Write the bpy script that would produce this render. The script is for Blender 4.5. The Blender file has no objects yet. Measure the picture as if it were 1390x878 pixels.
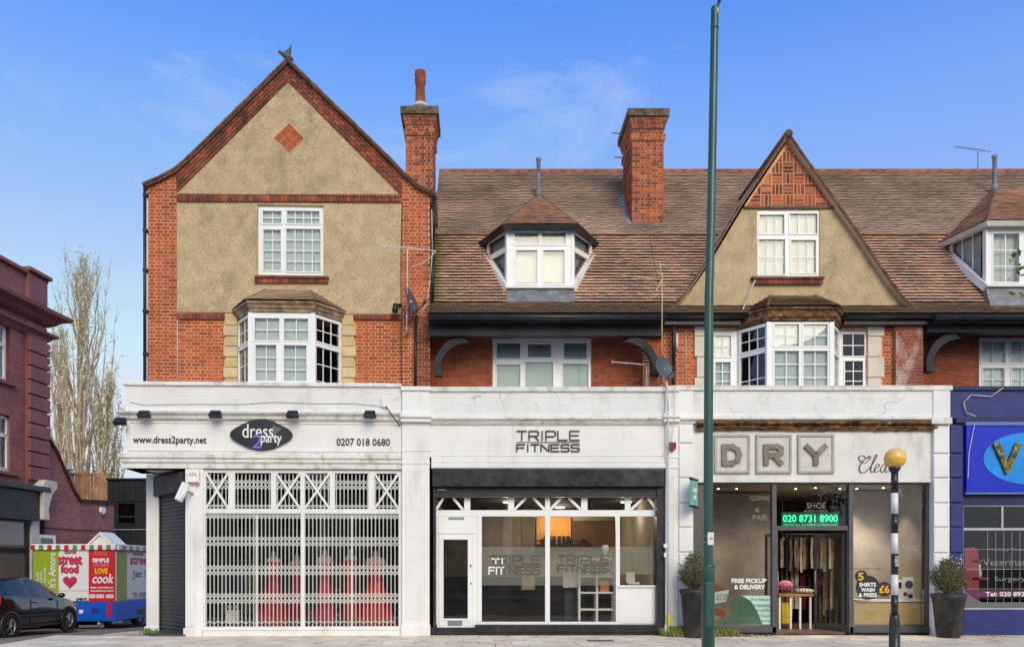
import bpy, bmesh, math, random
from mathutils import Vector, Matrix, noise
random.seed(7)
R = math.radians
S = bpy.context.scene
COL = S.collection
# ------------------------------------------------------------------ camera
CAMY, CAMZ, PX, PY, FP = -16.0, 1.42, 650.0, 768.0, 1056.0     # eye and principal point (photo pixels), focal length in pixels
cam_data = bpy.data.cameras.new('camera'); cam = bpy.data.objects.new('camera', cam_data); COL.objects.link(cam)
cam.location = (0, CAMY, CAMZ); cam.rotation_euler = (R(90), 0, 0)
cam_data.sensor_width = 36; cam_data.lens = 36*FP/1390; cam_data.sensor_fit = 'HORIZONTAL'
cam_data.shift_x = (695-PX)/1390; cam_data.shift_y = (PY-439)/1390
cam_data.clip_start = 0.1; cam_data.clip_end = 3000
S.camera = cam
# ------------------------------------------------------------------ sky, sun, exposure
SUN_EL, SUN_AZ = 32, 164          # the sun stands behind the camera, to the right, veiled by thin cloud
W = bpy.data.worlds.new('World'); S.world = W; W.use_nodes = True
nt = W.node_tree; nt.nodes.clear(); N = nt.nodes.new; L = nt.links.new
wo = N('ShaderNodeOutputWorld'); bg = N('ShaderNodeBackground'); L(bg.outputs[0], wo.inputs[0])
sky = N('ShaderNodeTexSky'); sky.sky_type = 'NISHITA'; sky.sun_disc = False
sky.sun_elevation = R(SUN_EL); sky.sun_rotation = R(SUN_AZ-0); sky.air_density = 1.0; sky.dust_density = 0.6; sky.ozone_density = 1.6
CLX = 0.9
tc = N('ShaderNodeTexCoord')
mp = N('ShaderNodeMapping'); mp.inputs['Scale'].default_value = (1.3, 1.3, 3.2); mp.inputs['Location'].default_value = (CLX, .0, .4); L(tc.outputs['Generated'], mp.inputs[0])
nz = N('ShaderNodeTexNoise'); nz.inputs['Scale'].default_value = 2.4; nz.inputs['Detail'].default_value = 9; nz.inputs['Roughness'].default_value = .62
nz.inputs['Distortion'].default_value = .6
L(mp.outputs[0], nz.inputs[0])
cr = N('ShaderNodeValToRGB'); cr.color_ramp.elements[0].position = .53; cr.color_ramp.elements[0].color = (0, 0, 0, 1)
cr.color_ramp.elements[1].position = .80; cr.color_ramp.elements[1].color = (.55, .55, .55, 1); L(nz.outputs[0], cr.inputs[0])
hs = N('ShaderNodeHueSaturation'); hs.inputs['Saturation'].default_value = 1.0; hs.inputs['Value'].default_value = 1.9
L(sky.outputs[0], hs.inputs['Color'])
# the photograph's clear deep blue overhead, paling towards the rooftops
sxyz = N('ShaderNodeSeparateXYZ'); L(tc.outputs['Generated'], sxyz.inputs[0])
gr_ = N('ShaderNodeValToRGB'); gr_.color_ramp.elements[0].position = .34; gr_.color_ramp.elements[0].color = (.56, .50, .60, 1); gr_.color_ramp.elements[1].position = .60; gr_.color_ramp.elements[1].color = (.24, .45, .78, 1); e_ = gr_.color_ramp.elements.new(.477); e_.color = (.44, .52, .70, 1); e_ = gr_.color_ramp.elements.new(.22); e_.color = (.54, .49, .60, 1); e_ = gr_.color_ramp.elements.new(.0); e_.color = (.74, .68, .64, 1); L(sxyz.outputs[2], gr_.inputs[0])
gm = N('ShaderNodeMix'); gm.data_type = 'RGBA'; gm.blend_type = 'MULTIPLY'; gm.inputs[0].default_value = 1; L(hs.outputs[0], gm.inputs['A']); L(gr_.outputs[0], gm.inputs['B'])
gv = N('ShaderNodeVectorMath'); gv.operation = 'SCALE'; gv.inputs['Scale'].default_value = 2.0; L(gm.outputs['Result'], gv.inputs[0])
mx = N('ShaderNodeMix'); mx.data_type = 'RGBA'; L(cr.outputs[0], mx.inputs['Factor']); gc = N('ShaderNodeVectorMath'); gc.operation = 'MINIMUM'; L(gv.outputs[0], gc.inputs[0]); gc.inputs[1].default_value = (6.8, 7.4, 8.6); L(gc.outputs[0], mx.inputs['A']); mx.inputs['B'].default_value = (6.2, 7.0, 8.4, 1)
L(mx.outputs['Result'], bg.inputs[0]); bg.inputs[1].default_value = 0.11
sd = bpy.data.lights.new('sun', 'SUN'); sd.energy = 2.5; sd.angle = R(36); sd.color = (1, .85, .64)
sun = bpy.data.objects.new('sun', sd); COL.objects.link(sun)
az = R(SUN_AZ)
sdir = Vector((math.sin(az)*math.cos(R(SUN_EL)), math.cos(az)*math.cos(R(SUN_EL)), math.sin(R(SUN_EL))))   # towards the sun
sun.rotation_euler = sdir.to_track_quat('Z', 'Y').to_euler(); sun.location = sdir*60
S.view_settings.view_transform = 'Standard'; S.view_settings.look = 'None'; S.view_settings.gamma = 1; S.view_settings.exposure = 0.0
try: S.cycles.transparent_max_bounces = 24
except Exception: pass

# ------------------------------------------------------------------ materials
def c(r, g, b):
    f = lambda v: (v/255/12.92) if v/255 <= .04045 else ((v/255+.055)/1.055)**2.4
    return (f(r), f(g), f(b))
MATS = {}
def mat(name, base=(.5, .5, .5), rough=.7, metal=0.0, var=.10, vs=2.0, bump=0.0, bs=60, ramp=None, dirt=None, dirt2=None, spec=.4, coat=0, moss=False, brickbump=None, fleck=None, crack=False):
    """procedural surface: base colour (or a ramp picked by the per-piece random), cloudy variation, stains, fine relief"""
    if name in MATS: return MATS[name]
    m = bpy.data.materials.new(name); m.use_nodes = True; t = m.node_tree; t.nodes.clear()
    n = t.nodes.new; l = t.links.new
    out = n('ShaderNodeOutputMaterial'); b = n('ShaderNodeBsdfPrincipled'); l(b.outputs[0], out.inputs[0])
    b.inputs['Roughness'].default_value = rough; b.inputs['Metallic'].default_value = metal
    b.inputs['Specular IOR Level'].default_value = spec if rough < .75 else spec*.4; b.inputs['Coat Weight'].default_value = coat
    geo = n('ShaderNodeNewGeometry'); pos = geo.outputs['Position']
    def noi(scale, detail=5, rgh=.55, stretch=None):
        q = n('ShaderNodeTexNoise'); q.inputs['Scale'].default_value = scale; q.inputs['Detail'].default_value = detail; q.inputs['Roughness'].default_value = rgh
        if stretch:
            mm = n('ShaderNodeMapping'); mm.inputs['Scale'].default_value = stretch; l(pos, mm.inputs[0]); l(mm.outputs[0], q.inputs[0])
        else: l(pos, q.inputs[0])
        return q.outputs[0]
    def mixc(f, a, bb, mode='MIX'):
        x = n('ShaderNodeMix'); x.data_type = 'RGBA'; x.blend_type = mode
        for s_, v in (('Factor', f), ('A', a), ('B', bb)):
            if hasattr(v, 'links'): l(v, x.inputs[s_])
            elif s_ == 'Factor': x.inputs[0].default_value = v
            else: x.inputs[s_].default_value = (*v[:3], 1)
        return x.outputs['Result']
    def rampv(v, p0, p1, c0=0., c1=1.):
        q = n('ShaderNodeMapRange'); q.inputs['From Min'].default_value = p0; q.inputs['From Max'].default_value = p1
        q.inputs['To Min'].default_value = c0; q.inputs['To Max'].default_value = c1; l(v, q.inputs['Value']); return q.outputs[0]
    colr = None
    if ramp:
        at = n('ShaderNodeAttribute'); at.attribute_name = 'rnd'; oi = n('ShaderNodeObjectInfo')
        ad = n('ShaderNodeMath'); ad.operation = 'ADD'; l(at.outputs['Fac'], ad.inputs[0]); l(oi.outputs['Random'], ad.inputs[1])
        fr = n('ShaderNodeMath'); fr.operation = 'FRACT'; l(ad.outputs[0], fr.inputs[0])
        r_ = n('ShaderNodeValToRGB'); r_.color_ramp.interpolation = 'LINEAR'
        el = r_.color_ramp.elements
        while len(el) < len(ramp): el.new(.5)
        for i, cc in enumerate(ramp): el[i].position = i/(len(ramp)-1); el[i].color = (*cc, 1)
        l(fr.outputs[0], r_.inputs[0]); colr = r_.outputs[0]
    v = noi(vs)
    lo = tuple(max(0, 1-var*2.2) for _ in range(3)); hi = tuple(1+var*1.6 for _ in range(3))
    mul = mixc(rampv(v, .3, .7), lo, hi)
    colr = mixc(1.0, colr if colr else base, mul, 'MULTIPLY')
    for dd in (dirt, dirt2):
        if dd:
            dcol, amt, sc, st, th = dd
            f = rampv(noi(sc, 8, .65, st), th, th+.18, 0, amt); colr = mixc(f, colr, dcol)
    if fleck: colr = mixc(rampv(noi(38, 3, .5), .66, .70, 0, .8), colr, fleck)
    if crack:
        vo = n('ShaderNodeTexVoronoi'); vo.feature = 'DISTANCE_TO_EDGE'; vo.inputs['Scale'].default_value = .8; nd = n('ShaderNodeTexNoise'); nd.inputs['Scale'].default_value = 2.2; nd.inputs['Detail'].default_value = 6; l(pos, nd.inputs[0])
        va = n('ShaderNodeVectorMath'); va.operation = 'MULTIPLY_ADD'; l(nd.outputs[1], va.inputs[0]); va.inputs[1].default_value = (.9, .9, .5); l(pos, va.inputs[2]); l(va.outputs[0], vo.inputs[0])
        cf = n('ShaderNodeMath'); cf.operation = 'MULTIPLY'; l(rampv(vo.outputs[0], .004, .010, .55, 0), cf.inputs[0]); l(rampv(noi(.7, 2), .52, .62), cf.inputs[1]); colr = mixc(cf.outputs[0], colr, (.22, .20, .17))
    if moss:
        sx = n('ShaderNodeSeparateXYZ'); l(pos, sx.inputs[0])
        a = rampv(sx.outputs[0], -.75, -1.02, 0, 1); zz = rampv(sx.outputs[2], 9.4, 9.0, 0, 1)
        pr = n('ShaderNodeMath'); pr.operation = 'MULTIPLY'; l(a, pr.inputs[0]); l(zz, pr.inputs[1])
        nn = rampv(noi(5, 5), .35, .55, .35, .95); p2 = n('ShaderNodeMath'); p2.operation = 'MULTIPLY'; l(pr.outputs[0], p2.inputs[0]); l(nn, p2.inputs[1])
        colr = mixc(p2.outputs[0], colr, c(104, 118, 40))
        b1 = rampv(sx.outputs[2], 7.30, 7.0, 0, .75); colr = mixc(b1, colr, c(108, 96, 76))
    l(colr, b.inputs['Base Color'])
    hgt = None
    if bump:
        hgt = noi(bs, 4, .6)
    if brickbump:
        bw, bh, ax = brickbump
        sp = n('ShaderNodeSeparateXYZ'); l(pos, sp.inputs[0]); cb = n('ShaderNodeCombineXYZ')
        l(sp.outputs[ax], cb.inputs[0]); l(sp.outputs[2], cb.inputs[1])
        bt = n('ShaderNodeTexBrick'); l(cb.outputs[0], bt.inputs[0]); bt.inputs['Scale'].default_value = 1
        bt.inputs['Brick Width'].default_value = bw; bt.inputs['Row Height'].default_value = bh; bt.inputs['Mortar Size'].default_value = .005; bt.inputs['Mortar Smooth'].default_value = .6
        bt.inputs['Color1'].default_value = (1, 1, 1, 1); bt.inputs['Color2'].default_value = (.93, .93, .93, 1); bt.inputs['Mortar'].default_value = (0, 0, 0, 1)
        hh = bt.outputs[0]
        if hgt is None: hgt = hh
        else:
            mm = n('ShaderNodeMath'); mm.operation = 'MULTIPLY_ADD'; l(hgt, mm.inputs[0]); mm.inputs[1].default_value = .4; l(hh, mm.inputs[2]); hgt = mm.outputs[0]
    if hgt is not None:
        bm_ = n('ShaderNodeBump'); bm_.inputs['Strength'].default_value = bump if bump else .5; bm_.inputs['Distance'].default_value = .012
        l(hgt, bm_.inputs['Height']); l(bm_.outputs[0], b.inputs['Normal'])
    rr = rampv(noi(vs*4), .3, .7, max(.02, rough-.08), min(1, rough+.08)); l(rr, b.inputs['Roughness'])
    MATS[name] = m; return m
def glass(name, tint=(.93, .97, .96), refl=1.0, film=0.0, filmcol=(.6, .6, .55), ior=1.5):
    """thin window glass: see-through, with a fresnel mirror of the street; film adds a frosted or dusty layer"""
    if name in MATS: return MATS[name]
    m = bpy.data.materials.new(name); m.use_nodes = True; t = m.node_tree; t.nodes.clear(); n = t.nodes.new; l = t.links.new
    out = n('ShaderNodeOutputMaterial'); tr = n('ShaderNodeBsdfTransparent'); tr.inputs[0].default_value = (*tint, 1)
    gl = n('ShaderNodeBsdfGlossy'); gl.inputs['Roughness'].default_value = .012; gl.inputs[0].default_value = (1, 1, 1, 1)
    fr = n('ShaderNodeFresnel'); fr.inputs[0].default_value = ior
    mu = n('ShaderNodeMath'); mu.operation = 'MULTIPLY'; mu.inputs[1].default_value = refl; mu.use_clamp = True; l(fr.outputs[0], mu.inputs[0])
    base = tr.outputs[0]
    if film:
        df = n('ShaderNodeBsdfDiffuse'); df.inputs[0].default_value = (*filmcol, 1); mf = n('ShaderNodeMixShader'); mf.inputs[0].default_value = film
        l(tr.outputs[0], mf.inputs[1]); l(df.outputs[0], mf.inputs[2]); base = mf.outputs[0]
    # old panes ripple a little, so what they mirror wavers
    geo = n('ShaderNodeNewGeometry'); nz_ = n('ShaderNodeTexNoise'); nz_.inputs['Scale'].default_value = 1.6; nz_.inputs['Detail'].default_value = 1
    l(geo.outputs['Position'], nz_.inputs[0]); bp = n('ShaderNodeBump'); bp.inputs['Strength'].default_value = .05; bp.inputs['Distance'].default_value = .03
    l(nz_.outputs[0], bp.inputs['Height']); l(bp.outputs[0], gl.inputs['Normal'])
    ms = n('ShaderNodeMixShader'); l(mu.outputs[0], ms.inputs[0]); l(base, ms.inputs[1]); l(gl.outputs[0], ms.inputs[2]); l(ms.outputs[0], out.inputs[0])
    MATS[name] = m; return m
def glow(name, col, strength):
    if name in MATS: return MATS[name]
    m = bpy.data.materials.new(name); m.use_nodes = True; b = m.node_tree.nodes['Principled BSDF']
    b.inputs['Base Color'].default_value = (*col, 1); b.inputs['Emission Color'].default_value = (*col, 1); b.inputs['Emission Strength'].default_value = strength
    MATS[name] = m; return m

DARKDIRT = (.10, .085, .065)
m_white = mat('white_paint', (.80, .80, .79), .5, var=.035, vs=1.3, bump=.25, bs=35, dirt=((.50, .47, .41), .55, 3.0, (1, 1, .22), .55), dirt2=((.30, .27, .22), .5, 14, (1, 1, 1), .67))
m_render_white = mat('white_painted_brickwork', (.78, .78, .77), .65, var=.04, vs=1.1, bump=.45, bs=40, crack=True, brickbump=(.225, .075, 0),
                     dirt=((.50, .47, .42), .6, 2.2, (1, 1, .5), .53), dirt2=((.24, .21, .17), .7, 9, (1, 1, 1), .66))
m_cornice = mat('weathered_white_moulding', (.76, .75, .72), .7, var=.06, vs=2, bump=.6, bs=30, dirt=((.40, .38, .30), .8, 5, (1, 1, .6), .50), dirt2=((.12, .10, .08), .8, 16, (1, 1, 1), .66))
m_upvc = mat('white_window_frame', (.84, .85, .85), .35, var=.015, vs=2, spec=.5)
m_cream = mat('cream_trim', (.58, .56, .49), .6, var=.08, vs=3, dirt=((.25, .22, .17), .6, 6, (1, 1, .5), .56))
m_brick = mat('orange_brick', ramp=[c(168, 88, 56), c(182, 96, 62), c(192, 104, 68), c(174, 90, 58), c(186, 100, 66), c(148, 82, 56), c(196, 112, 74)], rough=.85, var=.10, vs=.9, bump=.6, bs=70,
              dirt=(c(84, 58, 46), .65, 1.5, (1, 1, 1.6), .53), dirt2=(c(216, 176, 140), .35, 7, (1, 1, 1), .66))
m_brick_dark = mat('sooty_brick', ramp=[c(104, 68, 58), c(146, 84, 66), c(120, 76, 64), c(168, 94, 70), c(96, 72, 64)], rough=.88, var=.16, vs=1.6, bump=.6, bs=70, dirt=(c(62, 50, 42), .6, 3, (1, 1, 1), .52))
m_brick_chim = mat('chimney_brick', ramp=[c(168, 90, 62), c(196, 106, 70), c(104, 68, 56), c(184, 98, 64), c(120, 76, 62), c(200, 120, 84), c(82, 64, 58), c(174, 92, 62)], rough=.88, var=.14, vs=1.6, bump=.6, bs=70, dirt=(c(64, 50, 44), .55, 2.2, (1, 1, 1), .55))
m_brick_red = mat('red_brown_brick', ramp=[c(140, 78, 58), c(154, 86, 62), c(166, 94, 68), c(146, 80, 60), c(132, 76, 58)], rough=.85, var=.12, vs=1.0, bump=.5, bs=70, dirt=(c(96, 56, 44), .5, 1.8, (1, 1, 1), .55))
m_brick_white = mat('brick_with_flaking_whitewash', ramp=[c(140, 84, 74), c(156, 92, 80), c(128, 74, 68), c(150, 92, 84)], rough=.9, var=.12, vs=2.0, bump=.6, bs=60, dirt=(c(206, 196, 192), .85, 3.0, (1, 1, .6), .50))
m_tile_mid = mat('brown_red_roof_tile', ramp=[c(180, 146, 126), c(204, 160, 138), c(220, 174, 150), c(188, 156, 138), c(164, 140, 122)], rough=.88, var=.12, vs=1.0, bump=.5, bs=60, dirt=(c(110, 98, 82), .5, 1.6, (1, 1, 1), .53))
m_mortar = mat('lime_mortar', c(232, 176, 138), .95, var=.12, vs=2.2, bump=.5, bs=90, dirt=(c(150, 120, 96), .5, 2, (1, 1, 1), .57))
m_mortar_dark = mat('dark_mortar', c(176, 128, 100), .95, var=.12, vs=2.2, bump=.5, bs=90)
m_dash = mat('pebbledash_render', c(200, 179, 142), .95, var=.08, vs=3.5, bump=1.0, bs=60, dirt=(c(128, 106, 74), .70, 30, (1, 1, 1), .49), dirt2=(c(112, 100, 78), .55, 1.6, (1, 1, .5), .53), fleck=c(232, 220, 196))
m_tile_up = mat('clay_roof_tile', ramp=[c(198, 172, 152), c(212, 184, 162), c(224, 194, 170), c(200, 176, 156), c(218, 190, 166), c(196, 176, 154)], rough=.9, var=.12, vs=.7, bump=.5, bs=60, dirt=(c(128, 122, 106), .5, 1.0, (1, 1, 1.3), .53), dirt2=(c(96, 92, 76), .75, 1.7, (1, 1, 2.2), .60))
m_tile_low = mat('red_clay_roof_tile', ramp=[c(176, 150, 130), c(208, 164, 138), c(224, 168, 142), c(170, 148, 130), c(204, 164, 136), c(228, 182, 152), c(172, 154, 134), c(216, 176, 146), c(200, 150, 130), c(206, 180, 154)], rough=.85, var=.10, vs=1.1, bump=.5, bs=60,
                 dirt=(c(112, 98, 86), .55, 1.2, (1, 1, 1.3), .54), moss=True)
m_verge = mat('weathered_verge_tile', c(112, 84, 70), .9, var=.25, vs=5, bump=.6, bs=50, dirt=(c(130, 118, 84), .7, 6, (1, 1, 1), .52))
m_underroof = mat('roof_underlay', c(52, 42, 38), .95, var=.2)
m_black = mat('black_paint', (.018, .018, .02), .42, var=.25, vs=3, bump=.1, bs=30, dirt=((.07, .068, .065), .5, 4, (1, 1, .5), .55))
m_blackshut = mat('black_steel_slats', (.035, .036, .04), .42, var=.15, vs=2)
m_beam = mat('dark_grey_painted_timber', (.028, .031, .038), .5, var=.2, vs=2, dirt=((.05, .05, .05), .5, 5, (.4, 1, 1), .55), spec=.2)
m_lead = mat('lead_sheet', (.20, .205, .22), .55, var=.2, vs=6, bump=.4, bs=18, metal=.2)
m_stone = mat('cream_quoin_stone', c(212, 192, 152), .8, var=.07, vs=4, bump=.3, bs=50, dirt=(c(150, 124, 76), .5, 7, (1, 1, .4), .56))
m_stone_b = mat('grey_cream_quoin_stone', c(212, 204, 188), .8, var=.05, vs=4, bump=.25, bs=50, dirt=(c(160, 150, 130), .4, 7, (1, 1, .4), .56))
m_rotten = mat('rotten_timber_cornice', c(128, 96, 68), .95, var=.35, vs=8, bump=1.0, bs=22, dirt=(c(64, 42, 30), .85, 6, (.6, 1, 1.6), .46), dirt2=(c(214, 206, 192), .8, 12, (1, 1, 1), .58))
m_decay = mat('bare_weathered_fascia', c(150, 128, 104), .95, var=.25, vs=6, bump=.8, bs=25, dirt=(c(90, 62, 44), .7, 5, (.6, 1, 1.6), .54), dirt2=(c(205, 198, 180), .7, 4, (.5, 1, 1), .52))
m_curtain = mat('net_curtain', c(212, 222, 224), .9, var=.05, vs=6)
m_blind = mat('pale_blind', c(196, 208, 206), .8, var=.03, vs=3)
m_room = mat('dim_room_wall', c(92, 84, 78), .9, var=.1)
m_glass = glass('window_glass', refl=1.6)
m_glass_dk = glass('window_glass_dim', tint=(.55, .6, .58), refl=1.8)
m_shopglass = glass('shop_window_glass', tint=(.97, .98, .97), refl=1.4)
m_frost = glass('frosted_film', tint=(.8, .82, .78), refl=.5, film=.30, filmcol=c(170, 172, 160))
m_textdark = mat('dark_lettering', (.03, .03, .034), .4, var=.05)
m_textwhite = mat('white_lettering', (.82, .82, .80), .5, var=.02)
m_grey_alu = mat('grey_anodised_frame', c(92, 92, 94), .4, metal=.35, var=.08, vs=4)
m_steel = mat('galvanised_steel', c(150, 152, 155), .4, metal=.7, var=.12, vs=8)
m_pipe_w = mat('dull_white_pipe', c(206, 206, 200), .6, var=.1, vs=9, dirt=(c(120, 110, 96), .5, 9, (1, 1, 1), .55))
m_dish = mat('dark_grey_dish', c(88, 92, 98), .45, var=.08)
# ------------------------------------------------------------------ frames: a vertical plane seen by the camera, so that photo measurements become metres
class Frame:
    def __init__(s, ox, oy, deg=0.0):
        a = R(deg); s.a = a; s.O = Vector((ox, oy)); s.U = Vector((math.cos(a), math.sin(a))); s.Nn = Vector((-math.sin(a), math.cos(a)))
    def p(s, px, py, d=0.0):
        D = Vector(((px-PX)/FP, 1.0)); C0 = Vector((0, CAMY))
        t = (d - (C0-s.O).dot(s.Nn))/D.dot(s.Nn); P = C0+D*t
        return (P-s.O).dot(s.U), CAMZ+t*(PY-py)/FP
    def world(s, x, d, z): q = s.O+s.U*x+s.Nn*d; return Vector((q.x, q.y, z))
F0 = Frame(0, 0, 0)
FA = Frame((583-PX)*16/FP, 0, 2.0)          # the corner shop turns a little towards the viewer
FM = Frame(-14.16, 7.0, 83.3)               # the maroon building runs along the side street
def X(px, d=0.0): return (px-PX)*(16+d)/FP
def Z(py, d=0.0): return CAMZ+(PY-py)*(16+d)/FP

# ------------------------------------------------------------------ mesh builder
class MB:
    def __init__(s, M=None): s.v = []; s.f = []; s.r = []; s.mi = []; s.M = M; s.cm = 0; s.sm = []; s.smooth = False
    def add(s, vs, fs, rnd=0.0):
        o = len(s.v)
        for v in vs:
            v = Vector(v); s.v.append(s.M @ v if s.M else v)
        for f in fs: s.f.append([i+o for i in f]); s.r.append(rnd); s.mi.append(s.cm); s.sm.append(s.smooth)
        return s
    def box(s, x0, x1, y0, y1, z0, z1, rnd=0.0):
        if x1 < x0: x0, x1 = x1, x0
        if y1 < y0: y0, y1 = y1, y0
        if z1 < z0: z0, z1 = z1, z0
        return s.add([(x0,y0,z0),(x1,y0,z0),(x1,y1,z0),(x0,y1,z0),(x0,y0,z1),(x1,y0,z1),(x1,y1,z1),(x0,y1,z1)],
              [(0,3,2,1),(4,5,6,7),(0,1,5,4),(1,2,6,5),(2,3,7,6),(3,0,4,7)], rnd)
    def pb(s, F, px0, px1, py0, py1, d0, d1, rnd=0.0):      # a box whose front face covers the given photo rectangle
        mx_, my_ = (px0+px1)/2, (py0+py1)/2
        x0, x1 = F.p(px0, my_, d0)[0], F.p(px1, my_, d0)[0]; z1, z0 = F.p(mx_, py0, d0)[1], F.p(mx_, py1, d0)[1]
        return s.box(x0, x1, d0, d1, z0, z1, rnd)
    def prism(s, pts, y0, y1, rnd=0.0):                     # outline in x,z pushed from y0 to y1
        n_ = len(pts); ar = sum(pts[i][0]*pts[(i+1)%n_][1]-pts[(i+1)%n_][0]*pts[i][1] for i in range(n_))
        if ar < 0: pts = pts[::-1]
        if y1 < y0: y0, y1 = y1, y0
        vs = [(x, y0, z) for x, z in pts]+[(x, y1, z) for x, z in pts]
        fs = [tuple(range(n_)), tuple(range(2*n_-1, n_-1, -1))]+[((i+1)%n_, i, n_+i, n_+(i+1)%n_) for i in range(n_)]
        return s.add(vs, fs, rnd)
    def slabz(s, pts, z0, z1, rnd=0.0):                     # outline in x,y pushed from z0 to z1
        n_ = len(pts); ar = sum(pts[i][0]*pts[(i+1)%n_][1]-pts[(i+1)%n_][0]*pts[i][1] for i in range(n_))
        if ar < 0: pts = pts[::-1]
        vs = [(x, y, z0) for x, y in pts]+[(x, y, z1) for x, y in pts]
        fs = [tuple(range(n_-1, -1, -1)), tuple(range(n_, 2*n_))]+[(i, (i+1)%n_, n_+(i+1)%n_, n_+i) for i in range(n_)]
        return s.add(vs, fs, rnd)
    def tube(s, a, b, r0, r1=None, n_=8, cap=True, rnd=0.0):
        a = Vector(a); b = Vector(b); r1 = r0 if r1 is None else r1; d = (b-a).normalized()
        u = d.orthogonal().normalized(); w = d.cross(u); vs = []
        for P, r_ in ((a, r0), (b, r1)):
            for i in range(n_): an = 2*math.pi*i/n_; vs.append(P+(u*math.cos(an)+w*math.sin(an))*r_)
        fs = [(i, (i+1)%n_, n_+(i+1)%n_, n_+i) for i in range(n_)]
        if cap: fs += [tuple(range(n_-1, -1, -1)), tuple(range(n_, 2*n_))]
        k = s.smooth; s.smooth = n_ >= 8; s.add(vs, fs, rnd); s.smooth = k; return s
    def path(s, pts, r_, n_=6):
        for a, b in zip(pts[:-1], pts[1:]): s.tube(a, b, r_, n_=n_)
        return s
    def lathe(s, prof, cx=0, cy=0, n_=20, ey=1.0, wob=None):
        vs = []; m_ = len(prof)
        for r_, z in prof:
            for i in range(n_):
                an = 2*math.pi*i/n_; q = r_*(wob(an, z) if wob else 1); vs.append((cx+q*math.cos(an), cy+q*math.sin(an)*ey, z))
        fs = [(k*n_+i, k*n_+(i+1)%n_, (k+1)*n_+(i+1)%n_, (k+1)*n_+i) for k in range(m_-1) for i in range(n_)]
        fs += [tuple(range(n_-1, -1, -1)), tuple(range((m_-1)*n_, m_*n_))]
        k_ = s.smooth; s.smooth = True; s.add(vs, fs); s.smooth = k_; return s
    def sphere(s, cx, cy, cz, r_, n_=16, k=10, sz=1.0): return s.lathe([(max(1e-4, r_*math.sin(math.pi*i/k)), cz-r_*sz*math.cos(math.pi*i/k)) for i in range(k+1)], cx, cy, n_)
    def sweep(s, path, prof, closed_prof=True):             # path in x,y ; profile (outward offset, z); outward is to the right of the path's direction
        path = [Vector(p) for p in path]; n_ = len(path); rows = []
        for i, P in enumerate(path):
            d0 = (path[i]-path[i-1]).normalized() if i else None; d1 = (path[i+1]-path[i]).normalized() if i < n_-1 else None
            if d0 is None: nn = Vector((d1.y, -d1.x)); k = 1
            elif d1 is None: nn = Vector((d0.y, -d0.x)); k = 1
            else:
                a_ = Vector((d0.y, -d0.x)); b_ = Vector((d1.y, -d1.x)); nn = (a_+b_).normalized(); k = 1/max(.3, nn.dot(a_))
            rows.append([(P.x+nn.x*o*k, P.y+nn.y*o*k, z) for o, z in prof])
        m_ = len(prof); vs = [v for r_ in rows for v in r_]; rng = range(m_ if closed_prof else m_-1)
        fs = [(i*m_+j, i*m_+(j+1)%m_, (i+1)*m_+(j+1)%m_, (i+1)*m_+j) for i in range(n_-1) for j in rng]
        if closed_prof: fs += [tuple(range(m_)), tuple(range((n_-1)*m_+m_-1, (n_-1)*m_-1, -1))]
        return s.add(vs, fs)
# ------------------------------------------------------------------ objects
BASE = {}
def root_of(o):
    while o.parent: o = o.parent
    return o
def meta(o, label=None, cat=None, group=None, kind=None):
    if label: o['label'] = label
    if cat: o['category'] = cat
    if group: o['group'] = group
    if kind: o['kind'] = kind
    return o
def thing(name, label, cat, F=F0, base=(0, 0, 0), group=None):
    o = bpy.data.objects.new(name, None); COL.objects.link(o); o.empty_display_size = .2
    BASE[o.name] = Vector(base); o.location = F.world(*base); o.rotation_euler = (0, 0, F.a)
    return meta(o, label, cat, group)
def mesh_of(name, mb, mats, off=Vector((0, 0, 0)), recalc=True):
    me = bpy.data.meshes.new(name); me.from_pydata([v-off for v in mb.v], [], mb.f)
    if not isinstance(mats, (list, tuple)): mats = [mats]
    for m in mats: me.materials.append(m)
    at = me.attributes.new('rnd', 'FLOAT', 'FACE'); at.data.foreach_set('value', mb.r)
    if len(mats) > 1: me.polygons.foreach_set('material_index', mb.mi)
    me.polygons.foreach_set('use_smooth', mb.sm)
    if recalc:
        bm = bmesh.new(); bm.from_mesh(me); bmesh.ops.recalc_face_normals(bm, faces=bm.faces); bm.to_mesh(me); bm.free()
    me.update(); return me
def part(name, mb, mats, parent, bevel=0, label=None, kind=None, recalc=True):
    me = mesh_of(name, mb, mats, BASE[root_of(parent).name], recalc)
    o = bpy.data.objects.new(name, me); COL.objects.link(o); o.parent = parent; meta(o, label, None, None, kind)
    if bevel:
        b = o.modifiers.new('bevel', 'BEVEL'); b.width = bevel; b.segments = 2; b.limit_method = 'ANGLE'; b.angle_limit = R(35)
    return o
def solo(name, mb, mats, label, cat, F=F0, base=None, group=None, kind=None, bevel=0):
    """a thing made of one mesh"""
    if base is None:
        xs = [v.x for v in mb.v]; ys = [v.y for v in mb.v]; zs = [v.z for v in mb.v]; base = ((min(xs)+max(xs))/2, (min(ys)+max(ys))/2, min(zs))
    me = mesh_of(name, mb, mats, Vector(base)); o = bpy.data.objects.new(name, me); COL.objects.link(o)
    BASE[o.name] = Vector(base); o.location = F.world(*base); o.rotation_euler = (0, 0, F.a)
    if bevel:
        b = o.modifiers.new('bevel', 'BEVEL'); b.width = bevel; b.segments = 2; b.limit_method = 'ANGLE'; b.angle_limit = R(35)
    return meta(o, label, cat, group, kind)
def struct(name, mb, mats, F=F0):
    return solo(name, mb, mats, None, None, F, base=(0, 0, 0), kind='structure')
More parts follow.
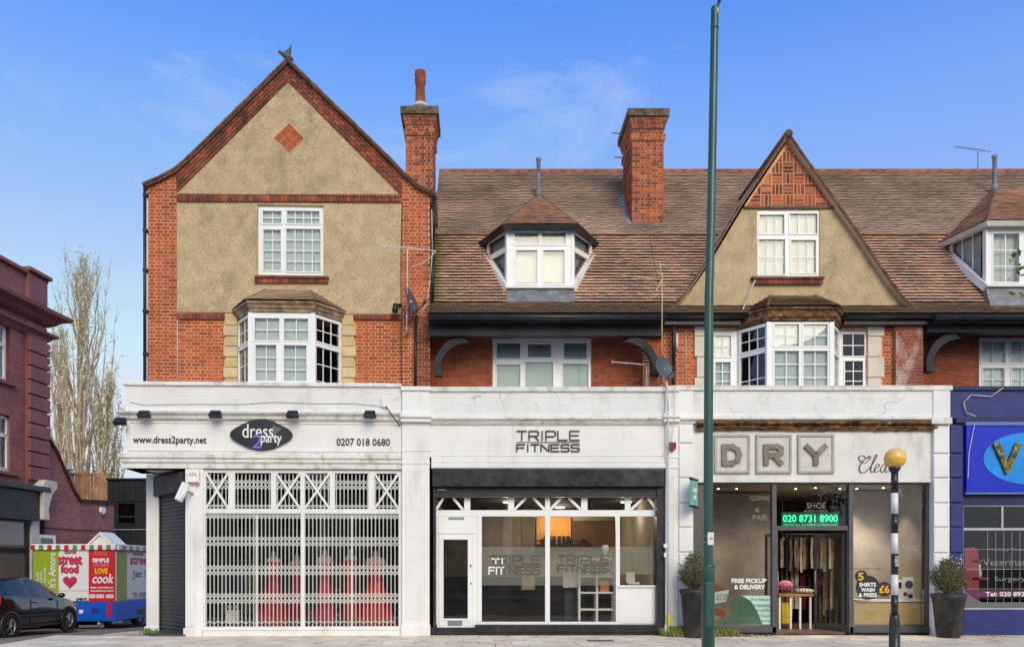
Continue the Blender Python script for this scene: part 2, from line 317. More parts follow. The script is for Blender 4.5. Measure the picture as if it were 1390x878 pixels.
def copy_tree(o, parent=None):
    n_ = o.copy(); COL.objects.link(n_); n_.parent = parent
    if parent is None and o.name in BASE: BASE[n_.name] = BASE[o.name].copy()
    for ch in list(o.children): copy_tree(ch, n_)
    return n_
# ------------------------------------------------------------------ lettering
def text_mesh(s, res=3):
    cu = bpy.data.curves.new('t', 'FONT'); cu.body = s; cu.resolution_u = res; cu.fill_mode = 'FRONT'
    o = bpy.data.objects.new('t', cu); me = bpy.data.meshes.new_from_object(o)
    vs = [v.co.copy() for v in me.vertices]; fs = [list(p.vertices) for p in me.polygons]
    bpy.data.objects.remove(o); bpy.data.curves.remove(cu); bpy.data.meshes.remove(me)
    return vs, fs
def put_text(mb, s, x0, x1, z0, z1, y, shear=0.0, thick=0.0, M=None, bold=0.0):
    """fits the words into the rectangle x0..x1, z0..z1 on the plane y (facing -y)"""
    vs, fs = text_mesh(s)
    a, b = min(v.x for v in vs), max(v.x for v in vs); e, f = min(v.y for v in vs), max(v.y for v in vs)
    sx, sz = (x1-x0)/(b-a), (z1-z0)/(f-e); offs = [(0, 0)]
    if bold: offs = [(-bold, 0), (bold, 0), (0, bold), (0, -bold)]
    for k, (ox, oz) in enumerate(offs):
        yy = y-k*.0006
        P = [(x0+(v.x-a)*sx+shear*((v.y-e)*sz)+ox, yy, z0+(v.y-e)*sz+oz) for v in vs]
        if M: P = [M @ Vector(p) for p in P]
        mb.add(P, fs)
        if thick:
            n_ = len(P); Q = [(p[0], p[1]+thick, p[2]) for p in P]; ed = {}
            for ff in fs:
                for i in range(len(ff)): e_ = (ff[i], ff[(i+1) % len(ff)]); ed[e_] = 1
            bd = [e_ for e_ in ed if (e_[1], e_[0]) not in ed]
            mb.add(list(P)+Q, [(e_[1], e_[0], e_[0]+n_, e_[1]+n_) for e_ in bd])
    return mb
STROKES = {  # wide squared capitals for the fitness studio, on a 0..1 box
 'T': [[(0,1),(1,1)],[(.5,1),(.5,0)]], 'R': [[(0,0),(0,1),(.85,1),(1,.85),(1,.6),(.85,.45),(0,.45)],[(.55,.45),(1,0)]], 'I': [[(.5,0),(.5,1)]],
 'P': [[(0,0),(0,1),(.85,1),(1,.85),(1,.55),(.85,.4),(0,.4)]], 'L': [[(0,1),(0,0),(1,0)]], 'E': [[(1,1),(0,1),(0,0),(1,0)],[(0,.52),(.9,.52)]],
 'F': [[(1,1),(0,1),(0,0)],[(0,.52),(.9,.52)]], 'N': [[(0,0),(0,1),(1,0),(1,1)]],
 'S': [[(1,.9),(.9,1),(.12,1),(0,.88),(0,.64),(.12,.53),(.88,.5),(1,.38),(1,.12),(.88,0),(.1,0),(0,.1)]]}
def stroke_poly(mb, pts, w, y, th=.012):
    for (a, b) in zip(pts[:-1], pts[1:]):
        a = Vector(a); b = Vector(b); d = (b-a); ln = d.length
        if ln < 1e-6: continue
        d /= ln; nn = Vector((-d.y, d.x))*w/2; a2 = a-d*w*.42; b2 = b+d*w*.42
        mb.prism([(a2+nn)[:], (b2+nn)[:], (b2-nn)[:], (a2-nn)[:]], y-th, y); y -= .0004
def put_strokes(mb, word, x0, x1, z0, z1, w, y, th=.012, widths=None):
    ws = [.25 if ch == 'I' else 1 for ch in word]; gap = .28; tot = sum(ws)+gap*(len(ws)-1); u = (x1-x0)/tot; x = x0
    for ch, cw in zip(word, ws):
        for st in STROKES[ch]: stroke_poly(mb, [(x+a*cw*u, z0+b*(z1-z0)) for a, b in st], w, y, th)
        x += (cw+gap)*u
# ------------------------------------------------------------------ bricks, tiles: pieces laid over a plane region
def clip(poly, conv):
    n_ = len(conv); out = poly
    for i in range(n_):
        a, b = conv[i], conv[(i+1) % n_]; ex, ey = b[0]-a[0], b[1]-a[1]; inp = out; out = []
        if not inp: return []
        side = lambda p: ex*(p[1]-a[1])-ey*(p[0]-a[0])
        for j in range(len(inp)):
            p, q = inp[j], inp[(j+1) % len(inp)]; sp, sq = side(p), side(q)
            if sp >= 0: out.append(p)
            if (sp > 0 and sq < 0) or (sp < 0 and sq > 0):
                t = sp/(sp-sq); out.append((p[0]+(q[0]-p[0])*t, p[1]+(q[1]-p[1])*t))
    return out
def area(p): return abs(sum(p[i][0]*p[(i+1)%len(p)][1]-p[(i+1)%len(p)][0]*p[i][1] for i in range(len(p))))/2 if len(p) > 2 else 0
PMESH = {}
class Pieces:
    def __init__(s, limit=300): s.full = []; s.rest = {}; s.limit = limit
    def put(s, parent, name, m, O, U, V, rect, poly, kind, depth, proud):
        """one piece: its rectangle (u0,u1,v0,v1) on the plane O,U,V ; poly = what is left after cutting"""
        Nn = U.cross(V).normalized()                     # points out of the wall towards the street
        s.full.append((parent, name, m, O, U, V, Nn, rect, poly, kind, depth, proud))
    def geom(s, mb, O, U, V, Nn, rect, poly, kind, depth, proud):
        u0, u1, v0, v1 = rect; base = poly if poly else [(u0, v0), (u1, v0), (u1, v1), (u0, v1)]; n_ = len(base)
        def h(v): return proud if kind == 'brick' else (proud+.028*(1-(v-v0)/max(1e-6, v1-v0)))
        fr = [O+U*a+V*b+Nn*h(b) for a, b in base]; bk = [O+U*a+V*b+Nn*(h(b)-depth) for a, b in base]
        mb.add(fr+bk, [tuple(range(n_))]+[((i+1)%n_, i, n_+i, n_+(i+1)%n_) for i in range(n_)], random.random())
    def flush(s):
        cs = []
        for rec in s.full:
            u0, u1, v0, v1 = rec[7]; P = rec[3]+rec[4]*((u0+u1)/2)+rec[5]*((v0+v1)/2); cs.append(((P-Vector((0, CAMY, CAMZ))).length+(50 if rec[8] else 0), P))
        order = sorted(range(len(cs)), key=lambda i: cs[i][0]); rest = {}
        for k, i in enumerate(order):
            parent, name, m, O, U, V, Nn, rect, poly, kind, depth, proud = s.full[i]
            if k < s.limit and not poly:
                w, h_ = rect[1]-rect[0], rect[3]-rect[2]; key = (round(w, 3), round(h_, 3), kind, m.name, round(depth, 3))
                if key not in PMESH:
                    mb = MB(); s.geom(mb, Vector((0,0,0)), Vector((1,0,0)), Vector((0,0,1)), Vector((0,-1,0)), (-w/2, w/2, -h_/2, h_/2), None, kind, depth, 0.0)
                    mb.r = [0.0]*len(mb.r); PMESH[key] = mesh_of(name, mb, m)
                o = bpy.data.objects.new(name, PMESH[key]); COL.objects.link(o); o.parent = parent
                Uo, Vo = U.normalized(), V.normalized(); B = BASE[root_of(parent).name]
                Mx = Matrix((( Uo.x, -Nn.x, Vo.x), (Uo.y, -Nn.y, Vo.y), (Uo.z, -Nn.z, Vo.z))).to_4x4(); Mx.translation = cs[i][1]+Nn*proud-B
                o.matrix_local = Mx
            else:
                key = (parent.name, name, m.name)
                if key not in rest: rest[key] = (MB(), parent, name, m)
                s.geom(rest[key][0], O, U, V, Nn, rect, poly, kind, depth, proud)
        for mb, parent, name, m in rest.values(): part(name, mb, m, parent, kind='stuff', recalc=False)
        s.full = []
def ccw(p):
    return p if sum(p[i][0]*p[(i+1)%len(p)][1]-p[(i+1)%len(p)][0]*p[i][1] for i in range(len(p))) > 0 else p[::-1]
def lay(P, parent, m, O, U, V, poly, bond='flemish', name='brick', bl=.196, bh=.075, j=.014, depth=.03, proud=.004, jv=None, u_off=0.0, v_off=0.0, skip=None, jit=.003):
    O, U, V = Vector(O), Vector(U), Vector(V); poly = ccw(poly); us = [p[0] for p in poly]; vs = [p[1] for p in poly]
    v = math.floor((min(vs)-v_off)/bh)*bh+v_off; row = int(round((v-v_off)/bh))
    while v < max(vs):
        if bond == 'flemish': seq = [bl, bl/2]; st = (0 if row % 2 else bl*.75)
        elif bond == 'stretcher': seq = [bl]; st = (0 if row % 2 else bl/2)
        elif bond == 'header': seq = [bl/2]; st = 0
        elif bond == 'english': seq = [bl] if row % 2 else [bl/2]; st = 0 if row % 2 else bl/4
        else: seq = [bl]; st = (0 if row % 2 else bl/2)
        per = sum(seq); u = math.floor((min(us)-u_off)/per)*per-st+u_off; k = 0
        while u < max(us):
            w = seq[k % len(seq)]; k += 1
            jv_ = jv or j; rect = (u+j/2, u+w-j/2, v+jv_/2, v+bh-jv_/2)
            if rect[1] > min(us) and rect[0] < max(us):
                q = [(rect[0], rect[2]), (rect[1], rect[2]), (rect[1], rect[3]), (rect[0], rect[3])]
                if not (skip and skip((rect[0]+rect[1])/2, (rect[2]+rect[3])/2)):
                    cp = clip(q, poly); A0 = area(q); A1 = area(cp)
                    if A1 > .12*A0:
                        P.put(parent, name, m, O, U, V, rect, None if A1 > .995*A0 else cp, 'brick' if name != 'roof_tile' else 'tile', depth, proud+random.uniform(-jit, jit))
            u += w
        v += bh; row += 1
def tiles(P, parent, m, A0, A1, B0, B1, gauge=.115, w=.165, skip=None, jv=.012):  # jv: row gap baring dark underlay, standing in for the shadow under each course
    """roof tiles over the quad: eave A0-A1, top B0-B1 (same direction); pieces are clipped to the quad"""
    A0, A1, B0, B1 = map(Vector, (A0, A1, B0, B1)); U = (A1-A0).normalized(); n_ = U.cross(B0-A0).normalized(); V = n_.cross(U).normalized()
    q = [(((p-A0).dot(U)), (p-A0).dot(V)) for p in (A0, A1, B1, B0)]
    lay(P, parent, m, A0, U, V, q, bond='stretcher', name='roof_tile', bl=w, bh=gauge, j=.006, jv=jv, depth=.014, proud=.008, skip=skip, jit=.004)
def pz(F, pts, d):                            # photo points -> (x, z) on the plane d
    return [F.p(a, b, d) for a, b in pts]
# ------------------------------------------------------------------ shared builders for walls and windows
def plate(mb, x0, x1, z0, z1, holes, y0, y1):
    """a wall or frame sheet with rectangular openings"""
    xs = sorted({x0, x1, *[min(max(h[i], x0), x1) for h in holes for i in (0, 1)]}); zs = sorted({z0, z1, *[min(max(h[i], z0), z1) for h in holes for i in (2, 3)]})
    for a, b in zip(zs[:-1], zs[1:]):
        run = None
        for p, q in list(zip(xs[:-1], xs[1:]))+[(None, None)]:
            solid = p is not None and q-p > 1e-6 and not any(h[0] < (p+q)/2 < h[1] and h[2] < (a+b)/2 < h[3] for h in holes)
            if solid: run = (run[0], q) if run else (p, q)
            elif run and (p is None or q-p > 1e-6): mb.box(run[0], run[1], y0, y1, a, b); run = None
    return mb
def inset(poly, w):
    poly = ccw(poly); n_ = len(poly); L_ = []
    for i in range(n_):
        a, b = Vector(poly[i]), Vector(poly[(i+1) % n_]); d = (b-a).normalized(); nn = Vector((-d.y, d.x)); L_.append((a+nn*w, d))
    out = []
    for i in range(n_):
        p, d = L_[i-1]; q, e = L_[i]; den = d.x*e.y-d.y*e.x
        t = ((q-p).x*e.y-(q-p).y*e.x)/den; out.append((p+d*t)[:])
    return out
def poly_ring(mb, poly, w, y0, y1):
    poly = ccw(poly); inn = inset(poly, w); n_ = len(poly)
    for i in range(n_):
        j = (i+1) % n_; mb.prism([poly[i], poly[j], inn[j], inn[i]], y0, y1)
    return inn
def face_M(A, B):
    A, B = Vector(A), Vector(B); u = (B-A).normalized()
    return Matrix(((u.x, -u.y, 0, A.x), (u.y, u.x, 0, A.y), (0, 0, 1, 0), (0, 0, 0, 1))), (B-A).length
def window(parent, M, outer, lights, name='window', frame_m=None, glass_m=None, bar=.018, y=0.0, th=.07, curtain=None, cy=.07, plateholes=True, sash=.022, label=None, sill=None):
    """outer=(x0,x1,z0,z1); lights=[(x0,x1,z0,z1,cols,rows,open)], measured on the glass; M carries the window to its wall"""
    frame_m = frame_m or m_upvc; glass_m = glass_m or m_glass
    mb = MB(M); plate(mb, *outer, [l_[:4] for l_ in lights], y, y+th); w = part(name, mb, frame_m, parent, bevel=.004, label=label)
    sm_ = MB(M); bars = MB(M)
    for l_ in lights:
        x0, x1, z0, z1, nc, nr = l_[:6]
        e = .0015; plate(sm_, x0-sash, x1+sash, z0-sash, z1+sash, [(x0+.004, x1-.004, z0+.004, z1-.004)], y-.016, y+e+.02)
        for i in range(1, nc): xx = x0+(x1-x0)*i/nc; bars.box(xx-bar/2, xx+bar/2, y+.018, y+.044, z0, z1)
        for i in range(1, nr): zz = z0+(z1-z0)*i/nr; bars.box(x0, x1, y+.020, y+.042, zz-bar/2, zz+bar/2)
        for i in range(nc):
            for k in range(nr):
                g = MB(M); a, b = x0+(x1-x0)*i/nc, x0+(x1-x0)*(i+1)/nc; e0, e1 = z0+(z1-z0)*k/nr, z0+(z1-z0)*(k+1)/nr
                g.add([(a+.001, y+.03, e0+.001), (b-.001, y+.03, e0+.001), (b-.001, y+.03, e1-.001), (a+.001, y+.03, e1-.001)], [(0, 1, 2, 3)]); part('pane', g, glass_m, w, recalc=False)
    part('sash', sm_, frame_m, w, bevel=.003)
    if bars.v: part('glazing_bar', bars, frame_m, w)
    if curtain:
        cb = MB(M); n_ = 60; x0, x1, z0, z1 = outer[0]+.03, outer[1]-.03, outer[2]+.02, outer[3]-.02
        amp = .007 if curtain is m_curtain else .0
        vs = [(x0+(x1-x0)*i/n_, y+cy+amp*math.sin(i*1.9)+amp*.6*math.sin(i*.8), z) for z in (z0, z1) for i in range(n_+1)]
        cb.add(vs, [(i, i+1, n_+2+i, n_+1+i) for i in range(n_)]); part('curtain', cb, curtain, w, recalc=False)
    return w
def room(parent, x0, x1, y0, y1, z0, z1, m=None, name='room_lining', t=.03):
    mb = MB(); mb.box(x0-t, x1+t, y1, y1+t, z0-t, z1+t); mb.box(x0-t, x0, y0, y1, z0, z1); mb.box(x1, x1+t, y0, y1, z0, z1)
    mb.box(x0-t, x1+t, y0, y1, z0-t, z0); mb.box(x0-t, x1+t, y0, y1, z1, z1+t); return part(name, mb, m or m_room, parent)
def canted_bay(parent, Pt, zb, zt, ztr0, ztr1, front_lights, cant_cols, blinds=None, post=.075):
    """P0 wall-left, P1 front-left, P2 front-right, P3 wall-right, all (x, d)"""
    P0, P1, P2, P3 = map(Vector, Pt)
    mb = MB()
    for P in (P1, P2): mb.box(P.x-post/2-.012, P.x+post/2+.012, P.y-.02, P.y+post, zb, zt)
    bay = part('bay_window', mb, m_upvc, parent, bevel=.006)
    def face(A, B, cols, lights=None, cur=None):
        M, wd = face_M(A, B)
        if lights is None:
            g = .075 if wd > .4 else .06; rb, rt = 3, 2
            lights = [(g, wd-g, zb+.06, ztr0-.03, cols, rb), (g, wd-g, ztr1+.03, zt-.07, cols, rt)]
        w = window(bay, M, (0.002, wd-.002, zb, zt), lights, name='window_light', curtain=cur, cy=.16) if False else None
        # children of the bay go one level deep, so their frames and panes are siblings here
        mb_ = MB(M); plate(mb_, .002, wd-.002, zb, zt, [l_[:4] for l_ in lights], 0, .06); part('frame', mb_, m_upvc, bay, bevel=.004)
        sm_ = MB(M); bars = MB(M)
        for l_ in lights:
            x0, x1, z0, z1, nc, nr = l_[:6]; pr = -.035 if len(l_) > 6 else -.014
            plate(sm_, x0-.028, x1+.028, z0-.028, z1+.028, [(x0+.004, x1-.004, z0+.004, z1-.004)], pr, .02)
            for i in range(1, nc): xx = x0+(x1-x0)*i/nc; bars.box(xx-.009, xx+.009, .016, .040, z0, z1)
            for i in range(1, nr): zz = z0+(z1-z0)*i/nr; bars.box(x0, x1, .018, .038, zz-.009, zz+.009)
            for i in range(nc):
                for k in range(nr):
                    g_ = MB(M); a, b = x0+(x1-x0)*i/nc, x0+(x1-x0)*(i+1)/nc; e0, e1 = z0+(z1-z0)*k/nr, z0+(z1-z0)*(k+1)/nr
                    g_.add([(a, .028, e0), (b, .028, e0), (b, .028, e1), (a, .028, e1)], [(0, 1, 2, 3)]); part('pane', g_, m_glass, bay, recalc=False)
        part('sash', sm_, m_upvc, bay, bevel=.003)
        if bars.v: part('glazing_bar', bars, m_upvc, bay)
        if cur:
            cb = MB(M); n_ = 50; amp = .007; x0, x1 = .05, wd-.05
            vs = [(x0+(x1-x0)*i/n_, .08+amp*math.sin(i*1.9), z) for z in (zb, zt-.02) for i in range(n_+1)]
            cb.add(vs, [(i, i+1, n_+2+i, n_+1+i) for i in range(n_)]); part('curtain', cb, cur, bay, recalc=False)
    face(P0, P1, cant_cols[0]); face(P1, P2, 2, front_lights, blinds); face(P2, P3, cant_cols[1])
    return bay
def bay_roof(parent, Pc, Pt, ze, zt, fascia_m, pieces, tile_m, over=.10, fas_h=.13):
    """hipped lean-to over a bay: path of the bay (4 points) and two points where the top meets the wall"""
    pts = [Vector(p) for p in Pc]; T0, T1 = Vector(Pt[0]), Vector(Pt[1])
    mb = MB(); path = [p for p in pts]
    mb.sweep(path, [(.0, ze-fas_h-.05), (.03, ze-fas_h-.05), (.035, ze-fas_h), (over*.55, ze-fas_h+.03), (over*.6, ze-.06), (over, ze-.03), (over, ze+.012), (0, ze+.012)])
    r = part('bay_roof', MB().box(T0.x, T1.x, T0.y-.002, T0.y+.01, zt-.03, zt), tile_m, parent)
    part('eaves_fascia', mb, fascia_m, r)
    # offset eave line
    off = []
    for i, P in enumerate(pts):
        ds = []
        if i: ds.append((pts[i]-pts[i-1]).normalized())
        if i < 3: ds.append((pts[i+1]-pts[i]).normalized())
        nn = Vector((0, 0))
        for d in ds: nn += Vector((d.y, -d.x))
        nn.normalize(); k = 1/max(.4, nn.dot(Vector((ds[0].y, -ds[0].x)))); off.append(P+nn*(over+.02)*k)
    E = [Vector((p.x, p.y, ze+.02)) for p in off]; E[0].y = pts[0].y; E[3].y = pts[3].y
    A, B = Vector((T0.x, T0.y, zt)), Vector((T1.x, T1.y, zt)); dk = MB()
    for q in ((E[0], E[1], A), (E[1], E[2], B, A), (E[2], E[3], B)): dk.add(q, [tuple(range(len(q)))])
    part('roof_boarding', dk, m_underroof, r)
    for q in ((E[1], E[2], A, B),): tiles(pieces, r, tile_m, q[0], q[1], q[2], q[3], gauge=.10)
    for (a, b, t) in ((E[0], E[1], A), (E[2], E[3], B)):
        U = (b-a).normalized(); nrm = U.cross(t-a).normalized(); V = nrm.cross(U).normalized()
        poly = [(0, 0), ((b-a).dot(U), 0), ((t-a).dot(U), (t-a).dot(V))]
        lay(pieces, r, tile_m, a, U, V, poly, bond='stretcher', name='roof_tile', bl=.165, bh=.10, j=.004, depth=.014, proud=.008)
    hp = MB(); hp.tube(E[1], A, .030); hp.tube(E[2], B, .030); part('hip_tile', hp, m_verge, r)
    return r

# ================================================================== GROUND
def hgt(Y): return -0.04*max(0.0, min(Y+2.0, 13.0))
m_asphalt = mat('asphalt', (.075, .072, .072), .9, var=.18, vs=1.2, bump=.5, bs=70, dirt=(c(136, 118, 104), .45, .8, (1, 1, 1), .5))
m_sideroad = mat('worn_side_road', c(140, 126, 118), .92, var=.12, vs=.8, bump=.5, bs=60, dirt=(c(100, 90, 84), .5, .7, (1, 1, 1), .52))
m_slab = mat('concrete_paving', ramp=[c(232, 216, 190), c(238, 222, 196), c(224, 208, 182), c(242, 228, 204), c(232, 210, 184)], rough=.9, var=.10, vs=1.6, bump=.35, bs=60, dirt=(c(134, 120, 104), .5, 2.5, (1, 1, 1), .54), dirt2=(c(90, 80, 70), .7, 18, (1, 1, 1), .70))
m_bed = mat('slab_bedding', c(104, 92, 78), .95, var=.2, vs=4)
m_kerb = mat('granite_kerb', c(150, 142, 134), .85, var=.12, vs=5, bump=.3, bs=60)
m_ground = mat('far_ground', c(120, 116, 108), .95, var=.2, vs=.02)
struct('ground', MB().add([(-900, -400, -.75), (900, -400, -.75), (900, 1500, -.75), (-900, 1500, -.75)], [(0, 1, 2, 3)]), m_ground)
struct('road', MB().box(-60, 60, -17.5, -6.35, -.4, -.12), m_asphalt)
g = MB(); ys = [-2.4, 0, 3, 6, 9, 11, 14, 20, 30, 48]
vs = [(x, y, hgt(y)-.10) for y in ys for x in (-40, -8.95-.035*0)]; g.add(vs, [(2*i, 2*i+1, 2*i+3, 2*i+2) for i in range(len(ys)-1)]); struct('side_road', g, m_sideroad)
g = MB(); g.box(-40, -8.95, -6.2, -2.42, -.4, -.115); struct('road_mouth', g, m_asphalt)
# side pavement: bedding sheet with its slabs, beside the corner shop
def slab_children(parent, x0, x1, y0, y1, w=.6, d=.6, zf=None, tilt=True, minx=None):
    key = ('slab', w, d); rows = int(round((y1-y0)/d)); cols = int(round((x1-x0)/w)); near = []
    for r_ in range(rows):
        for k in range(-1, cols+1):
            ww = w; xa = x0+k*w+(w/2 if r_ % 2 else 0); xb = min(xa+ww, x1); xa = max(xa, x0)
            if xb-xa < .1: continue
            near.append((xa, xb, y0+r_*d, y0+(r_+1)*d))
    near.sort(key=lambda q: abs((q[0]+q[1])/2+.0)+abs((q[2]+q[3])/2+1)*.3); rest = MB()
    for i, (a, b, e, f) in enumerate(near):
        j = .005; zt = (zf((e+f)/2) if zf else 0)+random.uniform(-.003, .003); sx, sy = b-a-2*j, f-e-2*j
        if i < 290:
            kk = ('slabm', round(sx, 2), round(sy, 2))
            if kk not in PMESH:
                mb = MB(); mb.box(-sx/2, sx/2, -sy/2, sy/2, -.04, 0); mb.r = [0.0]*len(mb.r); PMESH[kk] = mesh_of('paving_slab', mb, m_slab)
            o = bpy.data.objects.new('paving_slab', PMESH[kk]); COL.objects.link(o); o.parent = parent; o.location = ((a+b)/2, (e+f)/2, zt)
            o.rotation_euler = (random.uniform(-.004, .004)+(math.atan(-.04)*1 if zf else 0), random.uniform(-.003, .003), 0)
        else: rest.box(a+j, b-j, e+j, f-j, zt-.04, zt, random.random())
    if rest.v: part('paving_slab', rest, m_slab, parent, kind='stuff')
pv = struct('pavement', MB().box(-8.75, 30, -6.1, .35, -.3, -.018), m_bed)
slab_children(pv, -8.7, 14.7, -6.0, 0.0)
part('kerb_stone', MB().box(-8.7, 30, -6.3, -6.1, -.3, .0), m_kerb, pv)
sp = MB(); vs = [(x, y, hgt(y)-.02) for y in ys[1:7] for x in (-8.75, -7.0)]; sp.add(vs, [(2*i, 2*i+1, 2*i+3, 2*i+2) for i in range(5)])
pv2 = struct('side_pavement', sp, m_bed); slab_children(pv2, -8.75, -7.0, .36, 13.5, zf=lambda y: hgt(y))
kb = part('kerb_stone', MB(), m_kerb, pv2) if False else None
ks = MB()
for i in range(20):
    y0 = -3.0+i*.9; y1 = y0+.885; za, zb_ = hgt(y0), hgt(y1)
    ks.add([(-8.92, y0, za-.25), (-8.76, y0, za-.25), (-8.76, y1, zb_-.25), (-8.92, y1, zb_-.25), (-8.92, y0, za), (-8.76, y0, za), (-8.76, y1, zb_), (-8.92, y1, zb_)],
           [(0,3,2,1),(4,5,6,7),(0,1,5,4),(1,2,6,5),(2,3,7,6),(3,0,4,7)])
part('kerb_stone', ks, m_kerb, pv2, kind='stuff')
# far pavement on the maroon building's side
struct('far_pavement', MB().add([(-40, 2, hgt(2)+.0), (-13.25, 2, hgt(2)), (-13.25, 13, hgt(11)), (-13.25, 40, hgt(11)), (-40, 40, hgt(11)), (-40, 13, hgt(11))], [(0, 1, 2, 5), (5, 2, 3, 4)]), m_sideroad)

# ================================================================== A: THE CORNER BUILDING
A = thing('corner_shop_building', 'tall gabled corner building of orange brick and pebbledash above a white dress shop', 'building', FA, (FA.p(375, 862, 1)[0], 1.0, 0))
PA = Pieces(300); f = FA.p; DW = 1.0
xL, xR = f(200, 400, DW)[0], f(583, 400, DW)[0]
zS = f(393, 268, DW)[1]; zB = 4.4
win_h = (f(350, 326, DW)[0], f(439.5, 326, DW)[0], f(394, 374, DW)[1], f(394, 279, DW)[1])
bay_h = (f(324, 480, DW)[0], f(463, 480, DW)[0], zB, f(393, 438, DW)[1])
mb = MB(); plate(mb, xL, xR, zB, zS, [win_h, bay_h], DW, DW+.3)
gl_ = pz(FA, [(200, 268), (200, 250), (240, 233), (390, 86), (545, 238), (583, 264), (583, 268)], DW); gl_[0] = (xL, zS); gl_[-1] = (xR, zS)
mb.prism(gl_, DW, DW+.3)
wallA = part('wall', mb, m_mortar, A)
# solid body behind, plain brick on the side street
mb = MB(); mb.box(xL, xL+.3, DW+.3, 8.5, -.5, gl_[1][1]-.15); mb.box(xR-.3, xR, DW+.3, 8.5, zB, gl_[-2][1]-.1); mb.box(xL, xR, 8.5, 8.8, -.5, gl_[1][1]); mb.prism(gl_, 8.5, 8.8)
part('side_wall', mb, mat('plain_brick_side', c(176, 92, 58), .9, var=.15, vs=2, bump=.5, brickbump=(.225, .075, 1)), A)
V3 = Vector
def lay_px(P, parent, m, F, pts, d, name='brick', ang=0, org=None, **k):
    q = pz(F, pts, d); a = R(ang); U = V3((math.cos(a), 0, math.sin(a))); Vv = V3((-math.sin(a), 0, math.cos(a)))
    O = V3((q[0][0], d, q[0][1])) if org is None else V3(org); pp = [((x-O.x)*U.x+(z-O.z)*U.z, (x-O.x)*Vv.x+(z-O.z)*Vv.z) for x, z in q]
    lay(P, parent, m, O, U, Vv, pp, name=name, **k)
lay_px(PA, wallA, m_brick, FA, [(200, 524), (240, 524), (240, 233), (200, 250)], DW)
lay_px(PA, wallA, m_brick, FA, [(545, 530), (583, 530), (583, 264), (545, 238)], DW)
lay_px(PA, wallA, m_brick, FA, [(241, 530), (304, 530), (304, 434), (241, 434)], DW)
lay_px(PA, wallA, m_brick, FA, [(482, 530), (545, 530), (545, 434), (482, 434)], DW)
# verge courses that follow the gable
angL = math.degrees(math.atan2(f(390, 86, DW)[1]-f(240, 233, DW)[1], f(390, 86, DW)[0]-f(240, 233, DW)[0]))
angR = math.degrees(math.atan2(f(545, 238, DW)[1]-f(390, 86, DW)[1], f(545, 238, DW)[0]-f(390, 86, DW)[0]))
lay_px(PA, wallA, m_brick_dark, FA, [(241, 262), (391, 112), (390.5, 84), (238, 231)], DW, ang=angL, bl=.16, bh=.072, proud=.03, bond='stretcher')
lay_px(PA, wallA, m_brick_dark, FA, [(391, 112), (545, 268), (547, 236), (390.5, 84)], DW, ang=angR, bl=.16, bh=.072, proud=.03, bond='stretcher')
# string course of upright bricks, and the dog-tooth band under the panels
for (a, b, y0, y1, d_) in ((241, 545, 265, 274.5, .045), (241, 306, 426, 433.5, .04), (480, 545, 427, 434, .04)):
    lay_px(PA, wallA, m_brick_dark, FA, [(a, y1), (b, y1+(.0 if a > 300 else 0)), (b, y0), (a, y0)], DW-.02, bl=.075, bh=.16, j=.012, proud=d_, bond='header2')
# pebbledash panels
mb = MB(); mb.prism(pz(FA, [(242, 263.5), (391, 113), (544.5, 267)], DW), DW-.022, DW)
lp = (f(241.5, 350, DW)[0], f(544.5, 350, DW)[0], f(393, 425.5, DW)[1], f(393, 276, DW)[1]); plate(mb, *lp, [win_h, (bay_h[0], bay_h[1], zB, bay_h[3])], DW-.022, DW)
part('pebbledash_panel', mb, m_dash, A)
# brick diamond in basket weave
cx_, cz_ = f(393, 188.5, DW); hd = f(413.5, 188, DW)[0]-cx_; s_ = hd*math.sqrt(2)/3
dm = part('diamond_panel', MB().prism([(cx_-hd-.02, cz_), (cx_, cz_-hd-.02), (cx_+hd+.02, cz_), (cx_, cz_+hd+.02)], DW-.03, DW-.022), m_mortar, A)
for i in range(3):
    for k in range(3):
        for t in range(3):
            u0, v0 = (i-1.5)*s_, (k-1.5)*s_
            rc = (u0+.008, u0+s_-.008, v0+t*s_/3+.007, v0+(t+1)*s_/3-.007) if (i+k) % 2 else (u0+t*s_/3+.007, u0+(t+1)*s_/3-.007, v0+.008, v0+s_-.008)
            q = math.sqrt(.5); PA.put(dm, 'brick', m_brick, V3((cx_, DW-.03, cz_)), V3((q, 0, q)), V3((-q, 0, q)), rc, None, 'brick', .03, .012)
# roof: flared at the foot, tiles on the verge
outl = [(194, 250), (216, 241), (238, 229), (264, 206), (390, 80.5), (520, 206), (545, 232), (567, 251), (593, 263)]
od = .90; op = pz(FA, outl, od); mb = MB(); th_ = .045
for i in range(len(op)-1):
    a, b = op[i], op[i+1]; mb.prism([a, b, (b[0], b[1]-th_), (a[0], a[1]-th_)], od, 8.9)
roofA = part('roof', mb, m_tile_up, A)
mb = MB(); rr_ = random.Random(3)
for i in range(len(op)-1):        # verge tiles: each edge tile shows as a small step
    a, b = V3((op[i][0], 0, op[i][1])), V3((op[i+1][0], 0, op[i+1][1])); ln = (b-a).length; n_ = max(1, int(ln/.11)); d = (b-a)/n_; nn = V3((-d.z, 0, d.x)).normalized()
    for k in range(n_):
        p = a+d*k; q = a+d*(k+.93); e = nn*(.022+rr_.uniform(-.004, .006)); y0 = od-.03-rr_.uniform(0, .012)
        mb.add([(p.x, y0, p.z-.03), (q.x, y0, q.z-.03), (q.x+e.x, y0, q.z+e.z), (p.x+e.x, y0, p.z+e.z), (p.x, y0+.2, p.z-.075), (q.x, y0+.2, q.z-.075), (q.x+e.x, y0+.2, q.z+e.z), (p.x+e.x, y0+.2, p.z+e.z)],
               [(0,3,2,1),(4,5,6,7),(0,1,5,4),(1,2,6,5),(2,3,7,6),(3,0,4,7)], rr_.random())
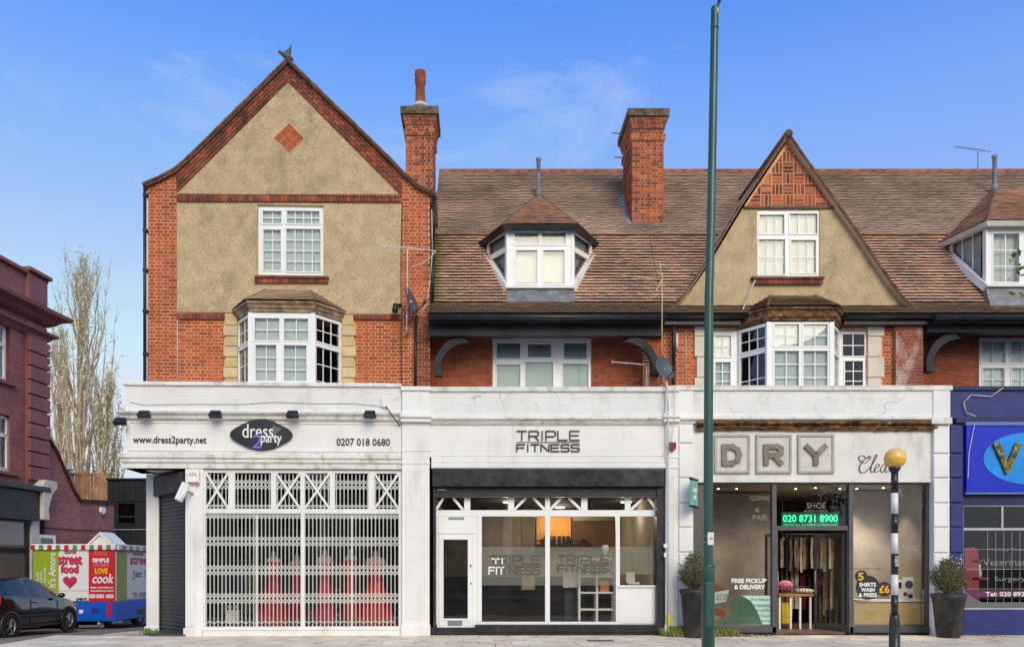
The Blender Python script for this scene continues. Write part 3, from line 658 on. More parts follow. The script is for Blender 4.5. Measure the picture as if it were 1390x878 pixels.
part('verge_tile', mb, m_verge, roofA, kind='stuff')
part('ridge_tile', MB().box(f(387, 80, od)[0], f(393.5, 80, od)[0], od-.04, 8.9, op[4][1]-.03, op[4][1]+.05), m_verge, roofA, bevel=.02)
# top window with brick sill
P_ = lambda a, b, y0, y1, d, nc, nr: (f(a, (y0+y1)/2, d)[0], f(b, (y0+y1)/2, d)[0], f((a+b)/2, y1, d)[1], f((a+b)/2, y0, d)[1], nc, nr)
window(A, Matrix.Translation((0, DW+.03, 0)), (win_h[0]+.002, win_h[1]-.002, win_h[2]+.002, win_h[3]-.002),
       [P_(356, 382, 285.5, 303.5, DW, 2, 2), P_(389, 433.5, 285.5, 303.5, DW, 4, 2), P_(357, 381, 311, 366.5, DW, 2, 4), P_(388, 435, 310, 368.5, DW, 4, 4)], curtain=m_curtain, label='wide white window with small panes')
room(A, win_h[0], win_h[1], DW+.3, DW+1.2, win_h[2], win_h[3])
mb = MB(); mb.pb(FA, 346, 446, 374, 377, DW-.10, DW-.022); sl = part('window_sill', mb, m_verge, A)
lay_px(PA, sl, m_brick_dark, FA, [(346.5, 385), (446, 385), (446, 377), (346.5, 377)], DW-.022, bl=.11, bh=.14, j=.006, proud=.05, bond='header2')
# bay
za = f(382, 424.5, .4)[1]; zc = f(382, 523, .4)[1]-.3; B_ = [f(322.5, 480, DW), f(340, 470, .4), f(425, 470, .4), f(464, 480, DW)]
BP = [(B_[0][0], DW), (B_[1][0], .4), (B_[2][0], .4), (B_[3][0], DW)]; x1_ = BP[1][0]
fl = [(f(a, 448, .4)[0]-x1_, f(b, 448, .4)[0]-x1_, f(382, y1, .4)[1], f(382, y0, .4)[1], 2, nr)+ex for a, b, y0, y1, nr, ex in
      ((345.5, 379.5, 432, 462.5, 2, ()), (385.5, 418.5, 432, 462.5, 2, ()), (347, 375.5, 468.5, 517.5, 3, (1,)), (385.5, 416.5, 468.5, 517.5, 3, (1,)))]
canted_bay(A, BP, zc, za, f(382, 466, .4)[1], f(382, 463, .4)[1], fl, (2, 3), blinds=m_curtain)
room(A, BP[1][0]+.1, BP[2][0]-.1, DW+.3, DW+1.8, zc, za)
bay_roof(A, BP, [(f(360, 400, DW)[0], DW-.02), (f(422, 400, DW)[0], DW-.02)], za+.20, f(390, 395, DW)[1], m_decay, PA, m_tile_up, over=.12, fas_h=.14)
# quoin blocks beside the bay
for sgn, (w0, w1, n0, n1) in ((0, (303, 322, 306, 322)), (1, (464.5, 483, 464.5, 480))):
    yy = 427
    for k in range(8):
        wide = k % 2 == 1; h_ = 14.2; a, b = (w0, w1) if wide else (n0, n1)
        mb = MB(); mb.pb(FA, a, b, yy+.4, yy+h_-.4, DW-(.07 if wide else .045), DW+.02); part('quoin_block', mb, m_stone if wide else mat('yellow_quoin_stone', c(208, 184, 134), .8, var=.06, vs=4, bump=.3), wallA, bevel=.008); yy += h_
PA.flush()
# rainwater pipes and cables on the corner building
def pipe(parent, F, pts, r_, m, name='downpipe', n_=8, label=None):
    P = [(*(lambda q, d: (q[0], d, q[1]))(F.p(a, b, d), d),) for a, b, d in pts]; mb = MB(); mb.path(P, r_, n_)
    return part(name, mb, m, parent, label=label)
pipe(A, FA, [(196.5, 249, .92), (196.5, 524, .92)], .035, m_black)
pipe(A, FA, [(200.5, 268, .97), (200.3, 524, .97)], .018, m_pipe_w, 'cable')
for y in (262, 310, 364, 420, 478): part('pipe_bracket', MB().pb(FA, 193.5, 199.5, y, y+4, .88, .97), m_black, A)
pipe(A, FA, [(240.8, 434, .98), (240.8, 524, .98)], .010, m_pipe_w, 'cable')
pipe(A, FA, [(546, 275, .97), (544, 350, .97), (545, 524, .97)], .008, m_black, 'cable')
pipe(A, FA, [(589, 266, .9), (588, 330, .9), (587, 424, .9)], .035, m_black)
pipe(A, FA, [(586, 285, .85), (587, 340, .84), (584, 380, .84), (579, 412, .84), (572, 424, .84)], .010, m_pipe_w, 'cable')
pipe(A, FA, [(588, 262, 1.0), (588, 262, 8.0)], .06, m_black, 'gutter')
mb = MB(); mb.pb(FA, 563, 583.5, 430, 528, .985, 1.0); sw = part('sooty_pier_face', mb, m_mortar_dark, A)
PS = Pieces(0); lay_px(PS, sw, m_brick_dark, FA, [(564, 528), (583.5, 528), (583.5, 430), (564, 430)], .985); PS.flush()
pipe(A, FA, [(566, 428, .93), (564, 445, .93), (564, 525, .93)], .03, m_black)

# ================================================================== shopfront of the corner building
def mould(parent, F, xa, xb, prof, m, name, retL=None):
    """horizontal moulding: prof = [(outward, z)...]; optional return at the left end going back by retL"""
    path = [(xa, 0), (xb, 0)]
    if retL: path = [(xa, retL)]+path
    return part(name, MB().sweep(path, prof), m, parent)
x0 = f(170, 560, 0)[0]; x1 = f(545, 560, 0)[0]; zt_ = f(350, 524, 0)[1]; zk = f(350, 560, 0)[1]
mb = MB(); mb.box(x0, x1, 0, .95, zk-.0, zt_); part('parapet', mb, m_render_white, A)
mb = MB(); mb.sweep([(x0-.0, .95), (x0, 0), (x1, 0)], [(-.3, zt_), (.045, zt_), (.045, zt_+.05), (.03, zt_+.075), (-.3, zt_+.075)]); part('coping', mb, m_cornice, A)
zc1 = f(350, 571.5, 0)[1]
mb = MB(); mb.sweep([(x0, .95), (x0, 0), (x1, 0)], [(-.1, zc1), (.02, zc1), (.07, zc1+.04), (.075, zc1+.09), (.14, zc1+.13), (.15, zk-.02), (0.0, zk+.03), (-.1, zk+.03)]); part('cornice', mb, m_cornice, A)
zf0 = f(350, 614, 0)[1]
mb = MB(); mb.box(x0+.02, x1, .0, .5, zf0, zc1); part('fascia', mb, m_white, A)
mb = MB(); xa_ = f(174, 590, 0)[0]; plate(mb, xa_, x1-.03, zf0+.02, zc1-.02, [(xa_+.03, x1-.06, zf0+.05, zc1-.05)], -.018, -.0005); part('fascia_trim', mb, m_white, A)
zl = f(350, 636, 0)[1]
mb = MB(); h4 = (zf0-zl)
mb.sweep([(x0-.02, .95), (x0-.02, 0), (x1, 0)], [(-.3, zf0-.001), (.05, zf0-.001), (.05, zf0-.03), (.10, zf0-.05), (.10, zf0-.12), (.06, zf0-.15), (.06, zf0-.20), (.02, zf0-.24), (.02, zl), (-.3, zl)]); part('architrave', mb, m_cornice, A)
mb = MB(); mb.box(x0-.02, x1, .0, .95, zl, zl+.08); part('soffit', mb, m_white, A)
# storey between shop and house: floor of flat roof
mb = MB(); mb.box(x0+.1, x1, .3, 1.0, zt_-.25, zt_-.15); part('flat_roof', mb, m_lead, A)
gz = -.35
# corner pilasters, splayed entry
xe1 = f(250, 760, 0)[0]; xs0 = f(276, 760, 0)[0]
mb = MB(); mb.box(xe1+.02, xs0, 0.0, .25, gz, zl); mb.box(xe1-.01, xs0-.02, -.03, .25, gz, f(262, 852, 0)[1]); mb.box(xe1+.03, xs0-.15, -.02, .0, f(262, 850, 0)[1], f(262, 640, 0)[1]); part('pilaster', mb, m_white, A, bevel=.006)
xo0, xo1 = f(198.5, 760, 1.0)[0], f(216, 760, 1.0)[0]
mb = MB(); mb.box(xo0, xo1, 1.0, 1.3, -.5, zl)
for k in range(5): xx = xo0+.03+k*(xo1-xo0-.06)/4; mb.box(xx-.012, xx+.012, .982, 1.0, .15, 2.95)
mb.box(xo0-.03, xo1+.01, .96, 1.3, -.5, .12); part('fluted_pilaster', mb, m_white, A, bevel=.004)
Ms, ws_ = face_M((xo1+.02, 1.02), (xe1+.02, .06))
sh = part('roller_shutter', MB(Ms).box(0, .04, -.03, .06, -.3, 2.95).box(ws_-.04, ws_, -.03, .06, -.3, 2.95), m_black, A)
zz = -.32; n_ = 0
while zz < 2.95:
    mb = MB(Ms); mb.add([(.04, .0, zz), (ws_-.04, .0, zz), (ws_-.04, -.012, zz+.02), (.04, -.012, zz+.02), (.04, -.012, zz+.06), (ws_-.04, -.012, zz+.06), (ws_-.04, .0, zz+.078), (.04, .0, zz+.078)], [(0, 1, 2, 3), (3, 2, 5, 4), (4, 5, 6, 7)])
    part('slat', mb, m_blackshut, sh, recalc=False); zz += .08
part('shutter_back', MB(Ms).box(0, ws_, .06, .08, -.4, 3.3), m_black, sh)
mb = MB(Ms); mb.box(-.28, ws_+.0, -.12, .25, 2.92, zl-.06); part('shutter_box', mb, m_black, A, bevel=.02)
# inside walls of the shop
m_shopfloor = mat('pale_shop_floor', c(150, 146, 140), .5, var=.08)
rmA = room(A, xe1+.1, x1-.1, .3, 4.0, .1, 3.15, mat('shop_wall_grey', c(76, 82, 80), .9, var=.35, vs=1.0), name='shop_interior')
# window frame
xw0, xw1 = f(277, 745, 0)[0], f(542, 745, 0)[0]; zw0 = f(409, 852, 0)[1]; zw1 = f(409, 640, 0)[1]; zt0, zt1 = f(409, 696.5, 0)[1], f(409, 691, 0)[1]
gx = lambda p: f(p, 745, 0)[0]
toplights = [(278.5, 309), (318, 367), (374, 407), (413, 447), (454, 499.5), (508, 541)]
holes = [(gx(a), gx(b), f(409, 690, 0)[1], f(409, 641.5, 0)[1]) for a, b in toplights]+[(gx(277.5), gx(408), zw0+.02, zt0), (gx(413), gx(541), zw0+.02, zt0)]
mb = MB(); plate(mb, xw0-.03, x1, zw0, zl, holes, .04, .11); sw_ = part('shop_window', mb, m_white, A, bevel=.005)
for (a, b, e, f_) in holes:
    g = MB(); g.add([(a, .08, e), (b, .08, e), (b, .08, f_), (a, .08, f_)], [(0, 1, 2, 3)]); part('pane', g, m_shopglass, sw_, recalc=False)
for k in (0, 2, 3, 5):
    a, b, e, f_ = holes[k]; L_ = math.hypot(b-a, f_-e)
    for s in (0, 1):
        p = V3((a, 0, e if s else f_)); q = V3((b, 0, f_ if s else e)); d = (q-p).normalized(); nn = V3((-d.z, 0, d.x))*.022; mb = MB()
        mb.prism([((p+nn).x, (p+nn).z), ((q+nn).x, (q+nn).z), ((q-nn).x, (q-nn).z), ((p-nn).x, (p-nn).z)], .035-.004*s, .07-.004*s); part('cross_brace', mb, m_white, sw_)
mb = MB(); mb.box(xs0-.02, x1, .0, .2, gz, zw0-.001); mb.box(xs0-.02, x1, -.02, .0, zw0-.04, zw0+.01); part('stall_riser', mb, m_white, A, bevel=.005)
# sliding lattice grille behind the glass
m_grille = mat('white_steel_grille', (.86, .91, .93), .5, var=.04)
gr = part('security_grille', MB().box(xw0, x1-.04, .09, .13, zt0-.03, zt0+.02).box(xw0, x1-.04, .09, .13, zw0+.0, zw0+.03), m_grille, A)
strap = MB(); pitch = (gx(541)-gx(278))/49
bandsz = [(f(409, a, 0)[1], f(409, b, 0)[1]) for b, a in ((698, 704), (727, 741.5), (766, 781), (804, 819.5))]
for i in range(50):
    xx = gx(278)+i*pitch; mb = MB(); r_ = .0105; mb.box(xx-r_, xx+r_, .088, .108, zw0+.01, f(409, 642, 0)[1]); part('bar', mb, m_grille, gr)
    if i < 49:
        for z0_, z1_ in bandsz:
            hh = z1_-z0_; sub = [(z0_, z1_)] if hh < .12 else [(z0_, z0_+hh/2), (z0_+hh/2, z1_)]
            for (a, b) in sub:
                for s in (0, 1):
                    strap_y = .0875-.003*s; p = (xx, a if s else b); q = (xx+pitch, b if s else a); d = Vector((q[0]-p[0], q[1]-p[1])).normalized(); nn = Vector((-d.y, d.x))*.008
                    strap.prism([(p[0]+nn.x, p[1]+nn.y), (q[0]+nn.x, q[1]+nn.y), (q[0]-nn.x, q[1]-nn.y), (p[0]-nn.x, p[1]-nn.y)], strap_y, strap_y+.003)
        for (a, b) in ((f(409, 688, 0)[1], f(409, 684, 0)[1]), (f(409, 664, 0)[1], f(409, 650, 0)[1])):
            hh = b-a; sub = [(a, b)] if hh < .1 else [(a, a+hh/2), (a+hh/2, b)]
            for (a_, b_) in sub:
                for s in (0, 1):
                    p = (xx, a_ if s else b_); q = (xx+pitch, b_ if s else a_); d = Vector((q[0]-p[0], q[1]-p[1])).normalized(); nn = Vector((-d.y, d.x))*.008; strap_y = .0875-.003*s
                    strap.prism([(p[0]+nn.x, p[1]+nn.y), (q[0]+nn.x, q[1]+nn.y), (q[0]-nn.x, q[1]-nn.y), (p[0]-nn.x, p[1]-nn.y)], strap_y, strap_y+.003)
    if i % 2 == 0 and i < 48:
        z_ = f(409, 846, 0)[1]
        for s in (0, 1):
            xa2 = xx+s*pitch; p = (xa2, z_+(0 if s == 0 else .055)); q = (xa2+pitch, z_+(.055 if s == 0 else 0)); strap.prism([(p[0], p[1]+.008), (q[0], q[1]+.008), (q[0], q[1]-.008), (p[0], p[1]-.008)], .0805, .0815)
part('lattice_strap', strap, m_grille, gr, kind='stuff')
for px_ in (347, 477): part('lattice_post', MB().box(gx(px_)-.022, gx(px_)+.022, .086, .13, zw0, zt0), m_grille, gr)
# pilaster between the corner shop and the studio
def pilaster(parent, F, a, b, top, name='pilaster', ytop=526, capy=(560, 572), joint=(628,), base=862, flutes=0, m=None, pr=.05, rust=None):
    m = m or m_white; mb = MB(); mb.pb(F, a, b, ytop, base+25, -pr, .3)
    mb.pb(F, a-2, b+2, capy[0], capy[1], -pr-.09, .1); mb.pb(F, a-3, b+3, capy[0]+3, capy[0]+6, -pr-.13, .1); mb.pb(F, a-1.5, b+1.5, ytop-1, ytop+4.5, -pr-.04, .3)
    if flutes:
        for k in range(flutes): q = a+6+(b-a-12)*k/(flutes-1); mb.pb(F, q-.9, q+.9, joint[-1]+10, base-22, -pr-.012, -pr)
    mb.pb(F, a-1, b+1, base-14, base+25, -pr-.03, .1)
    for j in joint: mb.pb(F, a-1, b+1, j-1, j+1.2, -pr-.012, .1)
    p_ = part(name, mb, m, parent, bevel=.006)
    if rust:
        for y0, y1 in rust: part('rusticated_block', MB().pb(F, a+.5, b-.5, y0+.9, y1-.9, -pr-.045, -pr), m, p_, bevel=.012)
    return p_
pilaster(A, FA, 545.5, 583, 526, flutes=9, joint=(611, 628), ytop=525)
# ================================================================== B, C, D: THE TERRACE
def gable_main_roof(parent, PP, xa, xb, skip_low=None, skip_up=None, xe=None):
    """the long mansard-like slope between two x positions, laid tile by tile"""
    e0, e1 = (.52, Z(425, .52)), (.95, Z(411, .95)); k2 = (2.2, Z(318.5, 2.2)); rg = (5.0, Z(233.5, 5.0))
    mb = MB()
    for (a, b) in ((e0, e1), (e1, k2), (k2, rg)):
        mb.add([(xa, a[0], a[1]), (xb, a[0], a[1]), (xb, b[0], b[1]), (xa, b[0], b[1]), (xa, a[0]+.1, a[1]-.1), (xb, a[0]+.1, a[1]-.1), (xb, b[0]+.1, b[1]-.1), (xa, b[0]+.1, b[1]-.1)],
               [(0,1,2,3),(7,6,5,4),(0,4,5,1),(1,5,6,2),(2,6,7,3),(3,7,4,0)])
    mb.add([(xa, rg[0], rg[1]), (xb, rg[0], rg[1]), (xb, 9.5, 7.5), (xa, 9.5, 7.5)], [(0, 1, 2, 3)])
    r = part('roof', mb, m_underroof, parent)
    tiles(PP, r, m_tile_low, (xa, e0[0], e0[1]), (xb, e0[0], e0[1]), (xa, e1[0], e1[1]), (xb, e1[0], e1[1]), gauge=.11, skip=skip_low)
    tiles(PP, r, m_tile_low, (xa, e1[0]-.02, e1[1]), (xb, e1[0]-.02, e1[1]), (xa, k2[0]-.02, k2[1]), (xb, k2[0]-.02, k2[1]), gauge=.100, skip=skip_low, jv=.018)
    tiles(PP, r, m_tile_up, (xa, k2[0]-.10, k2[1]-.05), (xb, k2[0]-.10, k2[1]-.05), (xa, rg[0], rg[1]), (xb, rg[0], rg[1]), gauge=.105, skip=skip_up, jv=.008)
    rt = MB(); x = xa
    while x < xb-.05:
        e = min(x+.30, xb); rt.tube((x+.004, rg[0], rg[1]-.03), (e-.004, rg[0], rg[1]-.03), .10, .105, n_=10, rnd=random.random()); x += .30
    part('ridge_tile', rt, mat('red_ridge_tile', ramp=[c(150, 90, 74), c(168, 104, 86), c(132, 84, 72)], rough=.85, var=.1), r, kind='stuff')
    return r
ROOF = dict(e1=(.95, Z(411, .95)), k2=(2.2, Z(318.5, 2.2)), rg=(5.0, Z(233.5, 5.0)))
def roof_z(d):
    a, b, r = ROOF['e1'], ROOF['k2'], ROOF['rg']
    return a[1]+(b[1]-a[1])*(d-a[0])/(b[0]-a[0]) if d < b[0] else b[1]+(r[1]-b[1])*(d-b[0])/(r[0]-b[0])
def recess_brick(P, wall, x0, x1, z0, z1, d, m=None, hole=None):
    q = [(x0, x1, z0, z1)] if not hole else [(x0, hole[0], z0, z1), (hole[1], x1, z0, z1), (hole[0], hole[1], hole[3], z1)]
    for a, b, e, f_ in q:
        if b-a > .03 and f_-e > .03: lay(P, wall, m or m_brick_red, (a, d, e), (1, 0, 0), (0, 0, 1), [(0, 0), (b-a, 0), (b-a, f_-e), (0, f_-e)], j=.007, proud=.004, jit=.0015)
def brackets(parent, xw, zt, d0, d1, flip=1, x_reach=.60, drop=.70):
    """curved timber knee below the eaves beam"""
    pts_o, pts_i = [], []
    for i in range(13):
        t = R(90*i/12); pts_o.append((xw+flip*x_reach*(1-math.cos(t)), zt-drop*(1-math.sin(t)))); k = .68
        pts_i.append((xw+flip*(.13+(x_reach+.02)*(1-math.cos(t))), zt-(drop-.0)*(1-math.sin(t))-.10*math.sin(t)-.02))
    mb = MB()
    for i in range(12): mb.prism([pts_o[i], pts_o[i+1], pts_i[i+1], pts_i[i]], d0, d1)
    mb.box(min(xw, xw+flip*.17), max(xw, xw+flip*.17), d0-.02, d1+.02, zt-drop-.14, zt-drop+.02)
    return part('eaves_bracket', mb, m_beam, parent)
def eaves(parent, xa, xb, dbeam=.72, beam=(438, 456), soffit_to=1.5):
    mb = MB(); mb.tube((xa, .45, Z(431, .45)), (xb, .45, Z(431, .45)), .065, n_=10); mb.box(xa, xb, .50, .56, Z(437.5, .5), Z(428, .5)); part('gutter', mb, m_black, parent)
    if beam:
        mb = MB(); mb.box(xa, xb, dbeam, dbeam+.22, Z(beam[1], dbeam), Z(beam[0], dbeam)); part('eaves_beam', mb, m_beam, parent, bevel=.01)
        part('eaves_soffit', MB().box(xa, xb, .56, soffit_to+.05, Z(beam[0], dbeam)+.004, Z(beam[0], dbeam)+.05), m_beam, parent)
def chimney(parent, PP, px0, px1, d, pyb, pyt, depth, capring, flash=None):
    x0, x1 = X(px0, d), X(px1, d); zb, zt_ = Z(pyb, d), Z(pyt, d)
    mb = MB(); mb.box(x0+.004, x1-.004, d+.004, d+depth, zb-2.2, zt_-.05); ch = part('chimney', mb, m_mortar, parent)
    zr0, zr1 = capring
    def ring(z0, z1, o, m=m_brick_chim, bond='flemish'):
        w_ = x1-x0+2*o; dp = depth+2*o; part('chimney_course', MB().box(x0-o+.005, x1+o-.005, d-o+.005, d+depth+o-.005, z0, z1), m_mortar, ch) if o else None
        lay(PP, ch, m, (x0-o, d-o, z0), (1, 0, 0), (0, 0, 1), [(0, 0), (w_, 0), (w_, z1-z0), (0, z1-z0)], bond=bond, proud=.004)
        lay(PP, ch, m, (x0-o, d+depth+o, z0), (0, -1, 0), (0, 0, 1), [(0, 0), (dp, 0), (dp, z1-z0), (0, z1-z0)], bond=bond, proud=.004)
        lay(PP, ch, m, (x1+o, d-o, z0), (0, 1, 0), (0, 0, 1), [(0, 0), (dp, 0), (dp, z1-z0), (0, z1-z0)], bond=bond, proud=.004)
    ring(zb-.9, zr0, 0.0); h_ = zr1-zr0; ring(zr0, zr0+.15, .035); ring(zr0+.15, zr0+.45*h_, .0001); n_ = 4; z = zr0+.45*h_; dz = (zr1-z)/n_
    for k in range(n_): ring(z+k*dz, z+(k+1)*dz, .035+.022*k, m_brick_dark)
    part('chimney_cap', MB().box(x0-.12, x1+.12, d-.12, d+depth+.12, zr1-.10, zr1+.07).add([(x0-.10, d-.10, zr1+.07), (x1+.10, d-.10, zr1+.07), (x1+.10, d+depth+.10, zr1+.07), (x0-.10, d+depth+.10, zr1+.07), (x0+.1, d+.1, zt_+.02), (x1-.1, d+.1, zt_+.02), (x1-.1, d+depth-.1, zt_+.02), (x0+.1, d+depth-.1, zt_+.02)], [(0,1,5,4),(1,2,6,5),(2,3,7,6),(3,0,4,7),(4,5,6,7)]), mat('lichened_chimney_cap', c(112, 100, 84), .95, var=.3, vs=8, bump=.8, bs=30, dirt=(c(76, 74, 52), .8, 6, (1, 1, 1), .5)), ch)
    return ch, x0, x1, zt_

# ---- B
XB0, XB1 = X(583.5, 1.0), X(904, .5)
B = thing('fitness_studio_building', 'middle terrace house with steep tiled roof and white bay dormer above the fitness studio', 'building', F0, ((XB0+XB1)/2, .5, 0))
PB = Pieces(300)
dz0 = 1.12; dfx0, dfx1 = X(689.0, dz0), X(777.0, dz0); dbk = 1.80; dbx0, dbx1 = X(661, dbk), X(803.5, dbk)
def in_dormer(lo, x_off):
    def fn(u, v): return dbx0+.12 < u+x_off < dbx1-.12 and v > .75
    return fn
gable_main_roof(B, PB, XB0, XB1)
# walls
dW = 1.5; zp = 4.3; hB = (X(668.5, dW), X(803, dW), zp, Z(459, dW)); zt2 = Z(440, dW)
mb = MB(); plate(mb, XB0-.05, X(905, .9), zp, zt2, [hB], dW, dW+.25); wB = part('wall', mb, m_mortar_dark, B)
recess_brick(PB, wB, XB0-.02, X(902, dW), zp, zt2, dW, hole=hB)
mb = MB(); mb.box(XB0, XB1, 9.3, 9.5, -.1, 7.6); part('rear_wall', mb, m_mortar_dark, B)
gW = lambda a, b, y0, y1, nc=1, nr=1: (X(a, dW), X(b, dW), Z(y1, dW), Z(y0, dW), nc, nr)
window(B, Matrix.Translation((0, dW+.03, 0)), (hB[0]+.002, hB[1]-.002, hB[2], hB[3]-.002), [gW(674, 706.5, 464, 487), gW(674, 706.5, 494, 530), gW(716.5, 748.5, 465.5, 485), gW(713, 751, 490.5, 530), gW(765.5, 797, 464, 487.5), gW(764, 799, 493, 530)], curtain=m_blind, cy=.05)
room(B, hB[0], hB[1], dW+.25, dW+1.4, zp, hB[3])
eaves(B, XB0, XB1)
brackets(B, X(590, 1.0), Z(457, .8), .80, .95, 1); brackets(B, X(893, .9), Z(457, .8), .78, .93, -1, x_reach=.60)
# dormer
zd0, zd1, ztr = Z(391, dz0), Z(317, dz0)+.10, Z(336.5, dz0)
def dormer(parent, PP, xf0, xf1, xb0, xb1, df, db, zb, zt, ztr, apex, eave_px, front_lights, cur, fascia, roofm, sill_m, trans=True, cols=1, zlow_back=None, apex2=None):
    M, wd = face_M((xf0, df), (xf1, df)); mb = MB(M)
    plate(mb, 0, wd, zb, zt, [l_[:4] for l_ in front_lights], 0, .07)
    for xx in (0, wd): mb.box(xx-.025, xx+.025, -.02, .06, zb, zt)
    dr = part('dormer', mb, m_upvc, parent, bevel=.004); sm_ = MB(M); bars = MB(M)
    for x0, x1, z0, z1, nc, nr in front_lights:
        plate(sm_, x0-.025, x1+.025, z0-.025, z1+.025, [(x0, x1, z0, z1)], -.014, .02)
        for i in range(1, nc): xx = x0+(x1-x0)*i/nc; bars.box(xx-.009, xx+.009, .016, .04, z0, z1)
        for i in range(1, nr): zz = z0+(z1-z0)*i/nr; bars.box(x0, x1, .018, .038, zz-.009, zz+.009)
        g_ = MB(M); g_.add([(x0, .03, z0), (x1, .03, z0), (x1, .03, z1), (x0, .03, z1)], [(0, 1, 2, 3)]); part('pane', g_, m_glass, dr, recalc=False)
    for (A_, B__, flip) in (((xb0, db), (xf0, df), 1), ((xf1, df), (xb1, db), 0)):
        M, wd2 = face_M(A_, B__); zl_ = zlow_back if zlow_back else roof_z(db)-.02
        fx = (lambda x: wd2-x) if flip else (lambda x: x)
        full = [(fx(.04), zb), (fx(wd2), zl_), (fx(wd2), zt), (fx(.04), zt)]
        mbc = MB(M)
        if trans:
            up = [(fx(.05), ztr+.0), (fx(wd2-.0), ztr+.02), (fx(wd2), zt), (fx(.05), zt)]; lowr = [(fx(.05), zb+.02), (fx(wd2), max(zl_, ztr-.35)), (fx(wd2), ztr+.02), (fx(.05), ztr)]
            polys = [up, lowr]
        else: polys = [full]
        for pl in polys:
            inn = poly_ring(mbc, pl, .055, 0, .06); g_ = MB(M); g_.add([(a, .03, b) for a, b in inn], [tuple(range(len(inn)))]); part('pane', g_, m_glass, dr, recalc=False)
            if cols > 1:
                a0, a1 = min(p[0] for p in inn), max(p[0] for p in inn)
                for i in range(1, cols):
                    xx = a0+(a1-a0)*i/cols; zz = [p for p in inn]; bars.M = M
                    zlo = zb+(zl_-zb)*abs((fx(0)-xx))/wd2; bars.box(xx-.008, xx+.008, .016, .04, zlo+.08, zt-.06)
        part('cheek_frame', mbc, m_upvc, dr)
        sk = MB(M); q0, q1 = (fx(-.02), zb-.07), (fx(wd2+.12), zl_+.04); d = Vector((q1[0]-q0[0], q1[1]-q0[1])).normalized(); nn = Vector((-d.y, d.x))*.075
        sk.prism([(q0[0]+nn.x, q0[1]+nn.y), (q1[0]+nn.x, q1[1]+nn.y), (q1[0]-nn.x, q1[1]-nn.y), (q0[0]-nn.x, q0[1]-nn.y)], -.07, -.005); part('cheek_sill', sk, m_white, dr)
        cb = MB(M); cb.add([(fx(.26), .14, zb+.2), (fx(wd2), .14, zl_), (fx(wd2), .14, zt-.02), (fx(.26), .14, zt-.02)], [(0, 1, 2, 3)])
        if cur: part('curtain', cb, cur, dr, recalc=False)
    part('sash', sm_, m_upvc, dr); bars.v and part('glazing_bar', bars, m_upvc, dr)
    if cur: part('curtain', MB().box(xf0+.03, xf1-.03, df+.13, df+.135, zb, zt), cur, dr)
    part('dormer_sill', MB().box(xf0-.05, xf1+.05, df-.09, df+.05, zb-.06, zb), m_white, dr, bevel=.006)
    ap = MB(); dn = df-.20; ap.add([(xf0-.03, df-.03, zb-.06), (xf1+.03, df-.03, zb-.06), (xf1+.03, dn-.02, roof_z(dn)+.05), (xf0-.03, dn-.02, roof_z(dn)+.05), (xf0-.03, df+.1, zb-.06), (xf1+.03, df+.1, zb-.06), (xf1+.03, dn+.1, roof_z(dn)-.1), (xf0-.03, dn+.1, roof_z(dn)-.1)], [(0,1,2,3),(4,7,6,5),(0,3,7,4),(1,5,6,2)])
    part('lead_apron', ap, sill_m, dr)
    # floor and back so the roof does not show through
    part('dormer_room', MB().box(xf0, xf1, df+.75, df+.8, zb, zt).box(xf0, xf1, df+.1, df+.8, zt-.03, zt), m_room, dr)
    # roof over it
    o = .16; E = [Vector((xb0-.20, db+.22, zt)), Vector((xf0-.09, df-o, zt)), Vector((xf1+.09, df-o, zt)), Vector((xb1+.20, db+.22, zt))]; Ap = Vector(apex)
    fs_ = MB(); fs_.sweep([(E[0].x, E[0].y), (E[1].x, E[1].y), (E[2].x, E[2].y), (E[3].x, E[3].y)], [(-.06, zt-.08), (.0, zt-.08), (.03, zt+.02), (.0, zt+.03), (-.06, zt+.03)]); part('eaves_fascia', fs_, fascia, dr)
    part('eaves_soffit', MB().add([(e.x, e.y, zt-.01) for e in E]+[(xb1, db, zt-.01), (xf1, df, zt-.01), (xf0, df, zt-.01), (xb0, db, zt-.01)], [(0, 1, 6, 7), (1, 2, 5, 6), (2, 3, 4, 5)]), fascia, dr)
    dk = MB(); Rr = [E[i]+Vector((0, 0, .03)) for i in range(4)]
    RB = [Vector((E[0].x, E[0].y+.9, roof_z(E[0].y+.9))), Vector((E[3].x, E[3].y+.9, roof_z(E[3].y+.9)))]
    Ap2 = Vector(apex2) if apex2 else Ap
    for a, b, q_ in zip(Rr[:-1], Rr[1:], ((Ap,), (Ap2, Ap) if apex2 else (Ap,), (Ap2,))): dk.add([a, b, *q_], [tuple(range(2+len(q_)))])
    
    part('roof_boarding', dk, m_underroof, dr)
    for a, b, q_ in zip(Rr[:-1], Rr[1:], ((Ap,), (Ap2, Ap) if apex2 else (Ap,), (Ap2,))):
        U = (b-a).normalized(); nrm = U.cross(q_[0]-a).normalized(); Vv = nrm.cross(U).normalized()
        lay(PP, dr, roofm, a, U, Vv, [(0, 0), ((b-a).dot(U), 0)]+[((t_-a).dot(U), (t_-a).dot(Vv)) for t_ in q_], bond='stretcher', name='roof_tile', bl=.165, bh=.11, j=.004, depth=.014, proud=.008)
    hp = MB(); hp.tube(Rr[1], Ap, .035); hp.tube(Rr[2], Ap2, .035); hp.tube(Rr[0], Ap, .03); hp.tube(Rr[3], Ap2, .03); apex2 and hp.tube(Ap, Ap2, .035); part('hip_tile', hp, m_verge, dr)
    return dr
xo = dfx0; g1 = lambda a, b, y0, y1, nc=1, nr=1: (X(a, dz0)-xo, X(b, dz0)-xo, Z(y1, dz0), Z(y0, dz0), nc, nr)
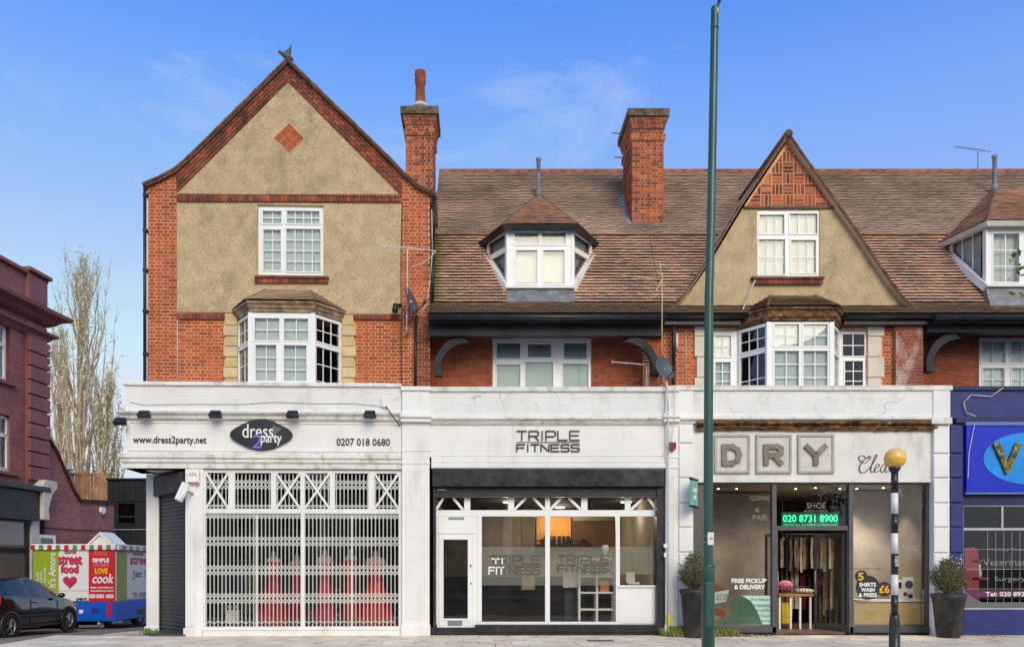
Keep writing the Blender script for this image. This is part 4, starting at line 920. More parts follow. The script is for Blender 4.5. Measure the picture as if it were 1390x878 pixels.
drB = dormer(B, PB, dfx0, dfx1, dbx0, dbx1, dz0, dbk, zd0+.03, zd1, ztr, (X(731, 3.75), 3.75, Z(265, 3.75)), None,
       [g1(699, 731, 314.5, 332), g1(735.5, 768, 314.5, 332), g1(700.5, 729, 340, 385), g1(737.5, 766, 340, 385)], m_curtain, m_black, m_tile_mid, m_lead)
def vent_pipe(parent, px, d, y0, y1, name='vent_pipe'):
    x = X(px, d); mb = MB(); mb.lathe([(.13, Z(y1+8, d)), (.085, Z(y1, d)), (.05, Z(y1-6, d)), (.05, Z(y0+4, d)), (.07, Z(y0+3, d)), (.065, Z(y0, d))], x, d, 12); return part(name, mb, m_lead, parent)
vent_pipe(B, 731, 3.65, 215, 262)
ch, cx0, cx1, czt = chimney(B, PB, 858, 900.5, 2.55, 302, 149, 1.15, (Z(191, 2.55), Z(155, 2.55)))
pots = MB(); 
for xx in (cx0+.15, cx1-.12): pots.lathe([(.12, czt-.02), (.13, czt+.09), (.08, czt+.13), (.02, czt+.14)], xx, 2.85, 14)
part('capped_pot', pots, m_lead, ch)
mb = MB(); mb.add([(cx0-.16, 2.42, roof_z(2.42)+.06), (cx1+.06, 2.42, roof_z(2.42)+.06), (cx1+.06, 2.545, roof_z(2.42)+.16), (cx0-.02, 2.545, roof_z(2.42)+.16)], [(0, 1, 2, 3)])
mb.add([(cx0-.16, 2.42, roof_z(2.42)+.06), (cx0-.005, 2.545, roof_z(2.42)+.2), (cx0-.005, 3.6, roof_z(3.6)+.2), (cx0-.16, 3.6, roof_z(3.6)+.05)], [(0, 1, 2, 3)]); part('lead_flashing', mb, m_lead, ch)
mb = MB(); mb.path([(X(833, 3.0), 3.2, Z(174.5, 3)), (X(862, 3.0), 3.2, Z(177, 3))], .015); mb.path([(X(835, 3.0), 3.2, Z(207.5, 3)), (X(862, 3.0), 3.2, Z(209, 3))], .015); part('chimney_stay', mb, m_lead, ch)
# left chimney belongs to the corner house, behind its gable
PC_ = Pieces(160); 
chA = thing('tall_chimney', 'tall narrow brick chimney with one red pot rising behind the big gable', 'chimney', F0, (X(570, 2.3), 2.3, 8))
ch2, qx0, qx1, qzt = chimney(chA, PC_, 551, 588.5, 2.3, 268, 147, .8, (Z(184, 2.3), Z(152, 2.3))); PC_.flush()
mb = MB(); xx = X(570.5, 2.7); z0_, z1_ = Z(147, 2.7), Z(98, 2.7); hp_ = z1_-z0_
mb.lathe([(.15, z0_), (.15, z0_+.1*hp_), (.125, z0_+.16*hp_), (.105, z0_+.62*hp_), (.13, z0_+.66*hp_), (.12, z0_+.72*hp_), (.14, z0_+.78*hp_), (.12, z0_+.84*hp_), (.14, z0_+.9*hp_), (.125, z0_+.95*hp_), (.13, z0_+hp_), (.09, z0_+hp_)], xx, 2.7, 18)
part('chimney_pot', mb, mat('terracotta_pot', c(146, 84, 68), .8, var=.15, vs=6, bump=.3), ch2)
part('flaunching', MB().lathe([(.22, z0_-.02), (.16, z0_+.08)], xx, 2.7, 14), m_pipe_w, ch2)
PB.flush()

# ---- B shopfront
mb = MB(); xs, xe = X(583), X(903); mb.box(xs+.0, xe, .0, 1.5, Z(567), Z(527.5)); part('parapet', mb, m_render_white, B)
cp = MB(); cp.box(xs, xe, -.045, .5, Z(531.5), Z(527.5)+.01); cp.box(xs, xe, -.03, .5, Z(527.4)+.011, Z(525)); part('coping', cp, m_cornice, B, bevel=.006)
def cornice(parent, xa, xb, y0, y1, m=m_cornice, name='cornice'):
    z1, z0 = Z(y0), Z(y1); h_ = z1-z0
    return part(name, MB().sweep([(xa, 0), (xb, 0)], [(-.05, z0), (.02, z0), (.06, z0+.3*h_), (.065, z0+.5*h_), (.13, z0+.7*h_), (.13, z1-.01), (.0, z1+.02), (-.05, z1+.02)]), m, parent)
cornice(B, xs, xe, 567, 577); part('flat_roof', MB().box(xs, xe, .3, 1.5, Z(531)-.2, Z(531)-.1), m_lead, B)
part('fascia', MB().box(xs, xe, .0, .5, Z(620), Z(576)), m_white, B)
mb = MB(); mb.box(xs+.04, xe, -.012, 0, Z(619), Z(617.4)); mb.box(xs+.04, xe, -.03, .3, Z(628), Z(620)-.001); mb.box(xs+.04, xe, -.05, .3, Z(635.5), Z(630)); mb.box(xs+.04, xe, -.02, .3, Z(630)+.0, Z(628)); part('architrave', mb, m_white, B, bevel=.004)
m_gloss_black = mat('gloss_black_box', (.022, .022, .026), .22, var=.3, vs=1.4, spec=.6)
part('shutter_box', MB().box(X(587, -.12), X(902, -.12), -.12, .2, Z(660, -.12), Z(636, -.12)), m_gloss_black, B, bevel=.015)
fr = .14; XX = lambda p: X(p, fr); ZZ = lambda p: Z(p, fr)
sB = part('shutter_guide', MB().box(X(588), X(591.5), -.02, .3, 0, Z(660)), m_black, B); part('shutter_guide', MB().box(X(891.5), X(900.5), -.02, .3, 0, Z(660)), m_black, B)
slt = MB(); 
for k in range(4): part('shutter_slat', MB().box(X(591), X(892), .03-.006, .05, Z(661+3.4*k+2.9), Z(661+3.4*k)), m_blackshut, sB)
part('plinth', MB().box(X(592), X(892), -.0, .4, -.05, Z(857.5)).box(X(645), X(892), -.02, .3, Z(857.5), Z(847.5)).box(X(590), X(645), .02, .3, Z(857.5), Z(851.5)), m_black, B, bevel=.006)
tops = [(592, 630), (638.5, 689.5), (698, 740), (746.5, 789), (797.5, 848.5), (856, 891)]
lights_ = [(654, 740), (746.5, 836)]
hs_ = [(XX(a), XX(b), ZZ(692), ZZ(674.5)) for a, b in tops]+[(XX(a), XX(b), ZZ(843.5), ZZ(700.5)) for a, b in lights_]+[(XX(841.5), XX(891), ZZ(794.5), ZZ(700.5))]
door_h = (XX(593), XX(648.5), 0.0, ZZ(700.5))
mb = MB(); plate(mb, XX(591), XX(892), ZZ(847), ZZ(672), hs_+[door_h], fr, fr+.07); swB = part('shop_window', mb, m_upvc, B, bevel=.004)
for i, (a, b, e, f_) in enumerate(hs_):
    g = MB(); g.add([(a, fr+.04, e), (b, fr+.04, e), (b, fr+.04, f_), (a, fr+.04, f_)], [(0, 1, 2, 3)]); part('pane', g, m_glass_dk if i < 6 else m_shopglass, swB, recalc=False)
part('glazing_bead', plate(MB(), XX(785.5), XX(838), ZZ(844), ZZ(757), [(XX(789.5), XX(811.5), ZZ(779.5), ZZ(760.5)), (XX(815), XX(832), ZZ(779.5), ZZ(760.5)), (XX(789.5), XX(811.5), ZZ(803.5), ZZ(783)), (XX(815), XX(832), ZZ(803.5), ZZ(783)), (XX(789.5), XX(811.5), ZZ(826), ZZ(806.5)), (XX(815), XX(832), ZZ(826), ZZ(806.5)), (XX(789.5), XX(811.5), ZZ(842), ZZ(828)), (XX(815), XX(832), ZZ(842), ZZ(828))], .55, .83), m_white, swB) if False else None
for (a, b, sgn) in ((592, 602, 1), (615, 628.5, -1), (698, 714, 1), (724, 739.5, -1), (746.5, 762, 1), (772, 788.5, -1), (856.5, 873, 1), (880, 891, -1)):
    p = (XX(a), ZZ(691.5) if sgn > 0 else ZZ(675.5)); q = (XX(b), ZZ(675.5) if sgn > 0 else ZZ(691.5)); d = Vector((q[0]-p[0], q[1]-p[1])).normalized(); nn = Vector((-d.y, d.x))*.026
    part('raking_brace', MB().prism([(p[0]+nn.x, p[1]+nn.y), (q[0]+nn.x, q[1]+nn.y), (q[0]-nn.x, q[1]-nn.y), (p[0]-nn.x, p[1]-nn.y)], fr-.012, fr+.02), m_upvc, swB)
part('stall_panel', MB().box(XX(840.5), XX(891.5), fr-.008, fr+.05, ZZ(846), ZZ(796)).box(XX(839), XX(892), fr-.05, fr+.02, ZZ(796.5), ZZ(794)), m_upvc, B, bevel=.004)
# frosted band across the panes
for a, b in ((654.5, 739.5), (747, 835.5)): part('frosted_band', MB().add([(XX(a), fr+.034, ZZ(794)), (XX(b), fr+.034, ZZ(794)), (XX(b), fr+.034, ZZ(742)), (XX(a), fr+.034, ZZ(742))], [(0, 1, 2, 3)]), m_frost, swB, recalc=False)
part('frosted_band', MB().add([(XX(841.5), fr+.034, ZZ(779)), (XX(891), fr+.034, ZZ(779)), (XX(891), fr+.034, ZZ(742)), (XX(841.5), fr+.034, ZZ(742))], [(0, 1, 2, 3)]), m_frost, swB, recalc=False)
# door
mb = MB(); plate(mb, XX(593)+.003, XX(648.5)-.003, ZZ(851.5), ZZ(700.5)-.003, [(XX(602), XX(635), ZZ(839), ZZ(732))], fr-.01, fr+.06)
for a, b, e, f_ in ((597, 598.3, 724, 849), (642, 643.2, 724, 849)): mb.box(XX(a), XX(b), fr-.022, fr-.01, ZZ(f_), ZZ(e))
mb.box(XX(595), XX(645), fr-.03, fr-.01, ZZ(724), ZZ(721.5)); plate(mb, XX(600), XX(637), ZZ(841.5), ZZ(729.5), [(XX(602), XX(635), ZZ(839), ZZ(732))], fr-.024, fr-.01)
dr_ = part('door', mb, m_upvc, B, bevel=.004, label='white door with a tall glass panel')
part('pane', MB().add([(XX(602), fr+.03, ZZ(839)), (XX(635), fr+.03, ZZ(839)), (XX(635), fr+.03, ZZ(732)), (XX(602), fr+.03, ZZ(732))], [(0, 1, 2, 3)]), m_glass_dk, dr_, recalc=False)
part('letterbox', plate(MB(), XX(608), XX(627.5), ZZ(848), ZZ(841.5), [(XX(609.5), XX(626), ZZ(846.8), ZZ(842.6))], fr-.03, fr-.01).box(XX(609.5), XX(626), fr-.02, fr-.01, ZZ(846.8), ZZ(842.6)), m_steel, dr_)
part('vent_grille', MB().box(XX(609), XX(630), fr-.02, fr-.01, ZZ(705), ZZ(701.5)), m_steel, dr_)
part('door_knob', MB().sphere(XX(639), fr-.04, ZZ(767), .022), m_steel, dr_); part('door_lock', MB().sphere(XX(639.5), fr-.03, ZZ(791), .018), m_steel, dr_)
m_studio = mat('studio_wall_beige', c(186, 174, 154), .85, var=.25, vs=.7)
rmB = part('studio_ceiling', MB().box(X(588), X(893), .25, 4.3, 2.88, 2.895), mat('dark_ceiling', c(70, 60, 52), .8), B); part('studio_interior', MB().box(X(588), X(893), 4.2, 4.3, 0, 3.1).box(X(588), X(588)+.03, .3, 4.2, 0, 3.1).box(X(893)-.03, X(893), .3, 4.2, 0, 3.1).box(X(588), X(893), .25, 4.3, 2.9, 3.0), m_studio, B)
part('studio_floor', MB().box(X(588), X(893), .25, 4.2, .1, .14), mat('dark_rubber_floor', c(46, 46, 48), .4, var=.2, vs=2), B)
part('studio_dado', MB().box(X(593), X(890), 4.12, 4.19, .14, 1.15), mat('charcoal_wall', c(58, 58, 60), .7, var=.15), B)
def pilasterF0(parent, a, b, **k): return pilaster(parent, F0, a, b, 525, **k)
pilasterF0(B, 903.5, 921, flutes=4, joint=(620, 634), ytop=526)
mb = MB(); mb.pb(F0, 921, 941, 526, 890, -.02, .3); p2 = part('pilaster', mb, m_white, B)
for y0, y1 in ((576, 601), (602, 648), (648, 682), (683, 715), (716, 749), (750, 784), (785, 818), (819, 863)): part('rusticated_block', MB().pb(F0, 922, 940.5, y0+.8, y1-.8, -.055, -.02), m_white, p2, bevel=.01)
# ---- C: dry cleaner with the steep gable
XC0, XC1 = X(904, .5)+.004, X(1253, .9)
Cc = thing('dry_cleaner_building', 'terrace house with a steep pebbledash gable over a white bay above the dry cleaner', 'building', F0, ((XC0+XC1)/2, .9, 0))
PCc = Pieces(300); dC = .9
sk = lambda u, v: False
gable_main_roof(Cc, PCc, XC0, XC1)
hC = (X(968, dC), X(1176, dC), zp, Z(449, dC))
mb = MB(); plate(mb, XC0-.02, XC1, zp, Z(433, dC), [hC], dC, dC+.3); wC = part('wall', mb, m_mortar, Cc)
part('rear_wall', MB().box(XC0, XC1, 9.3, 9.5, -.1, 7.6), m_mortar_dark, Cc)
for (a, b, m, dd) in ((881, 945, m_brick, dC), (1198, 1216, m_brick, dC)):
    q = (X(a, dd), X(b, dd), zp, Z(433, dd)); lay(PCc, wC, m, (q[0], dd, q[2]), (1, 0, 0), (0, 0, 1), [(0, 0), (q[1]-q[0], 0), (q[1]-q[0], q[3]-q[2]), (0, q[3]-q[2])])
part('wall_end', MB().box(X(880, dC), XC0, dC+.01, 1.55, zp, Z(436, dC)), m_mortar, Cc)
pr_ = part('pier', MB().box(X(1216, .78), X(1253, .78), .785, 1.6, zp, Z(440, .78)), m_mortar_dark, Cc, label='whitewashed flaking brick pier')
q = (X(1216, .78), X(1253, .78), zp, Z(440, .78)); lay(PCc, pr_, m_brick_white, (q[0], .785, q[2]), (1, 0, 0), (0, 0, 1), [(0, 0), (q[1]-q[0], 0), (q[1]-q[0], q[3]-q[2]), (0, q[3]-q[2])])
lay(PCc, pr_, m_brick_white, (q[1], .785, q[2]), (0, 1, 0), (0, 0, 1), [(0, 0), (.75, 0), (.75, q[3]-q[2]), (0, q[3]-q[2])])
gC = lambda a, b, y0, y1, nc=1, nr=1: (X(a, dC), X(b, dC), Z(y1, dC), Z(y0, dC), nc, nr)
window(Cc, Matrix.Translation((0, dC+.02, 0)), (hC[0]+.002, X(1002, dC), zp, hC[3]-.003), [gC(971, 992.5, 455, 484, 2, 2), gC(971, 992, 491, 530, 2, 3)], curtain=m_curtain)
window(Cc, Matrix.Translation((0, dC+.02, 0)), (X(1139, dC), hC[1]-.002, zp, hC[3]-.003), [gC(1144, 1174, 453, 483, 2, 2), gC(1147, 1172, 489.5, 530, 2, 3)])
room(Cc, hC[0], hC[1], dC+.3, dC+2.0, zp, hC[3])
dF = .3; BPc = [(X(1001, dC), dC), (X(1043.5, dF), dF), (X(1129, dF), dF), (X(1139.5, dC), dC)]; o_ = BPc[1][0]
zaC = Z(437, dF); fl = [(X(a, dF)-o_, X(b, dF)-o_, Z(y1, dF), Z(y0, dF), 2, nr) for a, b, y0, y1, nr in ((1051, 1084.5, 440, 470, 2), (1090, 1123.5, 440, 470, 2), (1051, 1084.5, 476, 530, 3), (1090, 1123.5, 476, 530, 3))]
canted_bay(Cc, BPc, zp, zaC, Z(475, dF), Z(472, dF), fl, (3, 1), blinds=m_curtain)
bay_roof(Cc, BPc, [(X(1046, dC), dC-.02), (X(1103, dC), dC-.02)], zaC+.27, Z(401, dC), m_rotten, PCc, m_tile_low, over=.14, fas_h=.20)
for (w0, w1, n0, n1) in ((943, 968, 946, 968), (1178.5, 1200.5, 1178.5, 1196)):
    for k, (ya, yb, wide) in enumerate(((442, 456, 1), (456.4, 484, 0 if w0 > 1000 else 1), (484.4, 512, 1 if w0 > 1000 else 0), (512.4, 530, 0 if w0 > 1000 else 1))):
        a, b = (w0, w1) if wide else (n0, n1); part('quoin_block', MB().pb(F0, a, b, ya, yb-.5, dC-(.06 if wide else .04), dC+.01), m_stone_b, wC, bevel=.006)
# gable wall
gp = [(905, 426), (921, 413), (938, 394), (960, 363), (1010, 280), (1070, 190), (1133, 281), (1160, 318), (1205, 386), (1225, 410), (1243, 424)]
gd = .80; G2 = pz(F0, gp, gd); mb = MB(); mb.prism(G2, gd+.02, gd+.35) if False else None
hwin = (X(1027.5, gd), X(1112.5, gd), Z(375, gd), Z(285, gd))
# split the gable into strips around the window so the hole is real
def gab_x(side, z):
    pts = G2[:6] if side == 0 else G2[5:][::-1]
    for a, b in zip(pts[:-1], pts[1:]):
        if a[1] <= z <= b[1]+1e-9: return a[0]+(b[0]-a[0])*(z-a[1])/max(1e-9, b[1]-a[1])
    return pts[0][0] if z < pts[0][1] else pts[-1][0]
zs_ = sorted({p[1] for p in G2} | {hwin[2], hwin[3]} | {Z(281, gd)}); mb = MB(); ztri = Z(279, gd)
for a, b in zip(zs_[:-1], zs_[1:]):
    if b > ztri+.001: continue
    la, lb, ra, rb = gab_x(0, a), gab_x(0, b), gab_x(1, a), gab_x(1, b)
    if hwin[2]-1e-6 <= a and b <= hwin[3]+1e-6:
        mb.prism([(la, a), (hwin[0], a), (hwin[0], b), (lb, b)], gd, gd+.3); mb.prism([(hwin[1], a), (ra, a), (rb, b), (hwin[1], b)], gd, gd+.3)
    else: mb.prism([(la, a), (ra, a), (rb, b), (lb, b)], gd, gd+.3)
gw = part('gable_wall', mb, m_dash, Cc)
a, b = Z(281, gd), G2[5][1]; tri = [(gab_x(0, a), a), (gab_x(1, a), a), G2[5]]
gt = part('gable_head', MB().prism(tri, gd+.012, gd+.3), m_mortar, Cc)
part('gable_band', MB().box(tri[0][0]-.0, tri[1][0], gd-.03, gd+.05, a-.05, a+.01), m_verge, Cc)
cell = .235; tr2 = [(tri[0][0]+.06, a+.02), (tri[1][0]-.06, a+.02), (tri[2][0], tri[2][1]-.12)]
for i in range(-6, 7):
    for k in range(0, 8):
        for t in range(3):
            x_, z_ = tri[2][0]+(i-.5)*cell, a+.03+k*cell
            rc = (x_+.010, x_+cell-.010, z_+t*cell/3+.009, z_+(t+1)*cell/3-.009) if (i+k) % 2 else (x_+t*cell/3+.009, x_+(t+1)*cell/3-.009, z_+.010, z_+cell-.010)
            q = [(rc[0], rc[2]), (rc[1], rc[2]), (rc[1], rc[3]), (rc[0], rc[3])]; cq = clip(q, ccw(tr2))
            if area(cq) > .15*area(q): PCc.put(gt, 'brick', m_brick_chim, V3((0, gd+.012, 0)), V3((1, 0, 0)), V3((0, 0, 1)), rc, None if area(cq) > .99*area(q) else cq, 'brick', .03, .006)
# gable roof
vo = [(898, 427), (915, 414), (932, 395), (955, 361), (1006, 276), (1070, 181.5), (1137, 277), (1164, 315), (1209, 382), (1229, 407), (1250, 424)]
vd = .66; OV = pz(F0, vo, vd); mb = MB()
for i in range(len(OV)-1):
    a, b = OV[i], OV[i+1]; mb.prism([a, b, (b[0], b[1]-.07), (a[0], a[1]-.07)], vd, 4.2)
rC = part('gable_roof', mb, m_tile_up, Cc); mb = MB()
for i in range(len(OV)-1):
    a, b = V3((OV[i][0], 0, OV[i][1])), V3((OV[i+1][0], 0, OV[i+1][1])); ln = (b-a).length; n_ = max(1, int(ln/.11)); d = (b-a)/n_; nn = V3((-d.z, 0, d.x)).normalized()
    for k in range(n_):
        p = a+d*k; q = a+d*(k+.94); e = nn*(.018+rr_.uniform(-.004, .006)); y0 = vd-.02-rr_.uniform(0, .012)
        mb.add([(p.x, y0, p.z-.05), (q.x, y0, q.z-.05), (q.x+e.x, y0, q.z+e.z), (p.x+e.x, y0, p.z+e.z), (p.x, y0+.2, p.z-.05), (q.x, y0+.2, q.z-.05), (q.x+e.x, y0+.2, q.z+e.z), (p.x+e.x, y0+.2, p.z+e.z)],
               [(0,3,2,1),(4,5,6,7),(0,1,5,4),(1,2,6,5),(2,3,7,6),(3,0,4,7)], rr_.random())
part('verge_tile', mb, m_verge, rC, kind='stuff')
part('ridge_tile', MB().tube((OV[5][0], vd-.04, OV[5][1]-.01), (OV[5][0], 4.2, OV[5][1]-.01), .085, n_=12), m_verge, rC)
gg = lambda a, b, y0, y1, nc, nr: (X(a, gd), X(b, gd), Z(y1, gd), Z(y0, gd), nc, nr)
window(Cc, Matrix.Translation((0, gd+.02, 0)), (hwin[0]+.002, hwin[1]-.002, hwin[2]+.002, hwin[3]-.002), [gg(1031, 1065, 291, 317, 3, 1), gg(1072, 1110, 289.5, 317, 3, 1), gg(1029.5, 1066, 324.5, 372, 3, 2), gg(1074, 1108, 325.5, 370.5, 3, 2)], curtain=m_blind, cy=.10)
room(Cc, hwin[0], hwin[1], gd+.3, gd+1.0, hwin[2], hwin[3])
sl = part('window_sill', MB().pb(F0, 1021, 1119.5, 375, 378, gd-.10, gd), m_verge, Cc)
lay_px(PCc, sl, m_brick_dark, F0, [(1024, 386.5), (1116, 386.5), (1116, 378), (1024, 378)], gd-.02, bl=.11, bh=.14, j=.006, proud=.05, bond='header2')
mb = MB(); mb.tube((XC0, .62, Z(430, .62)), (X(1008, .62), .62, Z(430, .62)), .06, n_=10); mb.tube((X(1145, .62), .62, Z(430, .62)), (XC1, .62, Z(430, .62)), .06, n_=10)
mb.box(XC0, X(1006, .66), .665, .90, Z(440, .66), Z(427, .66)); mb.box(X(1146, .66), XC1, .665, .90, Z(440, .66), Z(427, .66)); part('gutter', mb, m_black, Cc)
PCc.flush()
mb = MB(); mb.path([(X(914.5, .75), .75, Z(431, .75)), (X(914.5, .75), .75, Z(500, .75)), (X(914.0, .75), .75, Z(530, .75))], .045, 10); mb.box(X(910.5, .7), X(918.5, .7), .68, .85, Z(438, .7), Z(431, .7)); part('downpipe', mb, m_black, Cc)
pipe(Cc, F0, [(918.5, 452, .88), (918.5, 475, .88)], .035, m_cream, 'vent_strip'); pipe(Cc, F0, [(931, 441, .88), (931, 522, .88)], .008, m_pipe_w, 'cable')
pipe(Cc, F0, [(1025, 380, .72), (1013, 408, .66), (1004, 432, .6)], .014, m_pipe_w, 'cable')
# shop C
xs, xe = X(904), X(1290)
mb = MB(); mb.box(xs, xe, 0, .9, Z(567), Z(525.5)); part('parapet', mb, m_render_white, Cc)
part('coping', MB().box(xs-.01, xe+.03, -.045, .4, Z(530), Z(525.5)+.008).box(xs-.01, xe+.03, -.03, .4, Z(525.3)+.01, Z(523.3)), m_cornice, Cc, bevel=.006)
part('cornice', MB().sweep([(xs, 0), (X(1268), 0)], [(-.05, Z(575)), (.04, Z(575)), (.05, Z(572)), (.11, Z(570)), (.11, Z(567)), (-.05, Z(566)+.01)]), m_cornice, Cc)
part('fascia', MB().box(xs, X(1266), .02, .5, Z(654), Z(573)), mat('stained_white_fascia', (.74, .74, .71), .6, var=.05, vs=1.3, dirt=(c(160, 158, 150), .6, 1.6, (1, 1, .35), .54)), Cc)
# rotten, peeling timber moulding: uneven lumps along the length
mb = MB(); rr2 = random.Random(5); n_ = 170; xa, xb = X(944), X(1269)
rows = []
for i in range(n_+1):
    x = xa+(xb-xa)*i/n_; a_ = noise.noise(Vector((x*3.1, 1.7, 0)))*.04; b_ = noise.noise(Vector((x*9, 5.2, 0)))*.03; t_ = .5+.5*noise.noise(Vector((x*.8, 8, 0)))
    zb_ = Z(583)+.03*t_-abs(b_)*1.2; rows.append([(x, .02, Z(573)), (x, -.125-a_*.5, Z(573.2)), (x, -.13+a_*2, Z(576)+b_*.8), (x, -.04+b_*2, Z(578)), (x, -.085-a_*1.5, Z(580.5)+b_), (x, -.04, zb_-.03), (x, .02, zb_-.03)])
m_ = 7; mb.add([v for r in rows for v in r], [(i*m_+j, (i+1)*m_+j, (i+1)*m_+j+1, i*m_+j+1) for i in range(n_) for j in range(m_-1)]); part('rotten_moulding', mb, m_rotten, Cc)
pilC = MB(); pilC.pb(F0, 1267, 1289.5, 524, 890, -.03, .3); pc = part('pilaster', pilC, m_white, Cc, bevel=.006)
part('pilaster_cornice', MB().pb(F0, 1265, 1293, 566, 575, -.14, .1), m_cornice, pc, bevel=.01)
for y0, y1 in ((576, 615), (616, 648), (649, 682), (683, 715), (716, 750), (751, 785), (786, 820), (821, 863)): part('rusticated_block', MB().pb(F0, 1268, 1289, y0+.8, y1-.8, -.07, -.03), m_white, pc, bevel=.012)
fc = .12; XQ = lambda p: X(p, fc); ZQ = lambda p: Z(p, fc)
holesC = [(XQ(956), XQ(1047.5), ZQ(848), ZQ(657.5)), (XQ(1158), XQ(1257.5), ZQ(848), ZQ(657.5)), (XQ(1053.5), XQ(1151.5), ZQ(713.5), ZQ(657.5)), (XQ(1056), XQ(1150.5), -.1, ZQ(719.5))]
mb = MB(); plate(mb, XQ(941), XQ(1265), ZQ(858), ZQ(652), holesC, fc, fc+.08)
for p in (1050.5, 1154.5): mb.box(XQ(p)-.045, XQ(p)+.045, fc-.03, fc, ZQ(858), ZQ(657))
mb.box(XQ(941), XQ(1053), fc-.03, fc, ZQ(858), ZQ(850)); mb.box(XQ(1153), XQ(1265), fc-.03, fc, ZQ(858), ZQ(850)); swC = part('shop_window', mb, m_grey_alu, Cc, bevel=.004)
for a, b, e, f_ in holesC[:3]: part('pane', MB().add([(a, fc+.04, e), (b, fc+.04, e), (b, fc+.04, f_), (a, fc+.04, f_)], [(0, 1, 2, 3)]), m_shopglass, swC, recalc=False)
part('base_strip', MB().box(XQ(941), XQ(1053), fc+.01, .4, -.1, ZQ(858)), m_black, Cc); part('base_strip', MB().box(XQ(1153), XQ(1265), fc+.01, .4, -.1, ZQ(858)), m_black, Cc)
def glass_door(parent, A_, B__, z0, z1, label=None):
    M, w_ = face_M(A_, B__); d_ = part('door', plate(MB(M), 0, w_, z0, z1, [(.06, w_-.06, z0+.12, z1-.07)], 0, .045), m_grey_alu, parent, bevel=.004, label=label)
    part('pane', MB(M).add([(.06, .02, z0+.12), (w_-.06, .02, z0+.12), (w_-.06, .02, z1-.07), (.06, .02, z1-.07)], [(0, 1, 2, 3)]), m_shopglass, d_, recalc=False)
    part('door_handle', MB(M).tube((.10, -.05, z0+.75), (.10, -.05, z0+1.25), .012).tube((.10, -.05, z0+.8), (.10, 0, z0+.8), .008).tube((.10, -.05, z0+1.2), (.10, 0, z0+1.2), .008), m_steel, d_)
glass_door(Cc, (XQ(1123)+.12, 1.05), (XQ(1148), fc+.1), .06, ZQ(722), 'glass door standing open inwards')
glass_door(Cc, (XQ(1057), fc+.1), (XQ(1060)+.05, 1.05), .06, ZQ(722), 'glass door folded back against the left jamb')
m_cl = mat('cleaner_wall', c(184, 174, 160), .85, var=.2, vs=.8); m_clback = mat('cleaner_back_wall', c(104, 78, 68), .85, var=.2, vs=1.2)
part('cleaner_interior', MB().box(X(945), X(945)+.03, .3, 4.6, 0, 3.2).box(X(1263)-.03, X(1263), .3, 4.6, 0, 3.2), m_cl, Cc)
part('cleaner_back_wall', MB().box(X(945), X(1263), 4.6, 4.7, 0, 3.2), m_clback, Cc)
part('window_backing', MB().box(X(1158, 1.5), X(1270, 1.5), 1.5, 1.54, 0.05, 3.1), m_cl, Cc); part('window_backing', MB().box(X(930, 1.9), X(1050, 1.9), 1.9, 1.94, .05, 3.1), m_cl, Cc)
part('cleaner_ceiling', MB().box(X(945), X(1263), .25, 4.7, 3.14, 3.2), mat('warm_ceiling', c(196, 180, 156), .8, var=.06), Cc)
part('cleaner_floor', MB().box(X(945), X(1263), .2, 4.7, .0, .05), mat('brown_floor', c(112, 88, 78), .45, var=.2, vs=3), Cc)
# ---- D: blue vet at the right edge
XD0, XD1 = XC1+.003, X(1860, .5)
Dd = thing('vet_building', 'terrace house above the blue veterinary shop at the right edge', 'building', F0, ((XD0+XD1)/2, .5, 0)); PD = Pieces(300)
gable_main_roof(Dd, PD, XD0, XD1); hD = (X(1329, dW), X(1450, dW), zp, Z(458, dW))
mb = MB(); plate(mb, XD0, XD1, zp, zt2, [hD], dW, dW+.25); wD = part('wall', mb, m_mortar_dark, Dd); recess_brick(PD, wD, XD0, XD1, zp, zt2, dW, hole=hD)
part('rear_wall', MB().box(XD0, XD1, 9.3, 9.5, -.1, 7.6), m_mortar_dark, Dd)
gD = lambda a, b, y0, y1, nc=2, nr=2: (X(a, dW), X(b, dW), Z(y1, dW), Z(y0, dW), nc, nr)
window(Dd, Matrix.Translation((0, dW+.03, 0)), (hD[0]+.002, hD[1]-.002, zp, hD[3]-.002), [gD(1333, 1366, 462, 492), gD(1335, 1364.5, 499, 530), gD(1373, 1406, 462, 492), gD(1374, 1404, 499, 530), gD(1412, 1446, 462, 492), gD(1414, 1444, 499, 530)], curtain=m_curtain)
room(Dd, hD[0], hD[1], dW+.25, dW+1.4, zp, hD[3]); eaves(Dd, XD0, XD1, beam=(435, 451)); brackets(Dd, X(1254, .9), Z(452, .8), .80, .95, 1, x_reach=.60)
dd = .95; ddb = 1.85; xfa, xfb = X(1339, dd), X(1440, dd); xba, xbb = X(1289, ddb), X(1490, ddb); zdb, zdt = Z(387, dd), Z(309, dd)+.05
hh_ = [(X(1348, dd)-xfa, X(1383, dd)-xfa, Z(383, dd), Z(317, dd), 2, 3), (X(1394, dd)-xfa, X(1430, dd)-xfa, Z(383, dd), Z(317, dd), 2, 3)]
drD = dormer(Dd, PD, xfa, xfb, xba, xbb, dd, ddb, zdb, zdt, 0, (X(1350, 3.9), 3.9, Z(258, 3.9)), None, hh_, mat('white_blind', c(216, 220, 220), .8), m_cream, m_tile_mid, m_lead, trans=False, cols=3, apex2=(X(1432, 3.9), 3.9, Z(258, 3.9)))
vent_pipe(Dd, 1350, 3.8, 211, 254); PD.flush()
m_navy = mat('navy_paint', c(40, 52, 116), .5, var=.10, vs=2, bump=.3, bs=30, dirt=(c(80, 88, 130), .4, 5, (1, 1, .5), .58), brickbump=(.225, .075, 0))
m_navyd = mat('dark_navy_paint', c(30, 38, 84), .5, var=.1, vs=2)
